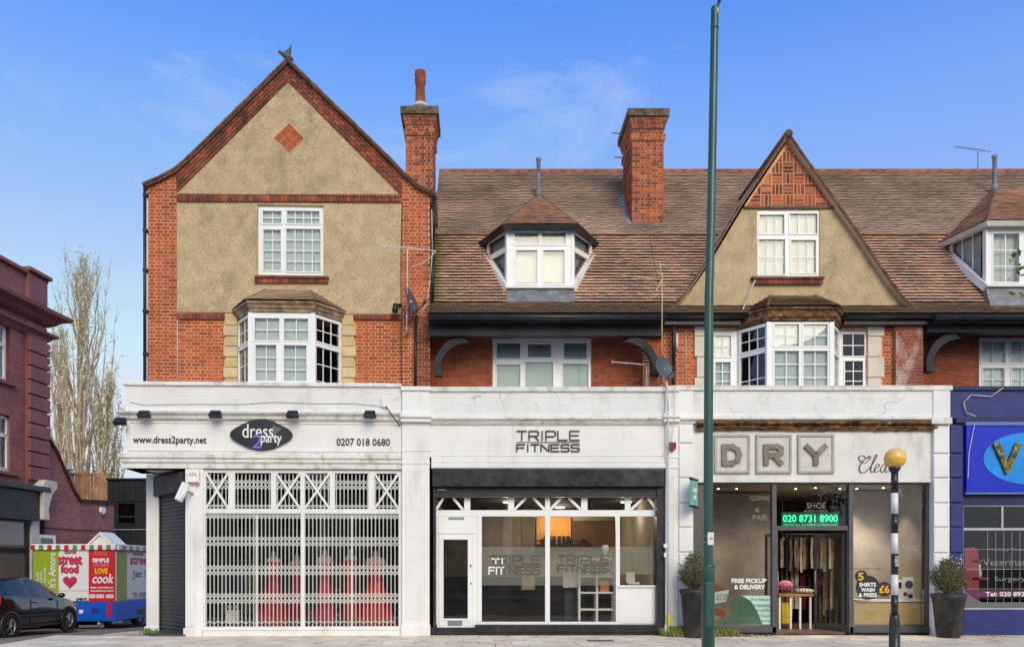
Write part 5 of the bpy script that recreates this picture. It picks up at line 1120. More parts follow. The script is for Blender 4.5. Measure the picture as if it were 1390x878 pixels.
mb = MB(); mb.box(X(1290)+.002, XD1, .0, 1.5, Z(567), Z(526)); part('parapet', mb, m_navy, Dd)
part('coping', MB().box(X(1293)+.002, XD1, -.045, .4, Z(530), Z(524.5)), m_navyd, Dd, bevel=.006)
part('cornice', MB().box(X(1294), XD1, -.10, .3, Z(575), Z(567)), m_navyd, Dd, bevel=.01)
mb = MB(); mb.pb(F0, 1290, 1308, 575, 890, -.03, .3); pd = part('pilaster', mb, m_navy, Dd, bevel=.006)
for y0, y1 in ((576, 615), (616, 648), (649, 682), (683, 715), (716, 750), (751, 785), (786, 820), (821, 863)): part('rusticated_block', MB().pb(F0, 1290.6, 1307.5, y0+.8, y1-.8, -.07, -.03), m_navy, pd, bevel=.012)
rs = random.Random(9); st = MB(); sts = [mat('white_sticker', (.75, .75, .75), .6), mat('pale_blue_sticker', c(120, 160, 210), .6), mat('orange_sticker', c(220, 130, 100), .6)]
for i in range(46): px_, py_ = rs.uniform(1291, 1306), 752+rs.random()**1.5*40*0+rs.uniform(0, 30); st.cm = rs.choice((0, 0, 1, 2)); w_ = rs.uniform(.8, 1.8); st.pb(F0, px_, px_+w_, py_, py_+w_*.8, -.0725-rs.random()*.002, -.070)
part('sticker', st, sts, pd, kind='stuff')
part('fascia', MB().box(X(1308), XD1, .0, .5, Z(685), Z(575)), m_navyd, Dd)
hD2 = [(X(1309.5), X(1361), Z(716), Z(687)), (X(1363.5), X(1440), Z(716), Z(687)), (X(1309.5), X(1440), Z(824.5), Z(719.5))]
swD = part('shop_window', plate(MB(), X(1308), X(1450), Z(827), Z(684), hD2, .03, .09), mat('grey_white_frame', c(176, 178, 180), .4), Dd, bevel=.004)
for a, b, e, f_ in hD2: part('pane', MB().add([(a, .06, e), (b, .06, e), (b, .06, f_), (a, .06, f_)], [(0, 1, 2, 3)]), m_shopglass, swD, recalc=False)
part('stall_riser', MB().box(X(1308), XD1, .0, .3, -.1, Z(827)), m_navy, Dd); part('shop_wall', MB().box(X(1450)+.002, XD1, .0, .3, Z(827)+.001, Z(685)-.001), m_navy, Dd)
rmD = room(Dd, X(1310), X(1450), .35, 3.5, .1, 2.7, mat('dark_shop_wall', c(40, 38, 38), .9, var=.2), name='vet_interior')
rd = mat('red_display_unit', c(176, 62, 72), .6, var=.05)
ds = thing('display_unit', 'red display unit with stepped shelves behind the vet window', 'display unit', F0, (X(1322, .5), .5, 0))
part('side_panel', MB().prism([(X(1309.5, .5), Z(824, .5)), (X(1330, .5), Z(824, .5)), (X(1328, .5), Z(750, .5)), (X(1323, .5), Z(742, .5)), (X(1309.5, .5), Z(743, .5))], .5, .56), rd, ds)
for y, xr in ((760, 1333), (783.5, 1343), (802, 1330)): part('shelf', MB().box(X(1320, .5), X(xr, .5), .5, .75, Z(y+3, .5), Z(y, .5)), rd, ds)
fg = thing('white_figurine', 'small white figurine on the red shelf in the vet window', 'figurine', F0, (X(1329, .6), .6, Z(783.5, .6)))
part('body', MB().lathe([(.05, Z(783, .6)), (.055, Z(778, .6)), (.03, Z(770, .6)), (.035, Z(767, .6)), (.005, Z(764, .6))], X(1329, .6), .6, 12), m_white, fg)
# ================================================================== SIGNS AND LETTERING
def tx(F, mb, s, a, b, y0, y1, d, **k):     # words over the photo rectangle a..b, y0..y1
    mx_, my_ = (a+b)/2, (y0+y1)/2
    return put_text(mb, s, F.p(a, my_, d)[0], F.p(b, my_, d)[0], F.p(mx_, y1, d)[1], F.p(mx_, y0, d)[1], d, **k)
def lettering(name, label, F, items, d, mats, cat='lettering', base=None, **k):
    """flat words; items = (text, px0, px1, py0, py1[, material index])"""
    mb = MB()
    for it in items: mb.cm = it[5] if len(it) > 5 else 0; tx(F, mb, *it[:5], d, **k)
    return solo(name, mb, mats, label, cat, F)
lettering('web_address', 'thin dark web address lettering at the left end of the white fascia', FA, [('www.dress2party.net', 180.5, 280, 592, 604)], -.012, m_textdark, thick=.011, bold=.003)
lettering('phone_number', 'thin dark phone number lettering at the right end of the white fascia', FA, [('0207 018 0680', 457, 529, 595, 604.5)], -.012, m_textdark, thick=.011, bold=.003)
sg = thing('oval_sign', 'black rounded diamond sign reading dress 2 party on the white fascia', 'sign', FA, (f(355, 590, 0)[0], 0, f(355, 612, 0)[1]))
c0 = f(355.5, 590.5, 0); rx, rz_ = f(401, 590, 0)[0]-c0[0], c0[1]-f(355, 612, 0)[1]
def rdiamond(rx, rz, k=.42, n_=8):
    P = [(rx, 0), (0, rz), (-rx, 0), (0, -rz)]; out = []
    for i in range(4):
        a, b, c_ = Vector(P[i-1]), Vector(P[i]), Vector(P[(i+1) % 4]); s, e = b+(a-b)*k, b+(c_-b)*k
        for j in range(n_+1): t = j/n_; q = s*(1-t)**2+b*2*t*(1-t)+e*t*t; out.append((c0[0]+q.x, c0[1]+q.y))
    return out
part('sign_board', MB().prism(rdiamond(rx*1.18, rz_*1.24), -.06, -.0), m_gloss_black, sg, bevel=.006)
mb = MB(); mb.prism([(c0[0]+rx*a, c0[1]+rz_*b) for a, b in ((.35, .62), (.62, .38), (.42, .02), (.66, -.28), (.5, -.5), (.2, -.1), (.3, .2))], -.062, -.0605); part('grey_sweep', mb, mat('grey_print', (.12, .12, .13), .4), sg)
mb = MB(); tx(FA, mb, 'dress', 329, 371, 575.5, 594, -.066, bold=.0025); part('lettering', mb, m_textwhite, sg, label='white word dress')
mb = MB(); tx(FA, mb, 'party', 354, 382, 590, 604.5, -.066, bold=.003); part('lettering', mb, m_textwhite, sg, label='white word party')
mb = MB(); tx(FA, mb, '2', 342, 355, 590, 608, -.067, bold=.002, shear=.1); part('lettering', mb, mat('violet_lettering', c(132, 104, 214), .5), sg, label='violet figure 2')
tf = thing('studio_sign', 'dark wide lettering TRIPLE FITNESS with a line between on white fascia', 'sign', F0, (X(744), 0, Z(614)))
mb = MB(); put_strokes(mb, 'TRIPLE', X(702), X(786), Z(597.3), Z(585.2), .026, -.012); part('lettering', mb, m_textdark, tf)
mb = MB(); put_strokes(mb, 'FITNESS', X(701.5), X(786), Z(612.5), Z(603.2), .026, -.012); part('lettering', mb, m_textdark, tf)
part('line', MB().box(X(701), X(787), -.018, 0, Z(600.2)-.004, Z(600.2)+.006), m_textdark, tf)
# DRY letters in three shallow frames, and the script word
m_metal_l = mat('tarnished_metal_letter', c(124, 117, 108), .42, metal=.2, var=.12, vs=6, dirt=(c(84, 74, 66), .5, 5, (1, 1, .3), .54))
for ch_, a, b, la, lb in (('D', 969.5, 1018, 979, 1006), ('R', 1026, 1074.5, 1035.5, 1062.5), ('Y', 1082.5, 1132, 1091, 1122)):
    t = thing('letter_box', 'grey framed square with the metal letter %s on the dry cleaner fascia' % ch_, 'sign', F0, (X((a+b)/2), 0, Z(642)), group='framed letters on the dry cleaner fascia')
    ba, bb, bz0, bz1 = X(a), X(b), Z(642), Z(589.5)
    part('frame', plate(MB(), ba, bb, bz0, bz1, [(ba+.05, bb-.05, bz0+.05, bz1-.05)], -.035, .019), mat('grey_letter_frame', c(176, 172, 164), .6, var=.08, vs=6), t, bevel=.006)
    part('back_panel', MB().box(ba+.045, bb-.045, -.008, .019, bz0+.045, bz1-.045), mat('grey_letter_panel', c(206, 204, 198), .6, var=.05, vs=5, dirt=(c(140, 134, 124), .4, 3, (1, 1, .5), .56)), t)
    mb = MB(); w_l = .105
    for st in {'D': [[(0, 0), (0, 1), (.55, 1), (.9, .8), (1, .5), (.9, .2), (.55, 0), (0, 0)]], 'R': [[(0, 0), (0, 1), (.75, 1), (1, .88), (1, .62), (.75, .48), (0, .48)], [(.5, .48), (1, 0)]], 'Y': [[(0, 1), (.5, .45), (.5, 0)], [(1, 1), (.5, .45)]]}[ch_]:
        stroke_poly(mb, [(X(la)+w_l/2+a_*(X(lb)-X(la)-w_l), Z(632)+w_l/2+b_*(Z(603)-Z(632)-w_l)) for a_, b_ in st], w_l, -.012, .045)
    part('letter', mb, m_metal_l, t)
scr = thing('script_sign', 'thin grey handwritten style word beginning Clea beside the framed letters', 'sign', F0, (X(1190), 0, Z(641)))
mb = MB()
def bez(pts, w, n_=10):
    P = [Vector((X(a), Z(b))) for a, b in pts]; out = []
    for i in range(len(P)-1):
        p0, p1, p2, p3 = P[max(i-1, 0)], P[i], P[i+1], P[min(i+2, len(P)-1)]
        for k in range(n_):
            t = k/n_; out.append(.5*((2*p1)+(-p0+p2)*t+(2*p0-5*p1+4*p2-p3)*t*t+(-p0+3*p1-3*p2+p3)*t**3))
    out.append(P[-1])
    for i in range(len(out)-1):
        a, b = out[i], out[i+1]; d = (b-a)
        if d.length < 1e-5: continue
        ww = w*.62*(.55+.9*abs(d.normalized().y)); nn = Vector((-d.y, d.x)).normalized()*ww/2; mb.prism([(a+nn)[:], (b+nn)[:], (b-nn)[:], (a-nn)[:]], .006, .0195)
bez([(1178, 622), (1182, 618.5), (1181, 623), (1174, 628), (1168, 625), (1166, 620), (1172, 618), (1175, 621)], .02)
bez([(1180, 619), (1172, 625), (1167, 634), (1168, 640), (1173, 641), (1180, 636)], .024)
bez([(1180, 636), (1187, 626), (1191, 618), (1188.5, 618), (1184, 630), (1182.5, 638), (1184, 640.5), (1189, 636)], .020)
bez([(1189, 636), (1194, 632), (1193, 629.5), (1190, 631), (1187.5, 637), (1189, 640.5), (1196, 637)], .018)
bez([(1203, 631), (1200, 630), (1196, 636), (1197, 640.5), (1200, 639), (1204, 631), (1202, 639), (1203.5, 640.5), (1208, 636)], .018)
bez([(1208, 636), (1211, 630.5), (1208.5, 640), (1212, 634), (1216, 630.5), (1215, 639), (1218, 640)], .018)
part('lettering', mb, mat('grey_script', c(84, 82, 80), .5), scr)
# faint ghost of removed letters stays in the paint: left to the stained fascia material
vs_ = thing('vet_sign', 'bright blue sign board with a pale ellipse and metal letter V', 'sign', F0, (X(1350), -.05, Z(668)))
part('sign_board', MB().box(X(1307.5), X(1480), -.11, -.002, Z(668), Z(579)), mat('bright_blue_board', c(8, 40, 190), .35, var=.03), vs_, bevel=.008)
part('board_edge', MB().box(X(1306), X(1481), -.13, -.0, Z(578.5), Z(574)).box(X(1306), X(1481), -.12, 0, Z(671), Z(668.5)), mat('blue_grey_edge', c(96, 116, 180), .4), vs_)
ell = [(X(1392)+X(650+62)*math.cos(t*math.pi/24), Z(623)+(Z(0)-Z(35))*math.sin(t*math.pi/24)) for t in range(48)]
part('pale_ellipse', MB().prism(ell, -.118, -.111), mat('sky_blue_print', c(20, 140, 226), .35), vs_)
mb = MB(); tx(F0, mb, 'V', 1350, 1386, 602, 642, -.17, thick=.05, bold=.02); part('letter', mb, mat('bronze_letter', c(130, 118, 70), .3, metal=.8, var=.5, vs=14), vs_)
part('hanging_wire', MB().path([(X(1317), -.14, Z(577)), (X(1310), -.13, Z(615)), (X(1308.5), -.13, Z(650))], .008), m_pipe_w, vs_)
pipe(Dd, F0, [(1362, 526, -.06), (1345, 538, -.05), (1318, 536, -.05), (1308, 546, -.05), (1312, 560, -.05), (1325, 565, -.12)], .009, m_pipe_w, 'cable')
# small hanging sign on the pilaster
hs_ = thing('projecting_sign', 'small green and white hanging sign on the pilaster left of the dry cleaner', 'sign', F0, (X(940, -.4), -.4, Z(688, -.4)))
Mh = Matrix.Translation((X(946, -.1), -.1, 0)) @ Matrix.Rotation(R(-122), 4, 'Z')
part('sign_board', MB(Mh).box(0, .42, -.02, .02, Z(686, -.3), Z(652, -.3)), mat('mint_sign', c(120, 190, 166), .5, var=.12, vs=6), hs_, bevel=.006)
part('sign_print', MB(Mh).box(.08, .34, .021, .023, Z(668, -.3), Z(662, -.3)).box(.12, .30, .021, .023, Z(677, -.3), Z(672, -.3)).box(.08, .34, -.023, -.021, Z(668, -.3), Z(662, -.3)), m_textwhite, hs_)
part('bracket', MB(Mh).box(-.02, .44, -.03, .03, Z(651.5, -.3), Z(649, -.3)).box(-.02, .44, -.03, .03, Z(688.5, -.3), Z(686, -.3)), m_beam, hs_)
# shop window lettering
WD = fc+.032
m_ghost = glass('faded_white_vinyl', tint=(.9, .9, .9), refl=.0, film=.40, filmcol=c(200, 190, 176))
tf2 = thing('window_lettering', 'dark TRIPLE FITNESS lettering on the left frosted pane of the studio', 'lettering', F0, (XX(693), fr+.03, ZZ(785)))
def tri(parent, a, b, y0, y1, m, d, w=.028, line=True, w1='TRIPLE', w2='FITNESS', f1=1.0, f2=1.0):
    mb = MB(); h_ = y1-y0; put_strokes(mb, w1, X(a, d), X(a+(b-a)*f1, d), Z(y0+h_*.44, d), Z(y0, d), w, d, .003); put_strokes(mb, w2, X(a, d), X(a+(b-a)*f2, d), Z(y1, d), Z(y0+h_*.6, d), w, d, .003)
    if line: mb.box(X(a, d), X(b, d), d-.003, d, Z(y0+h_*.53, d)-.004, Z(y0+h_*.53, d)+.004)
    part('lettering', mb, m, parent)
m_gr = mat('grey_vinyl', c(84, 82, 74), .6); tri(tf2, 665, 733, 754, 779, m_gr, fr+.030, .026)
mb = MB(); put_strokes(mb, 'FIT', XX(664), XX(684), ZZ(778.5), ZZ(769.5), .03, fr+.024, .002); put_strokes(mb, 'TI', XX(668), XX(683), ZZ(764), ZZ(758), .03, fr+.024, .002); part('lettering', mb, m_textwhite, tf2, label='white letters FIT over the dark word')
tf3 = thing('window_lettering', 'dark TRIPLE FITNESS lettering on the right frosted pane behind the shelf unit', 'lettering', F0, (XX(790), fr+.03, ZZ(785))); tri(tf3, 757, 826, 754, 776, m_gr, fr+.030, .026)
m_green = glow('green_led', c(50, 226, 168), 1.0)
led = thing('led_phone_sign', 'green lit phone number sign above the dry cleaner door', 'sign', F0, (X(1100, .25), .25, Z(714, .25)))
part('sign_board', MB().box(X(1061, .2), X(1139, .2), .2, .24, Z(714.5, .2), Z(695, .2)), mat('dark_green_board', c(24, 92, 74), .5), led)
mb = MB(); tx(F0, mb, '020 8731 8900', 1063, 1137, 698.5, 708, .195, bold=.006); part('lettering', mb, m_green, led)
mb = MB(); tx(F0, mb, 'SERVICE ALL CLEANING ALTERATIONS', 1063, 1137, 710.5, 713, .195); part('lettering', mb, m_green, led)
lettering('window_lettering', 'faded word SHOE and REPAIRS over the dry cleaner door', F0, [('SHOE', 1095, 1121, 682, 690), ('REPAIRS', 1092, 1124, 696-4, 694.5)], WD, m_ghost)
lettering('window_lettering', 'faded words with & PAIR at the top of the left cleaner window', F0, [('CLOTHES', 1018, 1045, 673, 679), ('&', 1025, 1031, 689, 695), ('PAIR', 1022, 1042, 698, 706)], WD, m_ghost)
lettering('window_lettering', 'white words FREE PICKUP & DELIVERY low in the left cleaner window', F0, [('FREE PICKUP', 993.5, 1040, 785, 790.5), ('& DELIVERY', 997, 1038, 793.5, 799)], WD, m_textwhite, bold=.006)
gp_ = thing('window_poster', 'green and white list of services stuck low in the left cleaner window', 'poster', F0, (XQ(1010), WD, ZQ(849)))
mb = MB(); mb.prism([(XQ(1046.5), ZQ(847)), (XQ(1046.5), ZQ(808)), (XQ(1008), ZQ(808)), (XQ(1020), ZQ(815)), (XQ(1028), ZQ(828)), (XQ(1034), ZQ(842)), (XQ(1036), ZQ(847))], WD-.002, WD); part('print', mb, mat('pale_green_print', c(178, 212, 198), .6), gp_)
mb = MB(); mb.prism([(XQ(972), ZQ(847)), (XQ(1035), ZQ(847)), (XQ(1027), ZQ(828)), (XQ(1019), ZQ(815)), (XQ(1004), ZQ(808)), (XQ(990), ZQ(818)), (XQ(996), ZQ(834)), (XQ(972), ZQ(842))], WD-.003, WD-.0005); part('print', mb, glass('green_film', tint=(.6, .7, .62), film=.35, filmcol=c(104, 138, 118)), gp_)
mb = MB()
for i, (s, a) in enumerate((('Shoe Repairs', 1019), ('Alterations & Alterations', 1003), ('Shirts & Laundry', 1016), ('Curtain and Duvet Covers', 1000), ('Suede & Leather Cleaning', 994))): tx(F0, mb, s, a, 1045, 811+7.2*i, 816+7.2*i, WD-.006)
part('lettering', mb, mat('green_lettering', c(28, 112, 78), .5), gp_)
lettering('window_lettering', 'faded words SUEDE & LEATHER CLEANING across the right cleaner window', F0, [('SUEDE & LEATHER', 1165.5, 1212, 740, 748), ('CLEANING', 1216, 1247, 740, 748), ('CARE', 1165.5, 1180, 729, 735)], WD, m_ghost)
lettering('window_lettering', 'thin dark line of small words above the black discs', F0, [('SAME DAY SERVICE AVAILABLE', 1157.5, 1195, 770, 773)], WD, m_textdark)
def disc(cx_, cy_, r_, d, n_=40): x, z = X(cx_, d), Z(cy_, d); rr = X(PX+r_, d); return [(x+rr*math.cos(2*math.pi*i/n_), z+rr*math.sin(2*math.pi*i/n_)) for i in range(n_)]
pd_ = thing('window_sticker', 'three black discs with 5 SHIRTS WASH & PRESS and the price', 'sticker', F0, (XQ(1180), WD, ZQ(812)))
part('print', MB().prism(disc(1169, 782, 8.5, WD-.002), WD-.004, WD-.002).prism(disc(1178, 797, 16.5, WD), WD-.002, WD).prism(disc(1200, 799, 10, WD-.002), WD-.004, WD-.002), m_textdark, pd_)
mb = MB(); tx(F0, mb, '5', 1165, 1172, 777, 787, WD-.006, bold=.008); tx(F0, mb, '£6', 1194, 1207, 794.5, 804, WD-.006, bold=.008); part('lettering', mb, mat('amber_lettering', c(244, 178, 50), .5), pd_)
mb = MB(); tx(F0, mb, 'SHIRTS', 1166.5, 1189, 790.5, 795.5, WD-.006, bold=.005); tx(F0, mb, 'WASH', 1169, 1187, 797.5, 802.5, WD-.006, bold=.005); tx(F0, mb, '& PRESS', 1166, 1190, 804.5, 809.5, WD-.006, bold=.005); part('lettering', mb, m_textwhite, pd_)
m_van_txt = glass('frosted_lettering', tint=(.8, .8, .8), refl=0, film=.45, filmcol=c(190, 188, 184))
lettering('window_lettering', 'pale word Veterinary with smaller lines on the vet window', F0, [('Veterinary', 1334, 1400, 758, 770), ('Finchley Road', 1340, 1392, 743.5, 748), ('Surgery', 1350, 1392, 782, 790)], .055, m_van_txt)
vt = thing('phone_strip', 'purple strip with the phone number low on the vet window', 'sticker', F0, (X(1360), .05, Z(810)))
part('print', MB().prism([(X(1312), Z(800)), (X(1320), Z(800.5)), (X(1330), Z(801)), (X(1440), Z(801)), (X(1440), Z(810)), (X(1326), Z(810)), (X(1317), Z(806))], .050, .053), mat('purple_print', c(96, 44, 84), .6), vt)
mb = MB(); tx(F0, mb, 'Tel: 020 8922 7788', 1338, 1420, 803, 808.5, .048, bold=.003); part('lettering', mb, m_textwhite, vt)
mb = MB(); mb.prism([(X(1310), Z(824)), (X(1440), Z(824)), (X(1440), Z(817)), (X(1335), Z(817)), (X(1320), Z(809)), (X(1310), Z(800))], .050, .053); part('print', mb, glass('grey_film', tint=(.6, .6, .6), film=.5, filmcol=c(150, 150, 152)), vt)
mb = MB()
for i in range(9): mb.box(X(1345+11*i)-.004, X(1345+11*i)+.004, .10, .108, Z(824), Z(720))
for y in (745, 772, 799): mb.box(X(1310), X(1440), .11, .118, Z(y)-.004, Z(y)+.004)
solo('window_grille', mb, m_pipe_w, 'thin grey wire grille behind the vet window', 'grille')

# ================================================================== THINGS FIXED TO THE FACADES
def floodlight(px, py, F, label):
    d = -.26; x, z = F.p(px, py, d); t = thing('floodlight', label, 'lamp', F, (x, d, z), group='black floodlights above the dress shop sign')
    Mf = Matrix.Translation((x, d, z)) @ Matrix.Rotation(R(-24), 4, 'X')
    part('lamp_housing', MB(Mf).add([(-.13, -.03, -.07), (.13, -.03, -.07), (.13, .09, -.07), (-.13, .09, -.07), (-.10, -.0, .07), (.10, -.0, .07), (.10, .08, .07), (-.10, .08, .07)], [(0,3,2,1),(4,5,6,7),(0,1,5,4),(1,2,6,5),(2,3,7,6),(3,0,4,7)]), m_black, t, bevel=.01)
    part('arm', MB().tube((x, d+.06, z+.03), (x, .0, z+.03), .012), m_black, t); return t
for px_, lb in ((195, 'leftmost black floodlight on the white fascia above the web address'), (292, 'second black floodlight from the left, between web address and diamond sign'), (397, 'black floodlight just right of the diamond sign'), (502, 'black floodlight above the phone number')): floodlight(px_, 560.5, FA, lb)
floodlight(162.5, 570, FA, 'black floodlight sticking out past the left corner of the fascia')
def alarm(px0, px1, py0, py1, F, label, words=None, m=None):
    x0, x1 = F.p(px0, py0, -.1)[0], F.p(px1, py0, -.1)[0]; z1, z0 = F.p(px0, py0, -.1)[1], F.p(px0, py1, -.1)[1]
    t = thing('alarm_box', label, 'alarm', F, ((x0+x1)/2, 0, z0)); part('box', MB().prism([(x0, z1), (x1, z1), (x1, z0+.07), ((x0+x1)/2, z0), (x0, z0+.07)] if words is None else [(x0, z1), (x1, z1), (x1, z0), (x0, z0)], -.11, -.03), m or m_white, t, bevel=.01)
    if words:
        mb = MB(); mb.box(x0+.005, x1-.005, -.112, -.110, z0+.005, z0+.03); put_text(mb, words, x0+.03, x1-.03, z0+.15, z0+.22, -.113); part('lettering', mb, mat('red_lettering', c(190, 40, 50), .5), t)
    return t
alarm(254.5, 270, 637, 656, FA, 'white alarm box with red lettering beside the dress shop door', 'ADL')
alarm(908, 918, 600, 613, F0, 'small rusty red alarm box on the white pilaster', None, mat('faded_red_box', c(126, 62, 54), .7, var=.2, vs=9))
cc = thing('security_camera', 'white security camera pointing down beside the roller shutter', 'camera', FA, (f(252, 668, -.2)[0], -.1, f(252, 668, -.2)[1]))
p, q = f(254, 657, -.22), f(244, 680, -.30); part('camera_body', MB().tube((p[0], -.22, p[1]), (q[0], -.32, q[1]), .062, n_=10), m_white, cc); part('sun_hood', MB().tube((p[0]-.03, -.24, p[1]+.02), (q[0]-.03, -.34, q[1]+.02), .068, n_=6), m_white, cc)
p2_ = f(262, 670, -.03); part('arm', MB().path([(p[0], -.2, p[1]-.15), (p2_[0], -.03, p2_[1])], .022), m_steel, cc)
jb = thing('junction_box', 'small white junction box with a cable on the dress shop parapet', 'box', FA, (f(522, 546, 0)[0], -.05, f(522, 552, 0)[1]))
a, b = f(518, 538, -.06), f(526, 552, -.06); part('box', MB().box(a[0], b[0], -.07, 0, b[1], a[1]), m_white, jb, bevel=.006)
part('cable', MB().path([(b[0]-.03, -.03, b[1]), (*f(529, 560, -.03)[:1], -.17, f(529, 560, 0)[1]), (f(536, 570, 0)[0], -.18, f(536, 570, 0)[1]), (f(543, 578, 0)[0], -.03, f(543, 578, 0)[1])], .012), m_black, jb)
part('cable', MB().path([(f(px_, 0, -.02)[0], -.02, f(px_, py_, -.02)[1]) for px_, py_ in ((176, 545), (196, 549), (260, 548), (330, 548), (372, 545), (420, 547), (480, 547), (518, 551))], .007), m_pipe_w, jb)
def aerial_yagi(label, x0, z0, x1, z1, d, mast, n_=14, el=.16, F=F0, m=None, refl=True, vert=True):
    m = m or m_pipe_w; t = thing('tv_aerial', label, 'aerial', F, (mast[0], d, mast[1]))
    part('boom', MB().tube((x0, d, z0), (x1, d, z1), .009, n_=6), m, t)
    for i in range(n_):
        k = i/(n_-1)*.78; x, z = x0+(x1-x0)*k, z0+(z1-z0)*k
        part('element', MB().tube((x, d-.02, z-el/2*.35), (x, d+.02, z+el/2*.35), .007, n_=5) if vert else MB().tube((x, d-el/2, z), (x, d+el/2, z), .006, n_=5), m, t)
    if refl: part('reflector', MB().tube((x1, d, z1), (x1+(x1-x0)*.02-.10, d-.1, z1+.30), .012, n_=5).tube((x1, d, z1), (x1-.16, d-.1, z1-.28), .012, n_=5), m, t)
    part('mast', MB().path([(mast[0], d+.02, mast[1]), (mast[2], d+.02, mast[3])], .012, 8), m, t); return t
a, b, e, g_ = f(515, 332.5, .6), f(592, 340.5, .6), f(552, 436, .6), f(553, 337, .6)
t = aerial_yagi('long pale aerial on a mast in front of the big gable house right pier', a[0], a[1], b[0], b[1], .6, (e[0], e[1]-.25, g_[0], g_[1]), n_=16, F=FA, refl=False, el=.2)
part('wall_bracket', MB().path([(e[0], .6, e[1]+.1), (e[0], .98, e[1]+.1)], .02).path([(e[0], .6, e[1]-.15), (e[0], .98, e[1]-.15)], .02), m_steel, t)
p = f(592, 340, .6); q = f(558, 362, .6); part('cable', MB().path([(p[0], .6, p[1]), (f(584, 350, .6)[0], .6, f(584, 350, .6)[1]), (f(572, 358, .6)[0], .6, f(572, 358, .6)[1]), (q[0], .6, q[1])], .009), m_pipe_w, t)
def dish(label, F, px, py, d, r_, face, mast_px=None, name='satellite_dish', flat=.5):
    x, z = F.p(px, py, d); t = thing(name, label, 'satellite dish', F, (x, d+.2, z)); Md = Matrix.Translation((x, d, z)) @ Matrix.Rotation(R(face), 4, 'Z') @ Matrix.Rotation(R(90-18), 4, 'X')
    mb = MB(Md); prof = [(.001, -.05), (r_*.4, -.042), (r_*.75, -.018), (r_, .012), (r_, .020), (r_*.75, -.010), (r_*.4, -.034), (.001, -.042)]
    mb.lathe(prof, n_=24, ey=1.12); part('reflector', mb, m_dish, t)
    part('feed_arm', MB(Md).path([(0, -r_*1.05, 0), (0, -r_*.7, r_*1.1)], .012), m_beam, t); part('receiver', MB(Md).tube((0, -r_*.75, r_*.95), (0, -r_*.6, r_*1.2), .035), m_black, t)
    part('bracket', MB().path([(x, d+.05, z), (x, d+.28, z-.02), (x, d+.28, z-.25)], .02), m_steel, t); return t
dish('thin grey satellite dish seen edge-on beside the aerial mast', FA, 558, 408, .62, .26, 68)
dish('round grey satellite dish beside the black downpipe above the parapet', F0, 902, 500, .35, .24, 28)
cl = solo('security_floodlight', MB().tube((f(537, 414, .8)[0], .8, f(537, 414, .8)[1]), (f(536, 423, .75)[0], .72, f(536, 423, .75)[1]), .06, n_=10).tube((f(538, 414, .8)[0], .8, f(538, 414, .8)[1]), (f(544, 414, .98)[0], .98, f(544, 414, .98)[1]), .03), m_black, 'small black outdoor lamp on the pebbledash left of the aerial mast', 'lamp', FA)
aerial_yagi('yellowed aerial on a white mast in front of the red tiled slope', X(845, .1), Z(374, .1), X(899, .1), Z(379, .1), .1, (X(899, .1), Z(481, .1), X(899, .1), Z(371, .1)), n_=12, m=mat('yellowed_pipe', c(206, 188, 140), .6, var=.15, vs=8), el=.14)
t = aerial_yagi('white aerial standing on the parapet in front of the right bracket', X(831, .6), Z(491, .6), X(879, .6), Z(495, .6), .6, (X(878, .6), Z(528, .6), X(878, .6), Z(493, .6)), n_=3, refl=False)
mb = MB()
for k in range(7): mb.tube((X(866+2*k, .5), .45, Z(476+4*k, .5)), (X(880+1.2*k, .5), .6, Z(470+5*k, .5)), .014, n_=6)
part('folded_element', mb, m_beam, t)
aerial_yagi('small dark aerial standing on the ridge of the vet house', X(1298, 5), Z(199.5, 5), X(1345, 5), Z(206, 5), 5.0, (X(1328, 5), Z(231, 5), X(1328, 5), Z(205, 5)), n_=9, m=m_lead, refl=False, vert=False)
part('reflector', MB().tube((X(1344, 5), 5, Z(206, 5)), (X(1340, 5), 5, Z(194, 5)), .012), m_lead, t) if False else None
# pigeon on the apex
pg = thing('pigeon', 'grey pigeon with raised wings perched on the big gable', 'bird', FA, (f(389, 81, .9)[0], .95, f(389, 81, .9)[1])); bx_, bz_ = f(389, 78, .9)
mb = MB(); mb.lathe([(.005, -.16), (.05, -.10), (.075, 0), (.055, .09), (.035, .14), (.04, .17), (.02, .21), (.004, .23)], n_=10); Mp = Matrix.Translation((bx_, .95, bz_+.05)) @ Matrix.Rotation(R(-60), 4, 'Y'); mb.v = [Mp @ v for v in mb.v]
part('body', mb, mat('grey_plumage', c(96, 104, 104), .8, var=.2, vs=20), pg); part('wing', MB().prism([(bx_-.04, bz_+.06), (bx_+.05, bz_+.08), (bx_+.12, bz_+.30), (bx_+.05, bz_+.2), (bx_-.03, bz_+.14)], .90, .915), mat('grey_plumage', ()), pg)
part('wing', MB().prism([(bx_-.02, bz_+.06), (bx_+.06, bz_+.08), (bx_+.09, bz_+.27), (bx_+.02, bz_+.2)], .99, 1.003), mat('grey_plumage', ()), pg); part('leg', MB().tube((bx_, .95, bz_-.06), (bx_, .95, bz_+.02), .008), m_verge, pg)
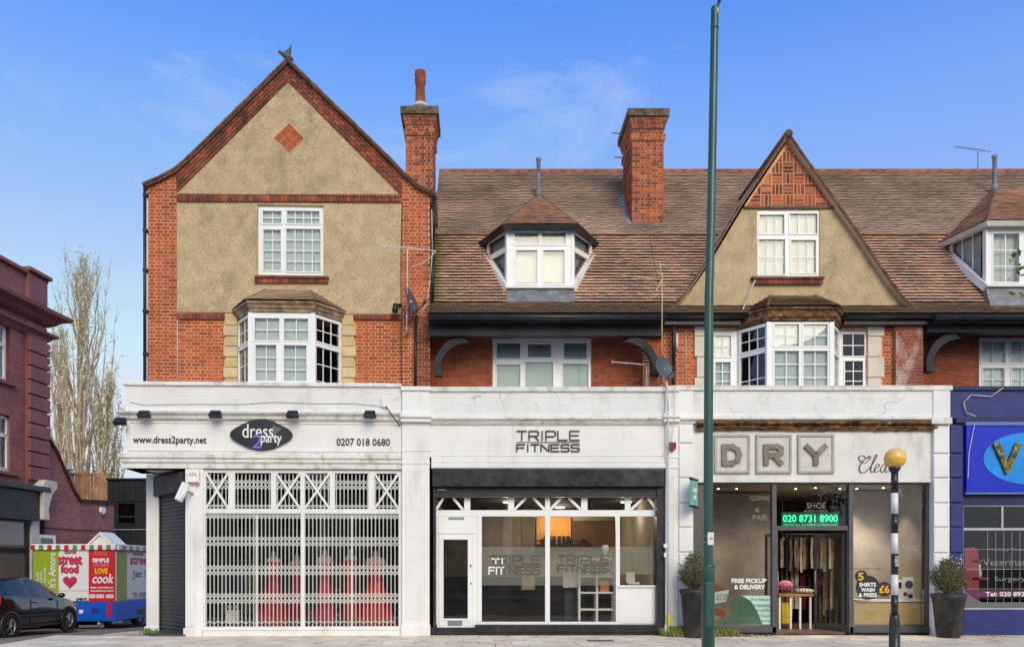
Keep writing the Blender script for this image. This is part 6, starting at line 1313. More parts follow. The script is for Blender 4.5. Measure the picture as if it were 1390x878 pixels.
# pipes down the pilaster between studio and cleaner
sp_ = thing('wall_pipe', 'thin white pipe with a yellow sleeve at its foot on the studio pilaster', 'pipe', F0, (X(906), -.1, 0))
part('pipe', MB().path([(X(903), -.12, Z(520)), (X(904.5), -.17, Z(560)), (X(905), -.12, Z(620)), (X(906), -.10, Z(862))], .016, 8), m_pipe_w, sp_)
part('sleeve', MB().box(X(904.5), X(909), -.14, -.06, Z(862), Z(832)), mat('yellow_sleeve', c(214, 204, 66), .5), sp_); part('pipe', MB().path([(X(914), -.10, Z(524)), (X(913), -.17, Z(565)), (X(910), -.10, Z(600)), (X(898), -.1, Z(619))], .008), m_pipe_w, sp_)
part('switch_box', MB().box(X(899), X(904), -.14, -.1, Z(743), Z(738)).box(X(899.5), X(902.5), -.14, -.1, Z(756), Z(750)), m_white, sp_)

# ================================================================== INSIDE THE SHOPS
m_red = mat('red_satin', c(206, 18, 48), .38, var=.14, vs=5, spec=.6); m_pinkred = mat('pink_red_satin', c(226, 36, 88), .4, var=.15, vs=6, spec=.6); m_dress2 = mat('red_patterned', c(190, 48, 60), .5, var=.3, vs=9)
def mannequin(px, d, w, top, label, m, skirt=1.0, bol=True, bowl=None):
    x = f(px, 800, d)[0]; zt_ = f(px, top, d)[1]; zb_ = .16; H = zt_-zb_; t = thing('dressed_mannequin', label, 'mannequin', FA, (x, d, zb_), group='mannequins in the dress shop window')
    sh_ = zt_-.10*H; ws = sh_-.30*H; sw = w*.5*.82
    part('torso', MB().lathe([(.05, sh_-.12*H), (w*.36, sh_-.05), (w*.30, sh_), (.07, sh_+.04), (.05, sh_+.05), (.045, zt_-.02), (.03, zt_)], x, d, 18, ey=.62), mat('ivory_mannequin', c(206, 200, 190), .5), t)
    rz = random.Random(int(px)); ph = rz.random()*6
    part('dress', MB().lathe([(w*.56*skirt, zb_+.02), (w*.50*skirt, zb_+.30*H*.6), (w*.40*skirt, ws-.22*H), (w*.27, ws-.03*H), (w*.23, ws), (w*.28, ws+.12*H), (w*.33, sh_-.06*H), (w*.30, sh_-.035*H)], x, d, 48, ey=.7,
         wob=lambda a, z: 1+(.11*math.sin(a*9+ph)+.07*math.sin(a*17+ph*2))*max(0, min(1, (ws-z)/(.35*H)))), m, t)
    if bol: part('shawl', MB().lathe([(w*.42, sh_-.10*H), (w*.44, sh_-.06*H), (w*.36, sh_-.005*H), (w*.2, sh_+.02)], x, d, 20, ey=.66, wob=lambda a, z: 1+.05*math.sin(a*7)), mat('pale_shawl', c(214, 190, 186), .7), t) if bowl else None
    part('stand', MB().lathe([(.13, zb_), (.13, zb_+.02), (.02, zb_+.03), (.02, zb_+.3*H)], x, d, 14), m_steel, t); return t
mannequin(371, .48, .50, 748, 'mannequin in a long dark red gown, leftmost in the dress shop window', m_red, 1.15)
mannequin(403, .75, .44, 752, 'mannequin in a red gown just left of the central mullion', m_red, .8)
mannequin(441, .44, .44, 745, 'mannequin in a short pink red dress with pale shawl right of the mullion', m_pinkred, .85, bowl=1)
mannequin(476, .58, .42, 745, 'mannequin in a narrow red dress beside the lattice post', m_red, .75)
mannequin(510, .50, .52, 747, 'mannequin in a wide red ball gown at the right end of the dress shop window', mat('bright_red_satin', c(226, 16, 48), .38, var=.14, vs=5, spec=.6), 1.35, bowl=1)
fw = thing('flower_cluster', 'grey and red flowers and trim heaped in the dress shop window', 'flowers', FA, (f(436, 835, .55)[0], .55, .2))
mb = MB(); rf = random.Random(2)
for i in range(70):
    px_, py_ = rf.uniform(424, 462), rf.uniform(800, 846); q = f(px_, py_, .5+rf.uniform(-.1, .15)); mb.cm = rf.choice((0, 0, 1, 2)); r_ = rf.uniform(.025, .055); mb.sphere(q[0], .5+rf.uniform(-.12, .12), q[1], r_, 7, 5)
part('petals', mb, [mat('grey_petal', c(140, 142, 144), .7), m_dress2, mat('dark_leaf', c(40, 48, 44), .7)], fw, kind='stuff')
sgn = thing('shop_mascot_stand', 'small white display stand with a blue base low in the left of the window', 'display stand', FA, (f(316, 848, .35)[0], .35, .15))
a, b = f(307, 827, .35), f(325, 850, .35); part('panel', MB().box(a[0], b[0], .33, .38, b[1], a[1]), m_white, sgn, bevel=.01); part('base', MB().box(a[0], b[0], .32, .327, b[1], b[1]+.07), mat('blue_base', c(60, 80, 150), .5), sgn)
part('loop', MB().sphere(a[0]+.07, .36, a[1]+.06, .05, 10, 6).sphere(b[0]-.07, .36, a[1]+.06, .05, 10, 6), m_white, sgn)
m_navycloth = mat('dark_cloth', c(34, 36, 50), .8, var=.3, vs=8)
rl = thing('dress_rail', 'rail of dark clothes at the left of the dress shop', 'clothes rail', FA, (f(300, 800, 1.6)[0], 1.6, .1)); q0, q1 = f(278, 760, 1.6)[0], f(350, 760, 1.6)[0]
part('rail', MB().path([(q0, 1.6, .1), (q0, 1.6, 1.55), (q1, 1.6, 1.55), (q1, 1.6, .1)], .015), m_steel, rl)
def garment(parent_label, F, x, d, zt, w, ln, m, group, yaw=0):
    mb = MB(Matrix.Translation((x, d, zt)) @ Matrix.Rotation(yaw, 4, 'Z')); n_ = 8; th = .05; rz = random.Random(int(x*1000)); ph = rz.random()*6
    rows = [(0.04, -.02), (.42*w, -.08), (.5*w, -.16), (.44*w, -.5*ln), (.5*w, -ln)]
    vs = []
    for hw, z in rows:
        for s, sy in ((-1, -1), (-.33, -1.4), (.33, -.8), (1, -1), (1, 1), (.33, 1.3), (-.33, .8), (-1, 1)): vs.append((s*hw, sy*th*.5+.008*math.sin(ph+z*9), z))
    fs = [(k*8+i, k*8+(i+1) % 8, (k+1)*8+(i+1) % 8, (k+1)*8+i) for k in range(4) for i in range(8)]+[tuple(range(7, -1, -1)), tuple(range(32, 40))]
    mb.add(vs, fs); t = thing('hanging_garment', parent_label, 'garment', F, (x, d, zt-ln), group=group); part('cloth', mb, m, t)
    part('hanger', MB().path([(x-.1, d, zt-.06), (x, d, zt+.0), (x, d, zt+.06)], .005, 4), m_steel, t)
gcols = [mat('cloth_%s' % n_, cc_, .8, var=.2, vs=6) for n_, cc_ in (('navy', c(40, 44, 70)), ('charcoal', c(48, 48, 50)), ('blue', c(70, 80, 112)), ('cream', c(196, 184, 158)), ('tan', c(150, 128, 96)), ('burgundy', c(104, 26, 42)), ('grey', c(118, 116, 112)), ('white', c(206, 202, 196)), ('pink', c(196, 120, 140)))]
ORD = ['first', 'second', 'third', 'fourth', 'fifth', 'sixth', 'seventh', 'eighth', 'ninth', 'tenth', 'eleventh', 'twelfth', 'thirteenth', 'fourteenth', 'fifteenth']
for i in range(9): garment('dark garment, %s from the left on the rail inside the dress shop' % ORD[i], FA, q0+.06+i*(q1-q0-.1)/9, 1.6, 1.5, .42, 1.15, gcols[(i*2) % 3 if i % 4 else 6], 'dark clothes on the dress shop rail', R(62))
# studio
su = thing('shelf_unit', 'white open shelf unit of eight boxes in the studio window', 'shelf unit', F0, (X(811, .30), .30, .14)); SX = lambda p: X(p, .30); SZ = lambda p: Z(p, .30)
plx = [786.5, 810.5, 834.5]; ply = [758, 782, 804, 827, 848]
for p in plx: part('upright', MB().box(SX(p)-.022, SX(p)+.022, .30, .60, .14, SZ(757)), m_upvc, su)
for y in ply: part('shelf', MB().box(SX(786.5)+.022, SX(810.5)-.022, .305, .60, SZ(y)-.018, SZ(y)+.018).box(SX(810.5)+.022, SX(834.5)-.022, .305, .60, SZ(y)-.018, SZ(y)+.018), m_upvc, su)
def boxy(name, label, cat, a, b, y0, y1, d, dd, m, bevel=.006): return solo(name, MB().box(X(a, d), X(b, d), d, d+dd, Z(y1, d), Z(y0, d)), m, label, cat, bevel=bevel)
boxy('storage_box', 'orange cardboard box in the right column of the white shelf unit', 'box', 815, 827, 788, 803, .36, .2, mat('orange_card', c(214, 150, 90), .8)); boxy('storage_box', 'black box in the left column of the white shelf unit', 'box', 796, 808, 794, 803, .36, .2, m_black)
boxy('storage_box', 'small dark box on the shelf unit behind the orange one', 'box', 828, 833, 795, 803, .38, .2, m_black)
for k, (a, b, y0, y1, lb) in enumerate(((796, 801, 771, 780, 'white bottle at the left of the top shelf'), (802, 808, 768, 780, 'pale blue and white tub on the top shelf'), (822, 828, 766, 780, 'white jar at the right of the top shelf'))):
    x = X((a+b)/2, .42); r_ = (X(b, .42)-X(a, .42))/2; z0_, z1_ = SZ(781)-0, SZ(y0); solo('bottle', MB().lathe([(r_*.9, z0_), (r_, z0_+.02), (r_, z1_-.06), (r_*.45, z1_-.03), (r_*.45, z1_)], x, .45, 14), m_textwhite if k != 1 else mat('pale_blue_tub', c(150, 180, 210), .5), lb, 'bottle')
solo('trophy', MB().lathe([(.06, SZ(757)+.0), (.05, SZ(755)), (.02, SZ(752)), (.06, SZ(747)), (.08, SZ(742.5)), (.05, SZ(739))], X(822, .42), .45, 14), m_textwhite, 'white rounded ornament standing on top of the shelf unit', 'ornament')
boxy('paper_notice', 'plain white sheet standing low behind the studio window left of the shelf', 'notice', 764.5, 786, 775, 797, .5, .01, m_textwhite, 0)
boxy('pedestal', 'dark pedestal behind the studio window below the white sheet', 'pedestal', 766, 785, 797, 846, .6, .3, mat('charcoal_box', c(62, 62, 64), .5, var=.1))
lp_ = thing('monitor', 'small white monitor standing on the studio counter', 'monitor', F0, (X(856, .5), .5, Z(796, .5))); part('screen', MB().box(X(850, .5), X(862, .5), .5, .53, Z(790, .5), Z(776, .5)), m_textwhite, lp_, bevel=.006); part('stand', MB().box(X(853, .5), X(868, .5), .48, .6, Z(792.5, .5), Z(789.5, .5)), m_textwhite, lp_)
boxy('counter_tray', 'brown tray under the white monitor', 'tray', 853, 872, 792.5, 795.5, .42, .3, mat('brown_tray', c(120, 86, 58), .6))
boxy('reception_counter', 'white counter top behind the stall panel', 'counter', 841, 891, 794.5, 799, .24, .5, m_upvc)
for px_, dd_, en, lb in ((690, 1.6, 15, 'left'), (760, 3.2, 34, 'middle'), (850, 1.6, 12, 'right')):  # unseen lamps, added to brighten the studio interior
    x, z = X(px_, dd_), 2.9; t = thing('added_lamp', '%s added ceiling lamp that brightens the studio' % lb, 'lamp', F0, (x, dd_, z)); part('bowl', MB().lathe([(.12, z-.05), (.14, z)], x, dd_, 20), glow('warm_bowl', (1, .78, .5), 2.5), t)
    ld = bpy.data.lights.new('added_lamp_light', 'POINT'); ld.energy = en; ld.color = (1, .84, .64); ld.shadow_soft_size = .12; lo = bpy.data.objects.new('added_lamp_light', ld); COL.objects.link(lo); lo.parent = t; lo.location = (0, 0, -.25)
wb = thing('barbell_wall_art', 'black barbell and arrow shape on the orange back wall of the studio', 'wall art', F0, (X(762, 3.9), 3.9, Z(738, 3.9))); d_ = 3.9; XB_ = lambda p: X(p, d_); ZB_ = lambda p: Z(p, d_)
part('bar', MB().box(XB_(722), XB_(793), d_, d_+.04, ZB_(734.5), ZB_(733)), m_black, wb)
for px_ in (738, 744, 750, 757, 763, 769): part('plate', MB().box(XB_(px_), XB_(px_+4.5), d_-.02, d_+.05, ZB_(740), ZB_(727)), m_black, wb)
part('arrow_head', MB().prism([(XB_(790), ZB_(730)), (XB_(799), ZB_(733.7)), (XB_(790), ZB_(738))], d_, d_+.04), m_black, wb)
boxy('orange_wall_panel', 'orange panel painted for the glow on the back wall of the studio', 'wall panel', 728, 775, 702, 741, 4.05, .06, mat('amber_panel', c(216, 150, 74), .7, var=.3, vs=.8)); boxy('brown_wall_panel', 'brown wooden panel at the right of the studio back wall', 'wall panel', 776, 836, 706, 742, 4.05, .06, mat('brown_panel', c(120, 86, 60), .7, var=.3, vs=.9)); boxy('white_column', 'white column inside the studio behind the left pane', 'column', 708, 726, 690, 800, 3.2, .3, m_studio)  # the amber colour stands for the orange glow at the back
# dry cleaner: lamps, rails, table
m_bulb = glow('warm_bulb', (1, .86, .62), 12)
dl = [(1080, 664), (1107, 663), (1140, 666), (1163, 667), (1199, 663), (1216, 665), (1000, 666), (975, 668), (1242, 668)]
for i, (px_, py_) in enumerate(dl):
    dd_ = 1.1 if i not in (1, 4) else .9; x, z = X(px_, dd_), 3.13
    t = thing('downlight', 'small round ceiling light glowing in the dry cleaner', 'lamp', F0, (x, dd_, z), group='ceiling lights in the dry cleaner')
    t['label'] = 'small round glowing ceiling light, %s' % ('over the door, left', 'over the door, middle', 'over the door, right', 'at the left of the right cleaner window', 'second from the left in the right cleaner window', 'third from the left in the right cleaner window', 'at the right of the left cleaner window', 'at the left of the left cleaner window', 'rightmost in the right cleaner window')[i]
    part('rim', MB().lathe([(.055, z-.012), (.055, z)], x, dd_, 14), m_steel, t); part('bulb', MB().lathe([(.026, z-.018), (.026, z-.011)], x, dd_, 14), m_bulb, t)
    if i in (0, 2, 3, 4, 6, 8):
        ld = bpy.data.lights.new('downlight_beam', 'SPOT'); ld.energy = 60; ld.color = (1, .84, .64); ld.spot_size = R(80); ld.spot_blend = .6; ld.shadow_soft_size = .04; lo = bpy.data.objects.new('downlight_beam', ld); COL.objects.link(lo); lo.parent = t; lo.location = (0, .0, -.04)
def rail(px0, px1, d, z, n_, ln, w, label, cols, glabel, group):
    x0, x1 = X(px0, d), X(px1, d); t = thing('clothes_rail', label, 'clothes rail', F0, ((x0+x1)/2, d, z)); part('rail', MB().tube((x0-.05, d, z+.06), (x1+.05, d, z+.06), .015), m_steel, t); part('hanger_rod', MB().tube((x0, d, z+.06), (x0, d, 3.13), .01).tube((x1, d, z+.06), (x1, d, 3.13), .01), m_steel, t)
    for i in range(n_): garment('%s %s, %s from the left' % (gcols[cols[i % len(cols)]].name.split('_')[1], glabel, ORD[i]), F0, x0+(x1-x0)*(i+.5)/n_, d+random.uniform(-.04, .04), z, w, ln*random.uniform(.9, 1.05), gcols[cols[i % len(cols)]], group, R(random.uniform(55, 75)))
rail(1062, 1132, 2.3, Z(728, 2.3), 15, .80, .42, 'upper rail of clothes behind the open cleaner door', [3, 1, 6, 4, 6, 3, 4, 1], 'garment on the upper rail behind the open cleaner door', 'clothes on the upper rail')
rail(1062, 1132, 2.7, Z(766, 2.7), 12, 1.15, .46, 'lower rail of clothes behind the table in the cleaner', [6, 4, 3, 7, 5, 5, 1, 6, 1], 'garment on the lower rail behind the cleaner table', 'clothes on the lower rail')
tb = thing('table', 'narrow wooden counter table with white legs inside the cleaner doorway', 'table', F0, (X(1082, .9), 1.2, .05)); z_ = Z(806, .9)
part('tabletop', MB().box(X(1059, .9), X(1106, .9), .95, 1.7, z_-.05, z_), mat('oak_top', c(176, 120, 66), .5, var=.15, vs=4), tb, bevel=.006)
for px_ in (1061, 1076, 1089, 1103): part('leg', MB().box(X(px_, .9)-.02, X(px_, .9)+.02, 1.0, 1.04, .05, z_-.05), m_white, tb)
solo('rubbish_bin', MB().prism([(X(1062, 1.2), Z(846, 1.2)), (X(1075, 1.2), Z(846, 1.2)), (X(1076.5, 1.2), Z(817, 1.2)), (X(1061, 1.2), Z(817, 1.2))], 1.2, 1.5), mat('yellow_bin', c(214, 190, 40), .5), 'yellow bin under the wooden table in the cleaner', 'bin', bevel=.01)
mb = MB(); mb.sphere(X(1066, 1.3), 1.3, z_+.17, .17, 14, 8, .75); solo('pink_bundle', mb, gcols[8], 'pink bundle of cloth on the left of the wooden table', 'cloth bundle')
mb = MB(); mb.sphere(X(1092, 1.3), 1.3, z_+.05, .22, 14, 6, .3); solo('cloth_pile', mb, gcols[7], 'flat white pile of cloth on the wooden table', 'cloth pile')
wbk = thing('wire_basket', 'black wire basket at the front of the wooden table', 'basket', F0, (X(1078, 1.0), 1.0, z_)); mb = MB()
for zz in (z_+.03, z_+.16): mb.path([(X(1064, 1.0), 1.0, zz), (X(1098, 1.0), 1.0, zz), (X(1098, 1.0), 1.25, zz), (X(1064, 1.0), 1.25, zz), (X(1064, 1.0), 1.0, zz)], .008, 5)
for i in range(9): xx = X(1064+4.25*i, 1.0); mb.tube((xx, 1.0, z_+.02), (xx, 1.0, z_+.16), .006, n_=5)
part('wires', mb, m_black, wbk)
pl_ = thing('laundry_bag', 'white laundry bag picture board with a blue sketch behind the right cleaner window', 'display board', F0, (X(1236, .4), .4, .2)); part('board', MB().box(X(1226, .4), X(1240, .4), .4, .43, Z(815, .4), Z(783, .4)).box(X(1217, .4), X(1226, .4), .402, .43, Z(815, .4), Z(786, .4)), m_textwhite, pl_)
part('print', MB().prism(disc(1234, 793, 5.5, .396, 14), .394, .398).prism(disc(1229, 806, 3, .396, 10), .394, .398), mat('slate_print', c(70, 84, 104), .6), pl_); part('print', MB().box(X(1220, .39), X(1224, .39), .392, .398, Z(798, .39), Z(790, .39)).box(X(1233, .39), X(1239, .39), .392, .398, Z(811, .39), Z(806, .39)), m_textdark, pl_)
solo('white_sack', MB().lathe([(.05, Z(816, .6)), (.42, Z(815, .6)), (.36, Z(805, .6)), (.22, Z(796, .6)), (.08, Z(791, .6))], X(1240, .6), .75, 20, .6, wob=lambda a, z: 1+.04*math.sin(5*a)), m_textwhite, 'white rounded sack in the right cleaner window', 'sack')
boxy('window_ledge_top', 'white ledge top across the bottom of the right cleaner window', 'ledge', 1168, 1256, 814, 816.5, .3, .6, m_textwhite)
cd_ = boxy('lit_counter', 'pale yellow lit panel under the ledge of the right cleaner window', 'counter', 1159, 1254, 818, 847, .32, .2, glow('dim_yellow_panel', c(186, 168, 128), .10), 0)
lettering('window_lettering', 'yellow faded words on the lit panel low in the right cleaner window', F0, [('DRY CLEANING', 1175, 1240, 827, 840)], .315, mat('dull_yellow_print', c(208, 168, 84), .6))
ib = thing('price_pot', 'white cone shaped price pot with brown cards behind the lamp post', 'price display', F0, (XQ(980), .18, ZQ(845)))
part('pot', MB().prism([(XQ(962), ZQ(805)), (XQ(991), ZQ(800)), (XQ(987), ZQ(816)), (XQ(966), ZQ(820))], .175, .2), mat('pale_mint_card', c(206, 222, 214), .6), ib); part('card', MB().prism([(XQ(968), ZQ(789)), (XQ(986), ZQ(800)), (XQ(980), ZQ(803)), (XQ(966), ZQ(805))], .2, .22).prism([(XQ(968), ZQ(823)), (XQ(988), ZQ(830)), (XQ(985), ZQ(840)), (XQ(966), ZQ(830))], .2, .22), mat('brown_card', c(150, 84, 44), .6), ib)
mb = MB(); tx(F0, mb, '£5.50', 973, 988, 806, 814, .172); part('lettering', mb, mat('grey_print2', c(90, 100, 110), .6), ib)
# ================================================================== MAROON BUILDING ACROSS THE SIDE STREET
m_mar = mat('maroon_painted_brick', ramp=[c(150, 98, 98), c(160, 106, 106), c(142, 92, 92), c(154, 100, 100)], rough=.62, var=.08, vs=1.5, bump=.3, bs=50, dirt=(c(96, 56, 60), .4, 2, (1, 1, 1), .55))
m_marj = mat('maroon_joint', c(104, 64, 66), .8, var=.1, vs=3); m_mart = mat('maroon_trim', c(136, 86, 88), .6, var=.08, vs=2, dirt=(c(70, 40, 46), .5, 3, (1, 1, .4), .55))
MM = thing('maroon_corner_building', 'maroon painted brick building across the side street with cornice and black shopfront', 'building', FM, (2, 0, -.5)); PM = Pieces(300); m_ = FM.p
xm0, xm1 = m_(-45, 500)[0], m_(61, 500)[0]; ztp = m_(61, 381)[1]; zgl = -.8
wn = [(m_(-30, 470)[0], m_(13.5, 470)[0], m_(5, 517)[1], m_(5, 439)[1]), (m_(-30, 600)[0], m_(17, 600)[0], m_(8, 640)[1], m_(8, 563)[1])]
zsf = m_(20, 657)[1]
mb = MB(); plate(mb, xm0, xm1, zsf-.1, ztp-.1, wn, .01, .4); wm = part('wall', mb, m_marj, MM)
part('building_body', MB().box(xm0, xm1-.05, 1.6, 8, zgl, ztp-.5).box(xm0, xm1-.05, .4, 1.6, ztp-.6, ztp-.4).box(xm1-.3, xm1-.02, .4, 8, zgl, ztp-.2).box(xm0, xm1-.05, .4, 1.6, zsf-.2, zsf), m_marj, MM)
def rect_lay(x0, x1, z0, z1): lay(PM, wm, m_mar, (x0, .01, z0), (1, 0, 0), (0, 0, 1), [(0, 0), (x1-x0, 0), (x1-x0, z1-z0), (0, z1-z0)], j=.010, proud=.004, jit=.0015)
rect_lay(m_(13.5, 500)[0], xm1, zsf, ztp-.1); rect_lay(m_(-8, 500)[0], wn[0][1], wn[0][3], ztp-.1); rect_lay(m_(-8, 500)[0], wn[0][1], wn[1][3], wn[0][2]); rect_lay(m_(-8, 500)[0], wn[1][1], zsf, wn[1][2])
for w_ in wn:
    window(MM, Matrix.Translation((0, .12, 0)), (w_[0]+.01, w_[1]-.01, w_[2]+.01, w_[3]-.01), [(w_[0]+.1, w_[1]-.12, w_[2]+.12, w_[2]+(w_[3]-w_[2])*.62, 2, 1), (w_[0]+.1, w_[1]-.12, w_[2]+(w_[3]-w_[2])*.68, w_[3]-.1, 2, 1)], curtain=m_curtain)
    part('window_sill', MB().box(w_[0], w_[1]+.15, -.12, .1, w_[2]-.09, w_[2]), m_mart, MM)
xa, xb = m_(34, 500)[0], m_(60, 500)[0]
pm = part('pilaster', MB().box(xa, xb, -.10, .0, zsf-.05, m_(45, 440)[1]), m_mart, MM)
y_ = 462
while y_ < 650: part('rusticated_block', MB().box(xa-.03, xb+.03, -.20, -.10, m_(45, y_+17.6)[1], m_(45, y_)[1]), m_mart, pm, bevel=.02); y_ += 19.2
part('parapet_pier', MB().box(xa, xb, -.12, .4, m_(45, 425)[1], m_(45, 372)[1]), m_mart, MM, bevel=.01)
part('coping', MB().box(xm0, xm1+.02, -.12, .5, ztp-.12, ztp).box(xa-.05, xb+.12, -.22, .5, ztp-.02, ztp+.1), m_mart, MM, bevel=.02)
def mcor(ya, yb, pr, name, xe): 
    z1, z0 = m_(45, ya)[1], m_(45, yb)[1]; h_ = z1-z0
    part(name, MB().sweep([(xm0, 0), (xe, 0), (xe, .5)], [(-.2, z0), (.03, z0), (pr*.35, z0+.25*h_), (pr*.5, z0+.5*h_), (pr*.95, z0+.72*h_), (pr, z1), (-.2, z1+.03)]), m_mart, MM)
mcor(419, 436, .55, 'cornice', xm1+.12); mcor(447, 458, .28, 'string_course', xm1+.05)
# shopfront of the maroon building
x48 = m_(47, 700)[0]
part('shop_cornice', MB().box(xm0, m_(52, 660)[0], -.45, .1, m_(25, 665)[1], m_(25, 658)[1]), mat('grey_lead_edge', c(70, 70, 74), .6, var=.2, vs=4), MM, bevel=.02)
part('shop_fascia', MB().box(xm0, m_(44, 690)[0], -.30, .1, m_(25, 705.5)[1], m_(25, 666)[1]), m_black, MM, bevel=.01)
hole_ = [(xm0+.1, m_(34, 760)[0], m_(20, 810)[1], m_(20, 748)[1]), (xm0+.1, m_(34, 760)[0], m_(20, 743)[1], m_(20, 708)[1])]
swM = part('shop_window', plate(MB(), xm0, m_(38, 760)[0], zgl, m_(20, 705.5)[1], hole_, -.05, .05), m_black, MM)
for a, b, e, f_ in hole_: part('pane', MB().add([(a, 0, e), (b, 0, e), (b, 0, f_), (a, 0, f_)], [(0, 1, 2, 3)]), glass('grey_film_glass', tint=(.5, .5, .5), refl=1.6, film=.55, filmcol=c(128, 128, 124)), swM, recalc=False)
part('shop_pilaster', MB().box(m_(38, 760)[0]+.01, m_(49, 760)[0], -.12, .2, zgl, m_(44, 702)[1]), mat('grey_white_pilaster', c(190, 190, 188), .6, var=.06), MM, bevel=.01)
part('console', MB().prism([(m_(42, 700)[0], m_(45, 705)[1]), (m_(51, 700)[0], m_(45, 705)[1]), (m_(50, 690)[0], m_(45, 690)[1]), (m_(55, 670)[0], m_(45, 670)[1]), (m_(62, 660)[0], m_(45, 660)[1]), (m_(62, 652)[0], m_(45, 651)[1]), (m_(45, 660)[0], m_(45, 651)[1]), (m_(42, 660)[0], m_(45, 658)[1])], -.42, -.02), m_cream, MM, bevel=.02)
# low wing with the sweeping gable line
poly = [m_(61, 590), (m_(75, 612)), m_(88, 641), m_(98, 664), m_(108, 681), m_(155, 683)]; xe = poly[-1][0]
ot = [(poly[0][0], -.8)]+[(a, b) for a, b in poly]+[(xe, -.8)]; mb = MB(); 
for (a, b) in zip(poly[:-1], poly[1:]): mb.prism([(a[0], -.8), (b[0], -.8), b, a], .012, .4)
mb.box(xe-.3, xe, .4, 5, -.8, poly[-1][1]); part('wing_wall', mb, m_marj, MM)
for (a, b) in zip(poly[:-1], poly[1:]): lay(PM, wm, m_mar, (poly[0][0], .012, 0), (1, 0, 0), (0, 0, 1), [(a[0]-poly[0][0], .2), (b[0]-poly[0][0], .2), (b[0]-poly[0][0], b[1]), (a[0]-poly[0][0], a[1])], j=.010, proud=.004, jit=.0015)
mb = MB()
for (a, b) in zip(poly[:-1], poly[1:]): mb.prism([(a[0], a[1]-.02), (b[0], b[1]-.02), (b[0], b[1]+.10), (a[0], a[1]+.10)], -.07, .45)
part('wing_coping', mb, mat('dark_coping', c(70, 46, 46), .8, var=.2, vs=5, dirt=(c(96, 104, 70), .6, 4, (1, 1, 1), .55)), MM)
q = m_(51, 725), m_(75, 742); part('small_window', plate(MB(), q[0][0], q[1][0], q[1][1]-.6, q[0][1], [(q[0][0]+.12, q[1][0]-.12, q[1][1]-.5, q[0][1]-.1)], -.02, .03), m_upvc, MM); part('small_window_pane', MB().box(q[0][0]+.1, q[1][0]-.1, -.005, .0, q[1][1]-.5, q[0][1]-.08), m_glass_dk, MM)
part('cable', MB().path([(m_(60, 716)[0], -.03, m_(60, 716)[1]), (m_(100, 718)[0], -.03, m_(100, 719)[1]), (m_(154, 720)[0], -.03, m_(154, 720)[1])], .015), m_black, MM)
PM.flush()
q0, q1 = m_(134, 688), m_(139.5, 698); solo('alarm_box', MB().prism([(q0[0], q0[1]), (q1[0], q0[1]), (q1[0], q1[1]+.08), ((q0[0]+q1[0])/2, q1[1]), (q0[0], q1[1]+.08)], -.12, -.01), m_white, 'small white shield shaped alarm box on the low maroon wall', 'alarm', FM)
for px_, py_, lb in ((57.5, 477, 'upper'), (57, 497, 'middle'), (56.5, 563, 'lower')):
    q = m_(px_, py_); solo('wall_lamp', MB().sphere(q[0], -.28, q[1], .05, 8, 6).tube((q[0], -.28, q[1]), (q[0], -.1, q[1]), .015), m_white, '%s small white lamp on the edge of the maroon pilaster' % lb, 'lamp', FM)
# roof terrace fence, pedestal vent, black house, porch
fy = 13.6; m_plank = mat('new_cedar_plank', ramp=[c(204, 152, 116), c(214, 164, 128), c(194, 142, 108), c(220, 172, 136)], rough=.8, var=.12, vs=4)
tfn = thing('timber_fence', 'new orange timber fence on the roof terrace behind the maroon wall', 'fence', F0, (X(116, fy), fy, Z(683, fy)))
px_ = 88.0
while px_ < 140: part('plank', MB().box(X(px_+.35, fy), X(px_+4.0, fy), fy, fy+.02, Z(682, fy), Z(640.5+(px_-88)*.11, fy)), m_plank, tfn); px_ += 4.3
for p_ in (93, 115.5, 140): part('post', MB().box(X(p_-1.2, fy), X(p_+1.6, fy), fy-.06, fy-.001, Z(683, fy), Z(637+(p_-88)*.11, fy)), m_plank, tfn)
part('rail', MB().box(X(87, fy), X(142, fy), fy-.03, fy-.0015, Z(644.5, fy), Z(641.5, fy)), m_plank, tfn)
part('terrace_roof', MB().box(X(85, fy), X(150, fy), fy-3, fy+4, Z(690, fy)-.2, Z(684, fy)-.02), m_lead, tfn) if False else None
solo('terrace_roof', MB().box(X(88, fy), X(141, fy), fy-.2, fy+.7, Z(688, fy)-.2, Z(683.5, fy)), m_lead, 'flat lead roof below the timber fence', 'roof')
solo('roof_vent', MB().lathe([(.12, Z(648, fy)), (.12, Z(639, fy)), (.30, Z(638.5, fy)), (.26, Z(637, fy)), (.03, Z(634, fy))], X(96, fy), fy-.3, 16), m_white, 'white mushroom shaped roof vent above the timber fence', 'vent')
bh = thing('black_clad_house', 'black clad flat roofed house with one window behind the van', 'house', F0, (X(175, 18), 18, -.8)); by = 18
hw = (X(158, by), X(185, by), Z(712, by), Z(681, by)); m_bcl = mat('black_cladding', (.022, .022, .025), .6, var=.2, vs=1)
wl = part('wall', plate(MB(), X(146, by), X(240, by), -.8, Z(651, by), [hw], by, by+.3), m_bcl, bh)
xx = X(146, by)
while xx < X(215, by): part('cladding_board', MB().box(xx+.008, xx+.24, by-.03, by-.001, Z(742, by), Z(713, by)), m_bcl, wl); part('cladding_board', MB().box(xx+.008, xx+.24, by-.03, by-.001, Z(680, by), Z(652, by)), m_bcl, wl); xx += .25
part('parapet_cap', MB().box(X(143, by), X(242, by), by-.12, by+.4, Z(651, by), Z(649, by)), m_bcl, bh)
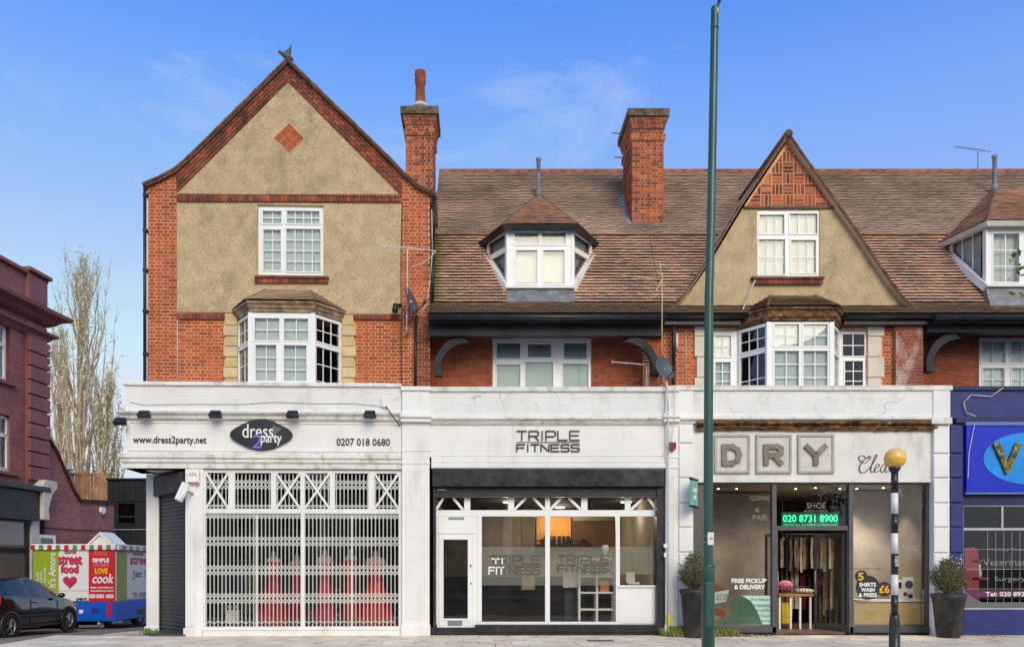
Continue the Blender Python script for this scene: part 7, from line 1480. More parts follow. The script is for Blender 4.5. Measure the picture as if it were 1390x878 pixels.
w_ = part('window', plate(MB(), *hw, [(hw[0]+.07, hw[1]-.07, hw[2]+.4, hw[3]-.07), (hw[0]+.07, hw[1]-.07, hw[2]+.07, hw[2]+.33)], by+.02, by+.1), m_bcl, bh); part('pane', MB().box(hw[0], hw[1], by+.05, by+.052, hw[2], hw[3]), m_glass_dk, w_); part('curtain', MB().box(hw[0], hw[1], by+.3, by+.32, hw[2], hw[3]), mat('olive_curtain', c(92, 98, 70), .8, var=.4, vs=2), w_)  # olive sheet behind the pane: a reflection painted as its colour
part('white_rail', MB().box(X(150, by), X(200, by), by-.08, by-.04, Z(718.8, by), Z(718, by)), m_pipe_w, bh)
py__ = 11.0; pc_ = thing('white_porch', 'small white pointed porch roof showing above the food van', 'porch', F0, (X(136, py__), py__, -.6))
part('pediment', MB().prism([(X(121, py__), Z(740, py__)), (X(152, py__), Z(740, py__)), (X(136.5, py__), Z(726, py__))], py__, py__+1), m_white, pc_)
for s in (0, 1): part('barge_board', MB().prism([(X(119 if s == 0 else 154, py__), Z(738, py__)), (X(136.5, py__), Z(721.5, py__)), (X(136.5, py__), Z(725, py__)), (X(119 if s == 0 else 154, py__), Z(741.5, py__))], py__-.06-.003*s, py__+1), m_white, pc_)
part('porch_wall', MB().box(X(123, py__), X(150, py__), py__+.1, py__+.9, -.6, Z(740, py__)), m_white, pc_)

# ================================================================== TREES
def leafmesh(mb, pts, size, rr, flat=.0):
    for P in pts:
        s = size*rr.uniform(.6, 1.25); u = Vector((rr.gauss(0, 1), rr.gauss(0, 1), rr.gauss(0, 1)*(1-flat))).normalized(); v = u.orthogonal().normalized(); w_ = u.cross(v); a = rr.random()*6.3; v, w_ = v*math.cos(a)+w_*math.sin(a), w_*math.cos(a)-v*math.sin(a)
        mb.add([P-v*s*.5, P+w_*s*.3, P+v*s*.5, P-w_*s*.3], [(0, 1, 2, 3)], rr.random())
m_bark = mat('pale_grey_bark', c(186, 170, 142), .9, var=.2, vs=1.5); m_popl = mat('sparse_autumn_leaf', ramp=[c(210, 204, 130), c(226, 212, 146), c(190, 190, 112), c(232, 218, 160), c(214, 200, 150)], rough=.8, var=.1)
def poplar(px, d, ytop, ybase, wpx, label, seed, nb=70, nl=9, leaf=.17):
    rr = random.Random(seed); x, zt_, z0 = X(px, d), Z(ytop, d), -.8; H = zt_-z0; Wd = wpx*(16+d)/FP/2
    t = thing('poplar_tree', label, 'tree', F0, (x, d, z0)); tr = MB(); lf = []; seg = 10; prev = Vector((x, d, z0))
    for k in range(seg):
        q = Vector((x+rr.uniform(-.1, .1), d, z0+H*(k+1)/seg)); tr.tube(prev, q, .36*(1-k/seg)+.03, .36*(1-(k+1)/seg)+.02, n_=8, cap=False); prev = q
    part('trunk', tr, m_bark, t); br = MB()
    for i in range(nb):
        h = H*(.10+.80*(i/nb)**.9); an = rr.uniform(0, 6.28); dr = Vector((math.cos(an), math.sin(an), 0)); L_ = min((H*1.0-h)*rr.uniform(.55, .95), H*.45)
        fr_ = h/H; spread = Wd*(1.0 if fr_ < .45 else max(.12, 1-(fr_-.45)*1.55))*rr.uniform(.45, 1.1); P = Vector((x, d, z0+h)); r_ = .10*(1-fr_)+.035; N_ = 6
        for k in range(N_):
            t_ = (k+1)/N_; Q = Vector((x, d, z0+h))+dr*spread*(1-(1-t_)**2.2)+Vector((rr.uniform(-.1, .1), rr.uniform(-.1, .1), L_*t_)); br.tube(P, Q, r_*(1-k/N_)+.012, r_*(1-(k+1)/N_)+.010, n_=4, cap=False)
            for _ in range(3):
                a2 = rr.uniform(0, 6.28); T = Q+Vector((math.cos(a2)*.35, math.sin(a2)*.35, rr.uniform(.6, 1.5))); br.tube(Q, T, .018, .007, n_=3, cap=False)
                for __ in range(nl): s_ = rr.random(); lf.append(Q+(T-Q)*s_+Vector((rr.gauss(0, .14), rr.gauss(0, .14), rr.gauss(0, .12)))) if rr.random() < (.28+.75*max(0, .62-fr_)) else None
            P = Q
    part('branches', br, m_bark, t, kind='stuff', recalc=False); lm = MB(); leafmesh(lm, lf, leaf, rr); part('crown', lm, m_popl, t, kind='stuff', recalc=False); return t
poplar(108, 40, 352, 640, 92, 'tall slender poplar with bare upright branches and few yellow leaves, centre of the gap', 11, nb=46, leaf=.17, nl=7)
poplar(146, 46, 512, 640, 60, 'shorter yellow green poplar right beside the white shop fascia', 12, nb=32, nl=14, leaf=.19)
poplar(82, 46, 455, 640, 46, 'thin poplar just right of the maroon building', 13, nb=24, leaf=.17)

# ================================================================== FOOD VAN
vy = 7.5; gz_ = hgt(vy)-.10; vx0, vx1 = X(45, vy), X(157, vy); VX = lambda p: X(p, vy); VZ = lambda p: Z(p, vy)
V = thing('food_van', 'white red and green street food van with a blue skirt and striped edge', 'van', F0, ((vx0+vx1)/2, vy, gz_)); vl = 4.4
part('body', MB().box(vx0, vx1, vy, vy+vl, VZ(816), VZ(745)), mat('van_white', c(214, 214, 212), .35, var=.04), V, bevel=.03)
part('skirt', MB().box(vx0, vx1+.015, vy-.02, vy+vl, VZ(843), VZ(815)), mat('van_blue', c(16, 84, 196), .35, var=.06), V, bevel=.03)
m_olive = mat('lime_print', c(146, 168, 30), .5, var=.05); m_vred = mat('van_red_print', c(200, 20, 44), .45, var=.04); m_vwh = mat('van_panel_white', c(220, 222, 224), .45, var=.02); m_vtx = mat('raspberry_print', c(188, 44, 78), .5)
part('panel', MB().box(VX(46), VX(80), vy-.03, vy, VZ(815), VZ(746)), m_olive, V, label='lime green panel'); part('panel', MB().box(VX(80.3), VX(121), vy-.03, vy, VZ(801), VZ(746)), m_vwh, V, label='white street food panel'); part('panel', MB().box(VX(80.3), VX(121), vy-.03, vy, VZ(815), VZ(802.5)), m_vwh, V); part('panel', MB().box(VX(121.3), VX(156.5), vy-.035, vy, VZ(816.5), VZ(743)), m_vred, V, label='red panel')
k = 0; px_ = 44.0
while px_ < 157.5:
    part('awning_scallop', MB().prism([(VX(px_), VZ(739.5)), (VX(px_+5.6), VZ(739.5)), (VX(px_+5.6), VZ(744.5)), (VX(px_+4.4), VZ(746)), (VX(px_+1.2), VZ(746)), (VX(px_), VZ(744.5))], vy-.10, vy-.05), [m_vred, m_vwh, mat('van_green', c(80, 140, 80), .5), m_vwh][k % 4], V); px_ += 5.7; k += 1
for i in range(18):
    y0_ = vy+.05+i*.24; part('awning_scallop', MB().box(vx1+.03, vx1+.08, y0_, y0_+.225, VZ(745.5), VZ(739.5)), [m_vwh, mat('grey_stripe', c(150, 150, 150), .5)][i % 2], V)
part('roof_rim', MB().box(vx0-.05, vx1+.03, vy-.05, vy+vl, VZ(745), VZ(738)), m_vwh, V, bevel=.01)
part('side_panel', MB().box(vx1, vx1+.012, vy+.05, vy+.75, VZ(815), VZ(748)), mat('olive_side', c(150, 164, 86), .5, var=.04), V); part('side_panel', MB().box(vx1, vx1+.016, vy+.78, vy+3.6, VZ(813), VZ(749)), m_vwh, V); part('side_rail', MB().box(vx1, vx1+.03, vy, vy+vl, VZ(748), VZ(745)), mat('grey_rail', c(110, 116, 104), .5), V)
def vt_(items, m, bold=.004, shear=0, label=None):
    mb = MB()
    for s, a, b, y0, y1 in items: put_text(mb, s, VX(a), VX(b), VZ(y1), VZ(y0), vy-.045, bold=bold, shear=shear)
    part('lettering', mb, m, V, label=label)
vt_([('taste', 88, 104, 746.5, 751)], m_vtx, .006); vt_([('street', 80.5, 112, 754.5, 765.5)], m_vtx, .022); vt_([('food', 84, 107, 766.5, 777)], m_vtx, .022)
hp_ = []
for i in range(40):
    t_ = 2*math.pi*i/40; hx, hy = 16*math.sin(t_)**3, 13*math.cos(t_)-5*math.cos(2*t_)-2*math.cos(3*t_)-math.cos(4*t_); hp_.append((VX(96+hx*.60), VZ(789-hy*.60)))
mb = MB()
cxh = sum(p[0] for p in hp_)/40; czh = sum(p[1] for p in hp_)/40
for i in range(40): a, b = hp_[i], hp_[(i+1) % 40]; mb.prism([(cxh, czh), a, b], vy-.05, vy-.045)
part('heart_print', mb, m_vtx, V)
vt_([('like mum', 90, 103, 784, 788), ('used to', 91, 102, 790, 794)], m_vwh, .006)
vt_([('FOOD', 129, 147, 748, 753.5)], mat('dull_pink_print', c(214, 110, 110), .5), .008); vt_([('SIMPLE', 127, 149, 757.5, 762.5)], m_vwh, .012); vt_([('street', 128, 149, 763.5, 768.5)], mat('dull_pink_print', ()), .008); vt_([('LOVE', 130, 147, 771, 778)], mat('van_yellow', c(240, 176, 40), .5), .014); vt_([('cook', 126, 154, 778.5, 791)], m_vwh, .010, .2)
vt_([('FRESHLY MADE EVERY DAY', 124, 155, 796, 798), ('FOR PARTIES AND EVENTS', 124, 155, 800.5, 802.5)], m_vwh); vt_([('020 8381 4636', 122.5, 155, 806, 811)], m_vwh, .01); vt_([('EVENTS', 105, 119, 811, 814.5)], m_textdark, .006)
mb = MB(); Mr = Matrix.Translation((VX(76.5), vy-.045, VZ(797))) @ Matrix.Rotation(R(-90), 4, 'Y'); put_text(mb, "it's Amore", 0, 1.05, 0, .22, 0, M=Mr, bold=.006); 
for i, (s, ln) in enumerate((('la vita e bella', .62), ('con gusto', .5), ('e amore', .45))): put_text(mb, s, .02, ln, .30+.10*i, .36+.10*i, 0, M=Mr, bold=.003)
part('lettering', mb, m_vwh, V, label='white sideways words on the lime panel')
MV = Matrix(((0, -1, 0, vx1+.018), (1, 0, 0, vy), (0, 0, 1, 0), (0, 0, 0, 1)))
mb = MB(); put_text(mb, 'street', .95, 2.4, VZ(765), VZ(755), -.002, M=MV, bold=.02); put_text(mb, 'taste', 1.1, 1.9, VZ(752.5), VZ(748.5), -.002, M=MV, bold=.008); part('lettering', mb, m_vtx, V)
mb = MB(); put_text(mb, 'Jet li', 1.1, 2.2, VZ(787), VZ(774), -.002, M=MV, bold=.01); put_text(mb, 'TEL 0208381', 1.1, 2.4, VZ(812), VZ(806), -.002, M=MV, bold=.006); part('lettering', mb, mat('grey_print3', c(120, 132, 126), .5), V)
part('light_cluster', MB().box(VX(146), VX(152), vy-.035, vy-.02, VZ(838), VZ(818.5)), m_vred, V, label='red rear light cluster'); part('number_plate', MB().box(VX(108), VX(113.5), vy-.035, vy-.02, VZ(832), VZ(827)), m_vwh, V); part('grille', MB().box(VX(125), VX(133), vy-.03, vy-.019, VZ(832), VZ(825)), mat('dark_blue_grille', c(16, 50, 130), .5), V)
part('chassis', MB().box(vx0+.3, vx1-.2, vy+.2, vy+vl-.2, gz_+.28, VZ(843)), m_black, V)
def wheel(parent, x, y, z, r_, w, axis='x', m_r=None, spokes=10):
    """axis x: the wheel faces +x"""
    Mw = Matrix.Translation((x, y, z)) @ Matrix.Rotation(R(90), 4, 'Y') if axis == 'x' else Matrix.Translation((x, y, z)) @ Matrix.Rotation(R(90), 4, 'X')
    tw = part('wheel', MB(Mw).lathe([(r_*.62, -w/2), (r_*.93, -w/2), (r_, -w*.35), (r_, w*.35), (r_*.93, w/2), (r_*.66, w/2), (r_*.62, w*.3)], n_=32), mat('tyre_rubber', (.02, .02, .021), .8, var=.1), parent)
    mb = MB(Mw); mb.lathe([(r_*.64, w*.10), (r_*.64, w*.42), (r_*.60, w*.46), (r_*.56, w*.30), (r_*.56, w*.10)], n_=32)
    for i in range(spokes):
        a = 2*math.pi*i/spokes; u_, v_ = Vector((math.cos(a), math.sin(a))), Vector((-math.sin(a), math.cos(a)))
        A1, A2, B1, B2 = u_*r_*.10-v_*r_*.05, u_*r_*.10+v_*r_*.05, u_*r_*.60-v_*r_*.045, u_*r_*.60+v_*r_*.045
        mb.add([(A1.x, A1.y, w*.44), (B1.x, B1.y, w*.36), (B2.x, B2.y, w*.36), (A2.x, A2.y, w*.44), (A1.x, A1.y, w*.3), (B1.x, B1.y, w*.24), (B2.x, B2.y, w*.24), (A2.x, A2.y, w*.3)], [(0,1,2,3),(0,4,5,1),(3,2,6,7)])
    mb.lathe([(r_*.13, w*.25), (r_*.13, w*.46), (.005, w*.47)], n_=16); part('rim', mb, m_r or mat('alloy_silver', c(176, 178, 180), .3, metal=.8, var=.05), tw)
    part('brake_disc', MB(Mw).lathe([(r_*.56, w*.05), (r_*.56, w*.08), (.01, w*.08)], n_=20), m_lead, tw); return tw
wheel(V, vx1-.12, vy+1.75, gz_+.33, .33, .2); wheel(V, vx1-.12, vy+3.3, gz_+.33, .33, .2); part('wheel_arch', MB().box(vx1-.05, vx1+.018, vy+1.4, vy+2.1, gz_+.3, VZ(828)), m_black, V, bevel=.03)
jw = thing('jockey_wheel', 'small grey jockey wheel under the front edge of the food van', 'wheel', F0, (VX(134), vy+.1, gz_)); part('wheel', MB(Matrix.Translation((VX(134), vy+.1, gz_+.13)) @ Matrix.Rotation(R(80), 4, 'Y')).lathe([(.13, -.04), (.13, .04), (.05, .05)], n_=18), m_steel, jw); part('stem', MB().tube((VX(134), vy+.1, gz_+.1), (VX(134), vy+.1, VZ(842)), .03), m_steel, jw)
part('tow_bar', MB().box(VX(106), VX(140), vy+.02, vy+.08, VZ(851), VZ(848)), m_steel, V)

# ================================================================== CAR
def make_car(label, wx, wy, deg, zg, grp=None):
    FC = Frame(wx, wy, deg); T_ = thing('parked_car', label, 'car', FC, (1.97, .86, zg), group=grp); L_ = 3.95
    m_cb = mat('black_car_paint', (.010, .010, .012), .10, var=.0, spec=.6, coat=.8); m_cg = mat('car_window', (.02, .026, .026), .04, var=.0, spec=.7)
    st_ = [  # u, z bottom, half width, belt z, belt half width, roof-edge z, roof-edge half width, centre z
        (0.00, .42, .60, .72, .58, .76, .50, .78), (0.06, .30, .72, .86, .70, .90, .62, .92), (0.18, .24, .80, .98, .76, 1.02, .64, 1.05), (0.42, .22, .85, 1.03, .79, 1.22, .60, 1.27),
        (0.80, .21, .86, 1.02, .80, 1.38, .58, 1.43), (1.25, .20, .86, .98, .81, 1.43, .59, 1.475), (1.80, .20, .86, .95, .82, 1.42, .60, 1.47), (2.25, .20, .86, .92, .82, 1.33, .60, 1.38),
        (2.65, .20, .86, .90, .81, 1.13, .64, 1.18), (2.95, .21, .86, .885, .80, .95, .70, .985), (3.30, .22, .85, .84, .78, .87, .66, .90), (3.65, .24, .80, .74, .72, .77, .58, .79), (3.86, .28, .68, .60, .62, .63, .50, .64), (3.95, .36, .56, .50, .50, .52, .42, .53)]
    def at(u):
        for i in range(len(st_)-1):
            if st_[i][0] <= u <= st_[i+1][0]+1e-9:
                p0, p1, p2, p3 = st_[max(i-1, 0)], st_[i], st_[i+1], st_[min(i+2, len(st_)-1)]; t = (u-p1[0])/(p2[0]-p1[0])
                return [.5*((2*b)+(-a+c_)*t*.9+(2*a-5*b+4*c_-d_)*t*t*.9+(-a+3*b-3*c_+d_)*t**3*.9)+.05*0 if False else b+(c_-b)*(t*t*(3-2*t)*.35+t*.65) for a, b, c_, d_ in zip(p0, p1, p2, p3)]
    us = [L_*i/64 for i in range(65)]; rows = []
    for u in us:
        _, zb, hw_, bz, bw, rz__, rw, cz = at(u); half = [(0, zb), (hw_-.10, zb), (hw_-.02, zb+.12), (hw_, zb+(bz-zb)*.45), (hw_-.01, bz-.13), (bw+.015, bz-.03), (bw, bz), (bw+(rw-bw)*.5, bz+(rz__-bz)*.52), (rw, rz__-.0), (rw*.86, rz__+(cz-rz__)*.55), (rw*.45, cz-.008), (0, cz)]
        rows.append([(u, .86-y, zg+z) for y, z in half]+[(u, .86+y, zg+z) for y, z in half[-2:0:-1]])
    n_ = len(rows[0]); mb = MB(); mb.smooth = True
    for i in range(64):
        um = (us[i]+us[i+1])/2
        for j in range(n_):
            jj = j if j < 11 else n_-1-j; g = 0
            if jj in (6, 7) and .50 < um < 2.72 and not (1.42 < um < 1.50): g = 1
            if jj in (8, 9, 10) and (2.28 < um < 2.95 or .20 < um < .72): g = 1
            if jj in (6, 7) and um <= .62 and um > .5 and jj == 7: g = 0
            mb.cm = g; mb.add([rows[i][j], rows[i+1][j], rows[i+1][(j+1) % n_], rows[i][(j+1) % n_]], [(0, 1, 2, 3)])
    mb.cm = 0; mb.add(rows[0], [tuple(range(n_-1, -1, -1))]); mb.add(rows[-1], [tuple(range(n_))])
    me_mats = [m_cb, m_cg]; body = part('body', mb, me_mats, T_, recalc=False)
    bm = bmesh.new(); bm.from_mesh(body.data); bmesh.ops.remove_doubles(bm, verts=bm.verts, dist=.0005); bmesh.ops.recalc_face_normals(bm, faces=bm.faces); bmesh.ops.split_edges(bm, edges=[e for e in bm.edges if len(e.link_faces) == 2 and e.link_faces[0].material_index != e.link_faces[1].material_index]); bm.to_mesh(body.data); bm.free()
    for u in (.66, 3.15):
        for s in (0, 1):
            y = .02 if s == 0 else 1.70; Mc = Matrix.Translation((u, y, zg+.31)) @ Matrix.Rotation(R(90), 4, 'X')
            part('wheel_arch', MB(Mc).lathe([(.365, -.035), (.365, .035), (.30, .036), (.30, -.035)], n_=36), m_black, T_)
            w_ = wheel(T_, u, y+(.06 if s == 0 else -.06), zg+.305, .305, .20, axis='y', spokes=5)
    tl = mat('red_tail_lamp', c(210, 26, 34), .2, var=.1, spec=.8, coat=.6)
    for s in (-1, 1): yy = .86-s*.70; part('tail_light', MB().add([(.02, yy-s*.10+s*.2, zg+.80), (.05, yy+s*.0-s*.0, zg+.78), (.30, .86-s*.835, zg+.92), (.34, .86-s*.80, zg+1.06), (.10, yy+s*.08, zg+1.08)], [(0, 1, 2, 3, 4)]).add([(.015, .86-s*.50, zg+.80), (.05, .86-s*.735, zg+.78), (.28, .86-s*.865, zg+.84), (.36, .86-s*.825, zg+1.04), (.14, .86-s*.70, zg+1.06)], [(0, 1, 2, 3, 4)]), tl, T_, recalc=False)
    part('reflector', MB().box(.06, .22, .01, .03, zg+.46, zg+.50), tl, T_)
    part('door_mirror', MB().sphere(2.62, -.10, zg+.98, .09, 12, 8, .75), m_cb, T_); part('door_mirror', MB().sphere(2.62, 1.82, zg+.98, .09, 12, 8, .75), m_cb, T_)
    part('door_handle', MB().tube((1.55, -.015, zg+.84), (1.72, -.015, zg+.83), .014), m_cb, T_); part('sill_trim', MB().box(1.05, 2.80, .0, .03, zg+.22, zg+.27), m_black, T_)
    part('door_seam', MB().box(1.455, 1.463, -.006, .01, zg+.28, zg+.93).box(2.60, 2.608, -.006, .01, zg+.28, zg+.86), m_black, T_)
    part('belt_trim', MB().path([(.55, .075, zg+1.035), (1.3, .055, zg+.985), (2.0, .05, zg+.94), (2.7, .06, zg+.90)], .008), m_steel, T_)
    part('number_plate', MB().box(-.012, .02, .60, 1.12, zg+.52, zg+.63), mat('yellow_plate', c(220, 190, 60), .5), T_); part('head_light', MB().sphere(3.70, .16, zg+.64, .09, 10, 6, .6), m_steel, T_)
    return T_
car = make_car('black hatchback parked on the side street with its red tail lamp towards the viewer', -11.22, 1.95, 88.0, -.325)

# ================================================================== STREET FURNITURE
m_lampg = mat('dark_green_lamp_paint', c(44, 88, 76), .4, var=.10, vs=2, bump=.15, bs=30, dirt=(c(90, 116, 104), .4, 5, (1, 1, .3), .56), coat=.3)
ld_ = -5.5; lx = lambda p: X(p, ld_); lz = lambda p: Z(p, ld_)
LP = thing('street_lamp', 'tall dark green lamp column in front of the dry cleaner', 'street lamp', F0, (lx(961), ld_, 0)); r1, r2, r3 = lx(650+8.7), lx(650+6.2), lx(650+5.0)
part('base_section', MB().lathe([(r1, 0), (r1, lz(768)), (r1*.97, lz(766)), (r2, lz(764.5))], lx(961.2), ld_, 24), m_lampg, LP)
mb = MB(); pts_ = [(961.2, 764.5, r2), (961.5, 600, r2*.985), (962.5, 400, r2*.95), (965.3, 300, r2*.9), (968, 150, r2*.86), (970.3, 11, r3)]
for (a, b, ra), (e, g_, rb) in zip(pts_[:-1], pts_[1:]): mb.tube((lx(a), ld_, lz(b)), (lx(e), ld_, lz(g_)), ra, rb, n_=24, cap=False)
part('column', mb, m_lampg, LP); part('column_cap', MB().lathe([(r3, lz(12)), (r3*.9, lz(10)), (.01, lz(8.5))], lx(970.4), ld_, 16), m_lampg, LP); part('joint_ring', MB().tube((lx(969.9), ld_, lz(40)), (lx(970), ld_, lz(38.5)), r3*1.12, n_=20), m_lampg, LP)
part('bracket_arm', MB().path([(lx(972), ld_, lz(30)), (lx(974), ld_-.05, lz(8)), (lx(979), ld_-.4, lz(-12)), (lx(984), ld_-1.0, lz(-30))], .022, 10), m_steel, LP)
part('lantern', MB().box(lx(981), lx(990), ld_-1.6, ld_-.9, lz(-34), lz(-26)), m_steel, LP, bevel=.03)
part('inspection_door', MB().box(lx(961.2)-.055, lx(961.2)+.055, ld_-r1-.004, ld_-r1+.03, lz(850), lz(790)), m_lampg, LP, bevel=.006)
tg = thing('number_plate', 'small white number plate strapped to the green lamp column', 'plate', F0, (lx(962), ld_-.1, lz(740))); part('plate', MB().box(lx(958.5), lx(966.8), ld_-r2-.012, ld_-r2-.004, lz(739.5), lz(722.5)), m_textwhite, tg, bevel=.003)
part('strap', MB().lathe([(r2+.004, lz(728)), (r2+.004, lz(726.5))], lx(961.3), ld_, 20).lathe([(r2+.004, lz(736)), (r2+.004, lz(734.5))], lx(961.3), ld_, 20), m_steel, tg); mb = MB(); put_text(mb, '42', lx(961.3), lx(965.3), lz(732), lz(729.5), ld_-r2-.014, bold=.001); part('lettering', mb, m_textdark, tg)
bd = -4.5; bx__ = lambda p: X(p, bd); bz__ = lambda p: Z(p, bd)
BB = thing('crossing_beacon', 'black and white striped crossing beacon with an amber globe', 'beacon', F0, (bx__(1214), bd, 0)); cxb = bx__(1214.3); rp = .049
m_bk = mat('beacon_black', (.02, .02, .021), .35, var=.1, coat=.3); m_bw = mat('beacon_white', (.78, .78, .78), .4, var=.03, coat=.3)
part('base_sleeve', MB().lathe([(.085, 0), (.085, .03), (.076, .04), (.076, bz__(846)), (.066, bz__(838)), (rp+.008, bz__(833))], cxb, bd, 24), m_bk, BB)
for i, (ya, yb) in enumerate(((833, 807), (807, 779.5), (779.5, 751), (751, 723.5), (723.5, 697), (697, 669), (669, 638))): part('black_band' if i % 2 == 0 else 'white_band', MB().lathe([(rp, bz__(ya)), (rp, bz__(yb))], cxb, bd, 24), m_bk if i % 2 == 0 else m_bw, BB)
part('globe_collar', MB().lathe([(rp, bz__(641)), (.075, bz__(637)), (.085, bz__(634.5))], cxb, bd, 24), m_bk, BB)
am = mat('amber_globe', c(252, 196, 84), .3, var=.02, spec=.6, coat=.5); b_ = am.node_tree.nodes['Principled BSDF']; b_.inputs['Subsurface Weight'].default_value = .4; b_.inputs['Subsurface Radius'].default_value = (.2, .12, .05)
part('globe', MB().sphere(cxb+.006, bd, bz__(622), .152, 28, 18), am, BB)
part('sticker', MB().box(cxb-.02, cxb+.03, bd-rp-.006, bd-rp+.02, bz__(768), bz__(754)), mat('scuffed_sticker', c(180, 180, 178), .6, var=.3, vs=30), BB)

# ================================================================== PLANTERS, WEEDS, LEAVES
m_pot = mat('weathered_black_pot', c(52, 52, 54), .6, var=.3, vs=5, dirt=(c(108, 98, 88), .6, 3, (1, 1, .4), .5)); m_box = mat('box_leaf', ramp=[c(70, 82, 38), c(92, 100, 48), c(54, 66, 32), c(112, 114, 60), c(64, 70, 40), c(124, 110, 66)], rough=.6, var=.15, vs=5)
def planter(pxa, pxb, ybt, pxc, ytop, ypot, d, lab1, lab2, seed, rx=None):
    xc = X((pxa+pxb)/2, d); rt_ = (X(pxb, d)-X(pxa, d))/2; rb_ = rt_*.66; zt_ = Z(ypot, d); t = thing('plant_pot', lab1, 'plant pot', F0, (xc, d, 0), group='tall dark plant pots'); pr = []
    part('pot', MB().lathe([(rb_*.96, 0.0), (rb_, .02), (rt_*.93, zt_-.10), (rt_, zt_-.09), (rt_*1.02, zt_-.01), (rt_*.94, zt_), (rt_*.90, zt_-.05), (rt_*.2, zt_-.06)], xc, d, 28), m_pot, t)
    rr = random.Random(seed); zc_ = zt_+(Z(ytop, d)-zt_)*.46; rz_ = (Z(ytop, d)-zt_)*.55; s = thing('shrub', lab2, 'shrub', F0, (xc, d, zt_-.05)); lf = []
    br = MB(); tips = []
    for i in range(150):
        a = rr.uniform(0, 6.28); e = rr.uniform(-.1, 1)**1.0; u = Vector((math.cos(a)*math.sqrt(max(0, 1-e*e)), math.sin(a)*math.sqrt(max(0, 1-e*e)), e)); k = rr.uniform(.78, 1.12)+(.22 if rr.random() < .10 and e > .3 else 0); T = Vector((xc+u.x*rt_*1.05*k, d+u.y*rt_*1.0*k, zc_-.1+u.z*(rz_+.10)*k)); P0 = Vector((xc+rr.uniform(-.05, .05), d, zt_-.03)); br.tube(P0, T, .006, .003, n_=3, cap=False); tips.append((P0, T))
    for P0, T in tips:
        for _ in range(44): q = P0+(T-P0)*(1-rr.random()**1.7*.75)+Vector((rr.gauss(0, .028), rr.gauss(0, .028), rr.gauss(0, .03))); lf.append(q)
    part('twigs', br, m_bark, s, kind='stuff', recalc=False); lm = MB(); leafmesh(lm, lf, .034, rr); part('foliage', lm, m_box, s, kind='stuff', recalc=False)
planter(923, 962, 0, 0, 750, 799, -.45, 'tall dark plant pot left of the dry cleaner window, partly behind the lamp column', 'rounded green shrub in the pot behind the green lamp column', 5)
planter(1266, 1309, 0, 0, 757, 805, -.45, 'tall dark plant pot standing against the blue pilaster', 'rounded green shrub in the pot by the blue pilaster', 6)
m_weed = mat('weed_leaf', ramp=[c(96, 122, 54), c(128, 148, 70), c(80, 104, 48), c(150, 150, 80)], rough=.7, var=.1); m_lf = mat('fallen_leaf', ramp=[c(190, 128, 72), c(170, 96, 56), c(204, 156, 92), c(140, 88, 56), c(196, 170, 110)], rough=.8, var=.1)
def weeds(xa, xb, d, n_, h_, label, seed):
    rr = random.Random(seed); mb = MB(); xc = (xa+xb)/2
    for i in range(n_):
        x, y = rr.gauss(xc, (xb-xa)/4), d+rr.gauss(0, .06); hh = h_*rr.uniform(.3, 1); a = rr.uniform(0, 6.28); dx, dy = math.cos(a)*hh*.4, math.sin(a)*hh*.4; w_ = rr.uniform(.008, .02)
        mb.add([(x-w_, y, 0), (x+w_, y, 0), (x+dx*.6+w_, y+dy*.6, hh*.7), (x+dx, y+dy, hh), (x+dx*.6-w_, y+dy*.6, hh*.7)], [(0, 1, 2, 3, 4)], rr.random())
    solo('weed_clump', mb, m_weed, label, 'weeds', base=(xc, d, 0), kind='stuff')
weeds(X(903), X(932), -.25, 260, .24, 'clump of green weeds at the foot of the studio pilaster', 1); weeds(X(972), X(1000), -.12, 200, .17, 'clump of dry green weeds below the cleaner window', 2); weeds(X(953), X(960), -.3, 50, .18, 'thin tuft of weeds between plant pot and lamp column', 3)
weeds(X(183), X(200), .3, 60, .14, 'yellow tuft of grass beside the corner door step', 4)
mb = MB(); rr = random.Random(8)
def leafl(n_, xa, xb, ya, yb, s):
    for _ in range(n_):
        x, y, a = rr.uniform(xa, xb), rr.uniform(ya, yb), rr.uniform(0, 6.28); q = s*rr.uniform(.6, 1.2); z = .006+rr.random()*.02
        mb.add([(x+math.cos(a+k*1.57)*q*(1 if k % 2 else .6), y+math.sin(a+k*1.57)*q*(1 if k % 2 else .6), z+rr.random()*.02) for k in range(4)], [(0, 1, 2, 3)], rr.random())
leafl(150, X(965), X(1020), -.35, -.05, .035); leafl(60, X(900), X(945), -.6, -.15, .035); leafl(70, X(1255), X(1345), -.6, -.06, .03); leafl(30, X(1020), X(1060), -.3, -.05, .03); leafl(90, -7, 11, -3, -.05, .022)
solo('fallen_leaves', mb, m_lf, 'brown fallen leaves scattered along the foot of the shops', 'leaves', base=(0, 0, 0), kind='stuff')
# door step of the corner shop, cover plate in the paving
stp = [FA.p(a, b, 0) for a, b in ((0, 0),)]
xs_ = f(183, 862, .2)[0]; solo('door_step', MB().slabz([(xs_, 1.05), (xs_+.1, .45), (f(205, 866, 0)[0], -.02), (xe1+.04, -.10), (xe1+.04, .35), (xo1, 1.05)], -.45, .035), mat('dark_stone_step', c(74, 76, 76), .6, var=.15, vs=3), 'dark stone step under the corner roller shutter', 'step', FA, bevel=.01)
cvx = X(815, -1.2); solo('access_cover', plate(MB(), cvx-.25, cvx+.25, -1.35, -1.05, [(cvx-.22, cvx+.22, -1.32, -1.08)], 0, .004) if False else MB().box(cvx-.25, cvx+.25, -1.35, -1.05, 0, .008), mat('rusty_cover', c(120, 104, 90), .7, metal=.2, var=.2, vs=12), 'small metal access cover in the pavement', 'cover', base=(cvx, -1.2, 0))
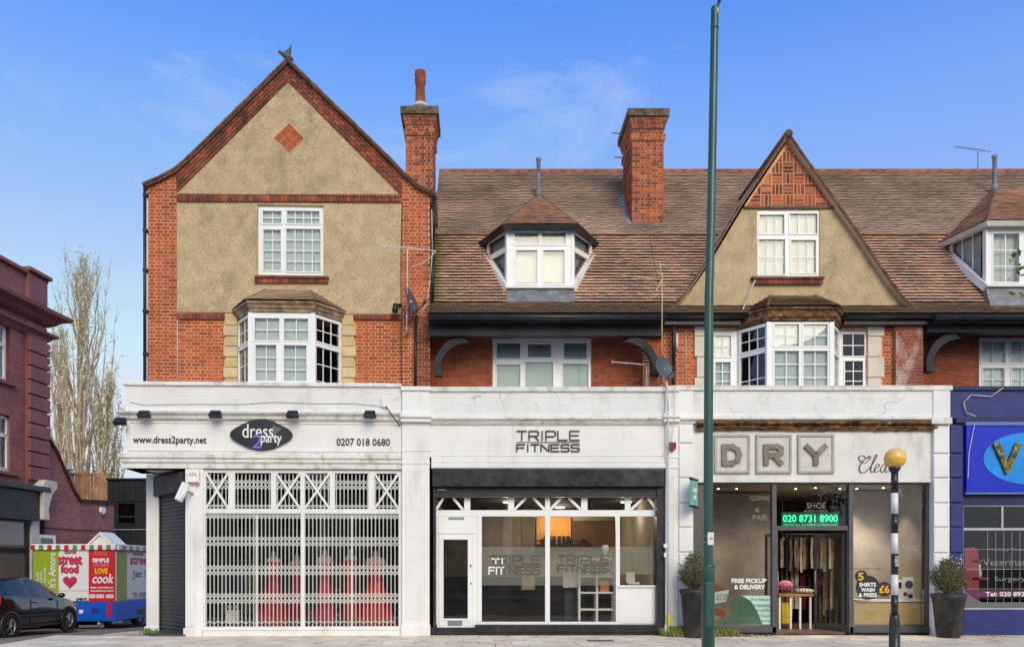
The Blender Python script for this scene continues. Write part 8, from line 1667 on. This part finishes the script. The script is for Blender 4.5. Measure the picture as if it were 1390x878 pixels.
# leafy twigs reaching in from a street tree at the right edge
lt = thing('leafy_branch', 'few green leaves of a street tree reaching in at the right edge', 'branch', F0, (X(1400, -3), -3, Z(362, -3))); rr = random.Random(4); brn = MB(); lf = []
for (a, b, e, g_) in ((1400, 372, 1371, 352), (1400, 372, 1369, 378), (1398, 395, 1374, 398), (1400, 340, 1374, 343), (1402, 360, 1380, 365), (1410, 372, 1400, 372)):
    P, Q = Vector((X(a, -3), -3, Z(b, -3))), Vector((X(e, -3), -3, Z(g_, -3))); brn.tube(P, Q, .008, .004, n_=4)
    for k in range(5): lf.append(P+(Q-P)*(k+1)/5+Vector((rr.gauss(0, .02), 0, rr.gauss(0, .03))))
part('twigs', brn, m_bark, lt); lm = MB(); leafmesh(lm, lf, .13, rr); part('leaf', lm, mat('bright_leaf', ramp=[c(96, 130, 60), c(120, 146, 74), c(84, 110, 56)], rough=.6), lt, kind='stuff', recalc=False)

# ================================================================== THE OTHER SIDE OF THE STREET (seen only mirrored in the glass)
struct('opposite_pavement', MB().box(-60, 60, -34, -17.5, -.3, 0), m_kerb)
for i, (xa, xb, zt_) in enumerate(((-16, -7.5, 5.6), (-7, 1.5, 5.9), (2, 10.5, 5.5), (11, 20, 5.8))):
    yb = -31; t = thing('opposite_house', ['brick house opposite the maroon building', 'brick house opposite the dress shop', 'brick house opposite the dry cleaner', 'brick house opposite the vet'][i], 'house', F0, ((xa+xb)/2, yb, 0))
    hs = [(xa+1+2.6*k, xa+2.4+2.6*k, z0, z0+1.5) for k in range(3) for z0 in (1.0, 3.6)]
    part('wall', plate(MB(), xa, xb, 0, zt_, hs, yb-.3, yb), mat('opposite_brick', c(206, 180, 150), .9, var=.15, vs=1, brickbump=(.225, .075, 0)), t)
    part('roof', MB().prism([(xa-.2, zt_), (xb+.2, zt_), (xb-1.5, zt_+1.6), (xa+1.5, zt_+1.6)], yb-6, yb+.3), mat('opposite_roof', c(112, 84, 76), .9, var=.15, vs=1), t)
    for h in hs: wv = part('window', plate(MB(), *h, [(h[0]+.08, (h[0]+h[1])/2-.04, h[2]+.08, h[3]-.08), ((h[0]+h[1])/2+.04, h[1]-.08, h[2]+.08, h[3]-.08)], yb-.1, yb-.03), m_upvc, t); part('pane', MB().box(h[0], h[1], yb-.09, yb-.085, h[2], h[3]), m_glass_dk, wv); part('curtain', MB().box(h[0], h[1], yb-.2, yb-.19, h[2], h[3]), m_curtain, wv)
def broad_tree(x, y, h_, r_, label, seed):
    rr = random.Random(seed); t = thing('street_tree', label, 'tree', F0, (x, y, 0)); br = MB(); br.tube((x, y, 0), (x+.1, y, h_*.4), .2, .14); lf = []
    for i in range(26):
        a = rr.uniform(0, 6.28); k = rr.uniform(.3, 1); T = Vector((x+math.cos(a)*r_*k, y+math.sin(a)*r_*k, h_*(.5+.5*rr.random()*(1.15-k*.5)))); br.tube((x+.1, y, h_*.38), T, .07, .02, n_=5)
        for _ in range(80): lf.append(T+Vector((rr.gauss(0, .5), rr.gauss(0, .5), rr.gauss(0, .4))))
    part('trunk', br, m_bark, t); lm = MB(); leafmesh(lm, lf, .26, rr); part('crown', lm, mat('street_leaf', ramp=[c(70, 90, 44), c(98, 112, 54), c(120, 118, 62)], rough=.7), t, kind='stuff', recalc=False)
broad_tree(14.5, -20.5, 7.5, 2.4, 'street tree opposite the vet', 21); broad_tree(-2.5, -21.5, 5.6, 1.9, 'street tree opposite the studio', 22)
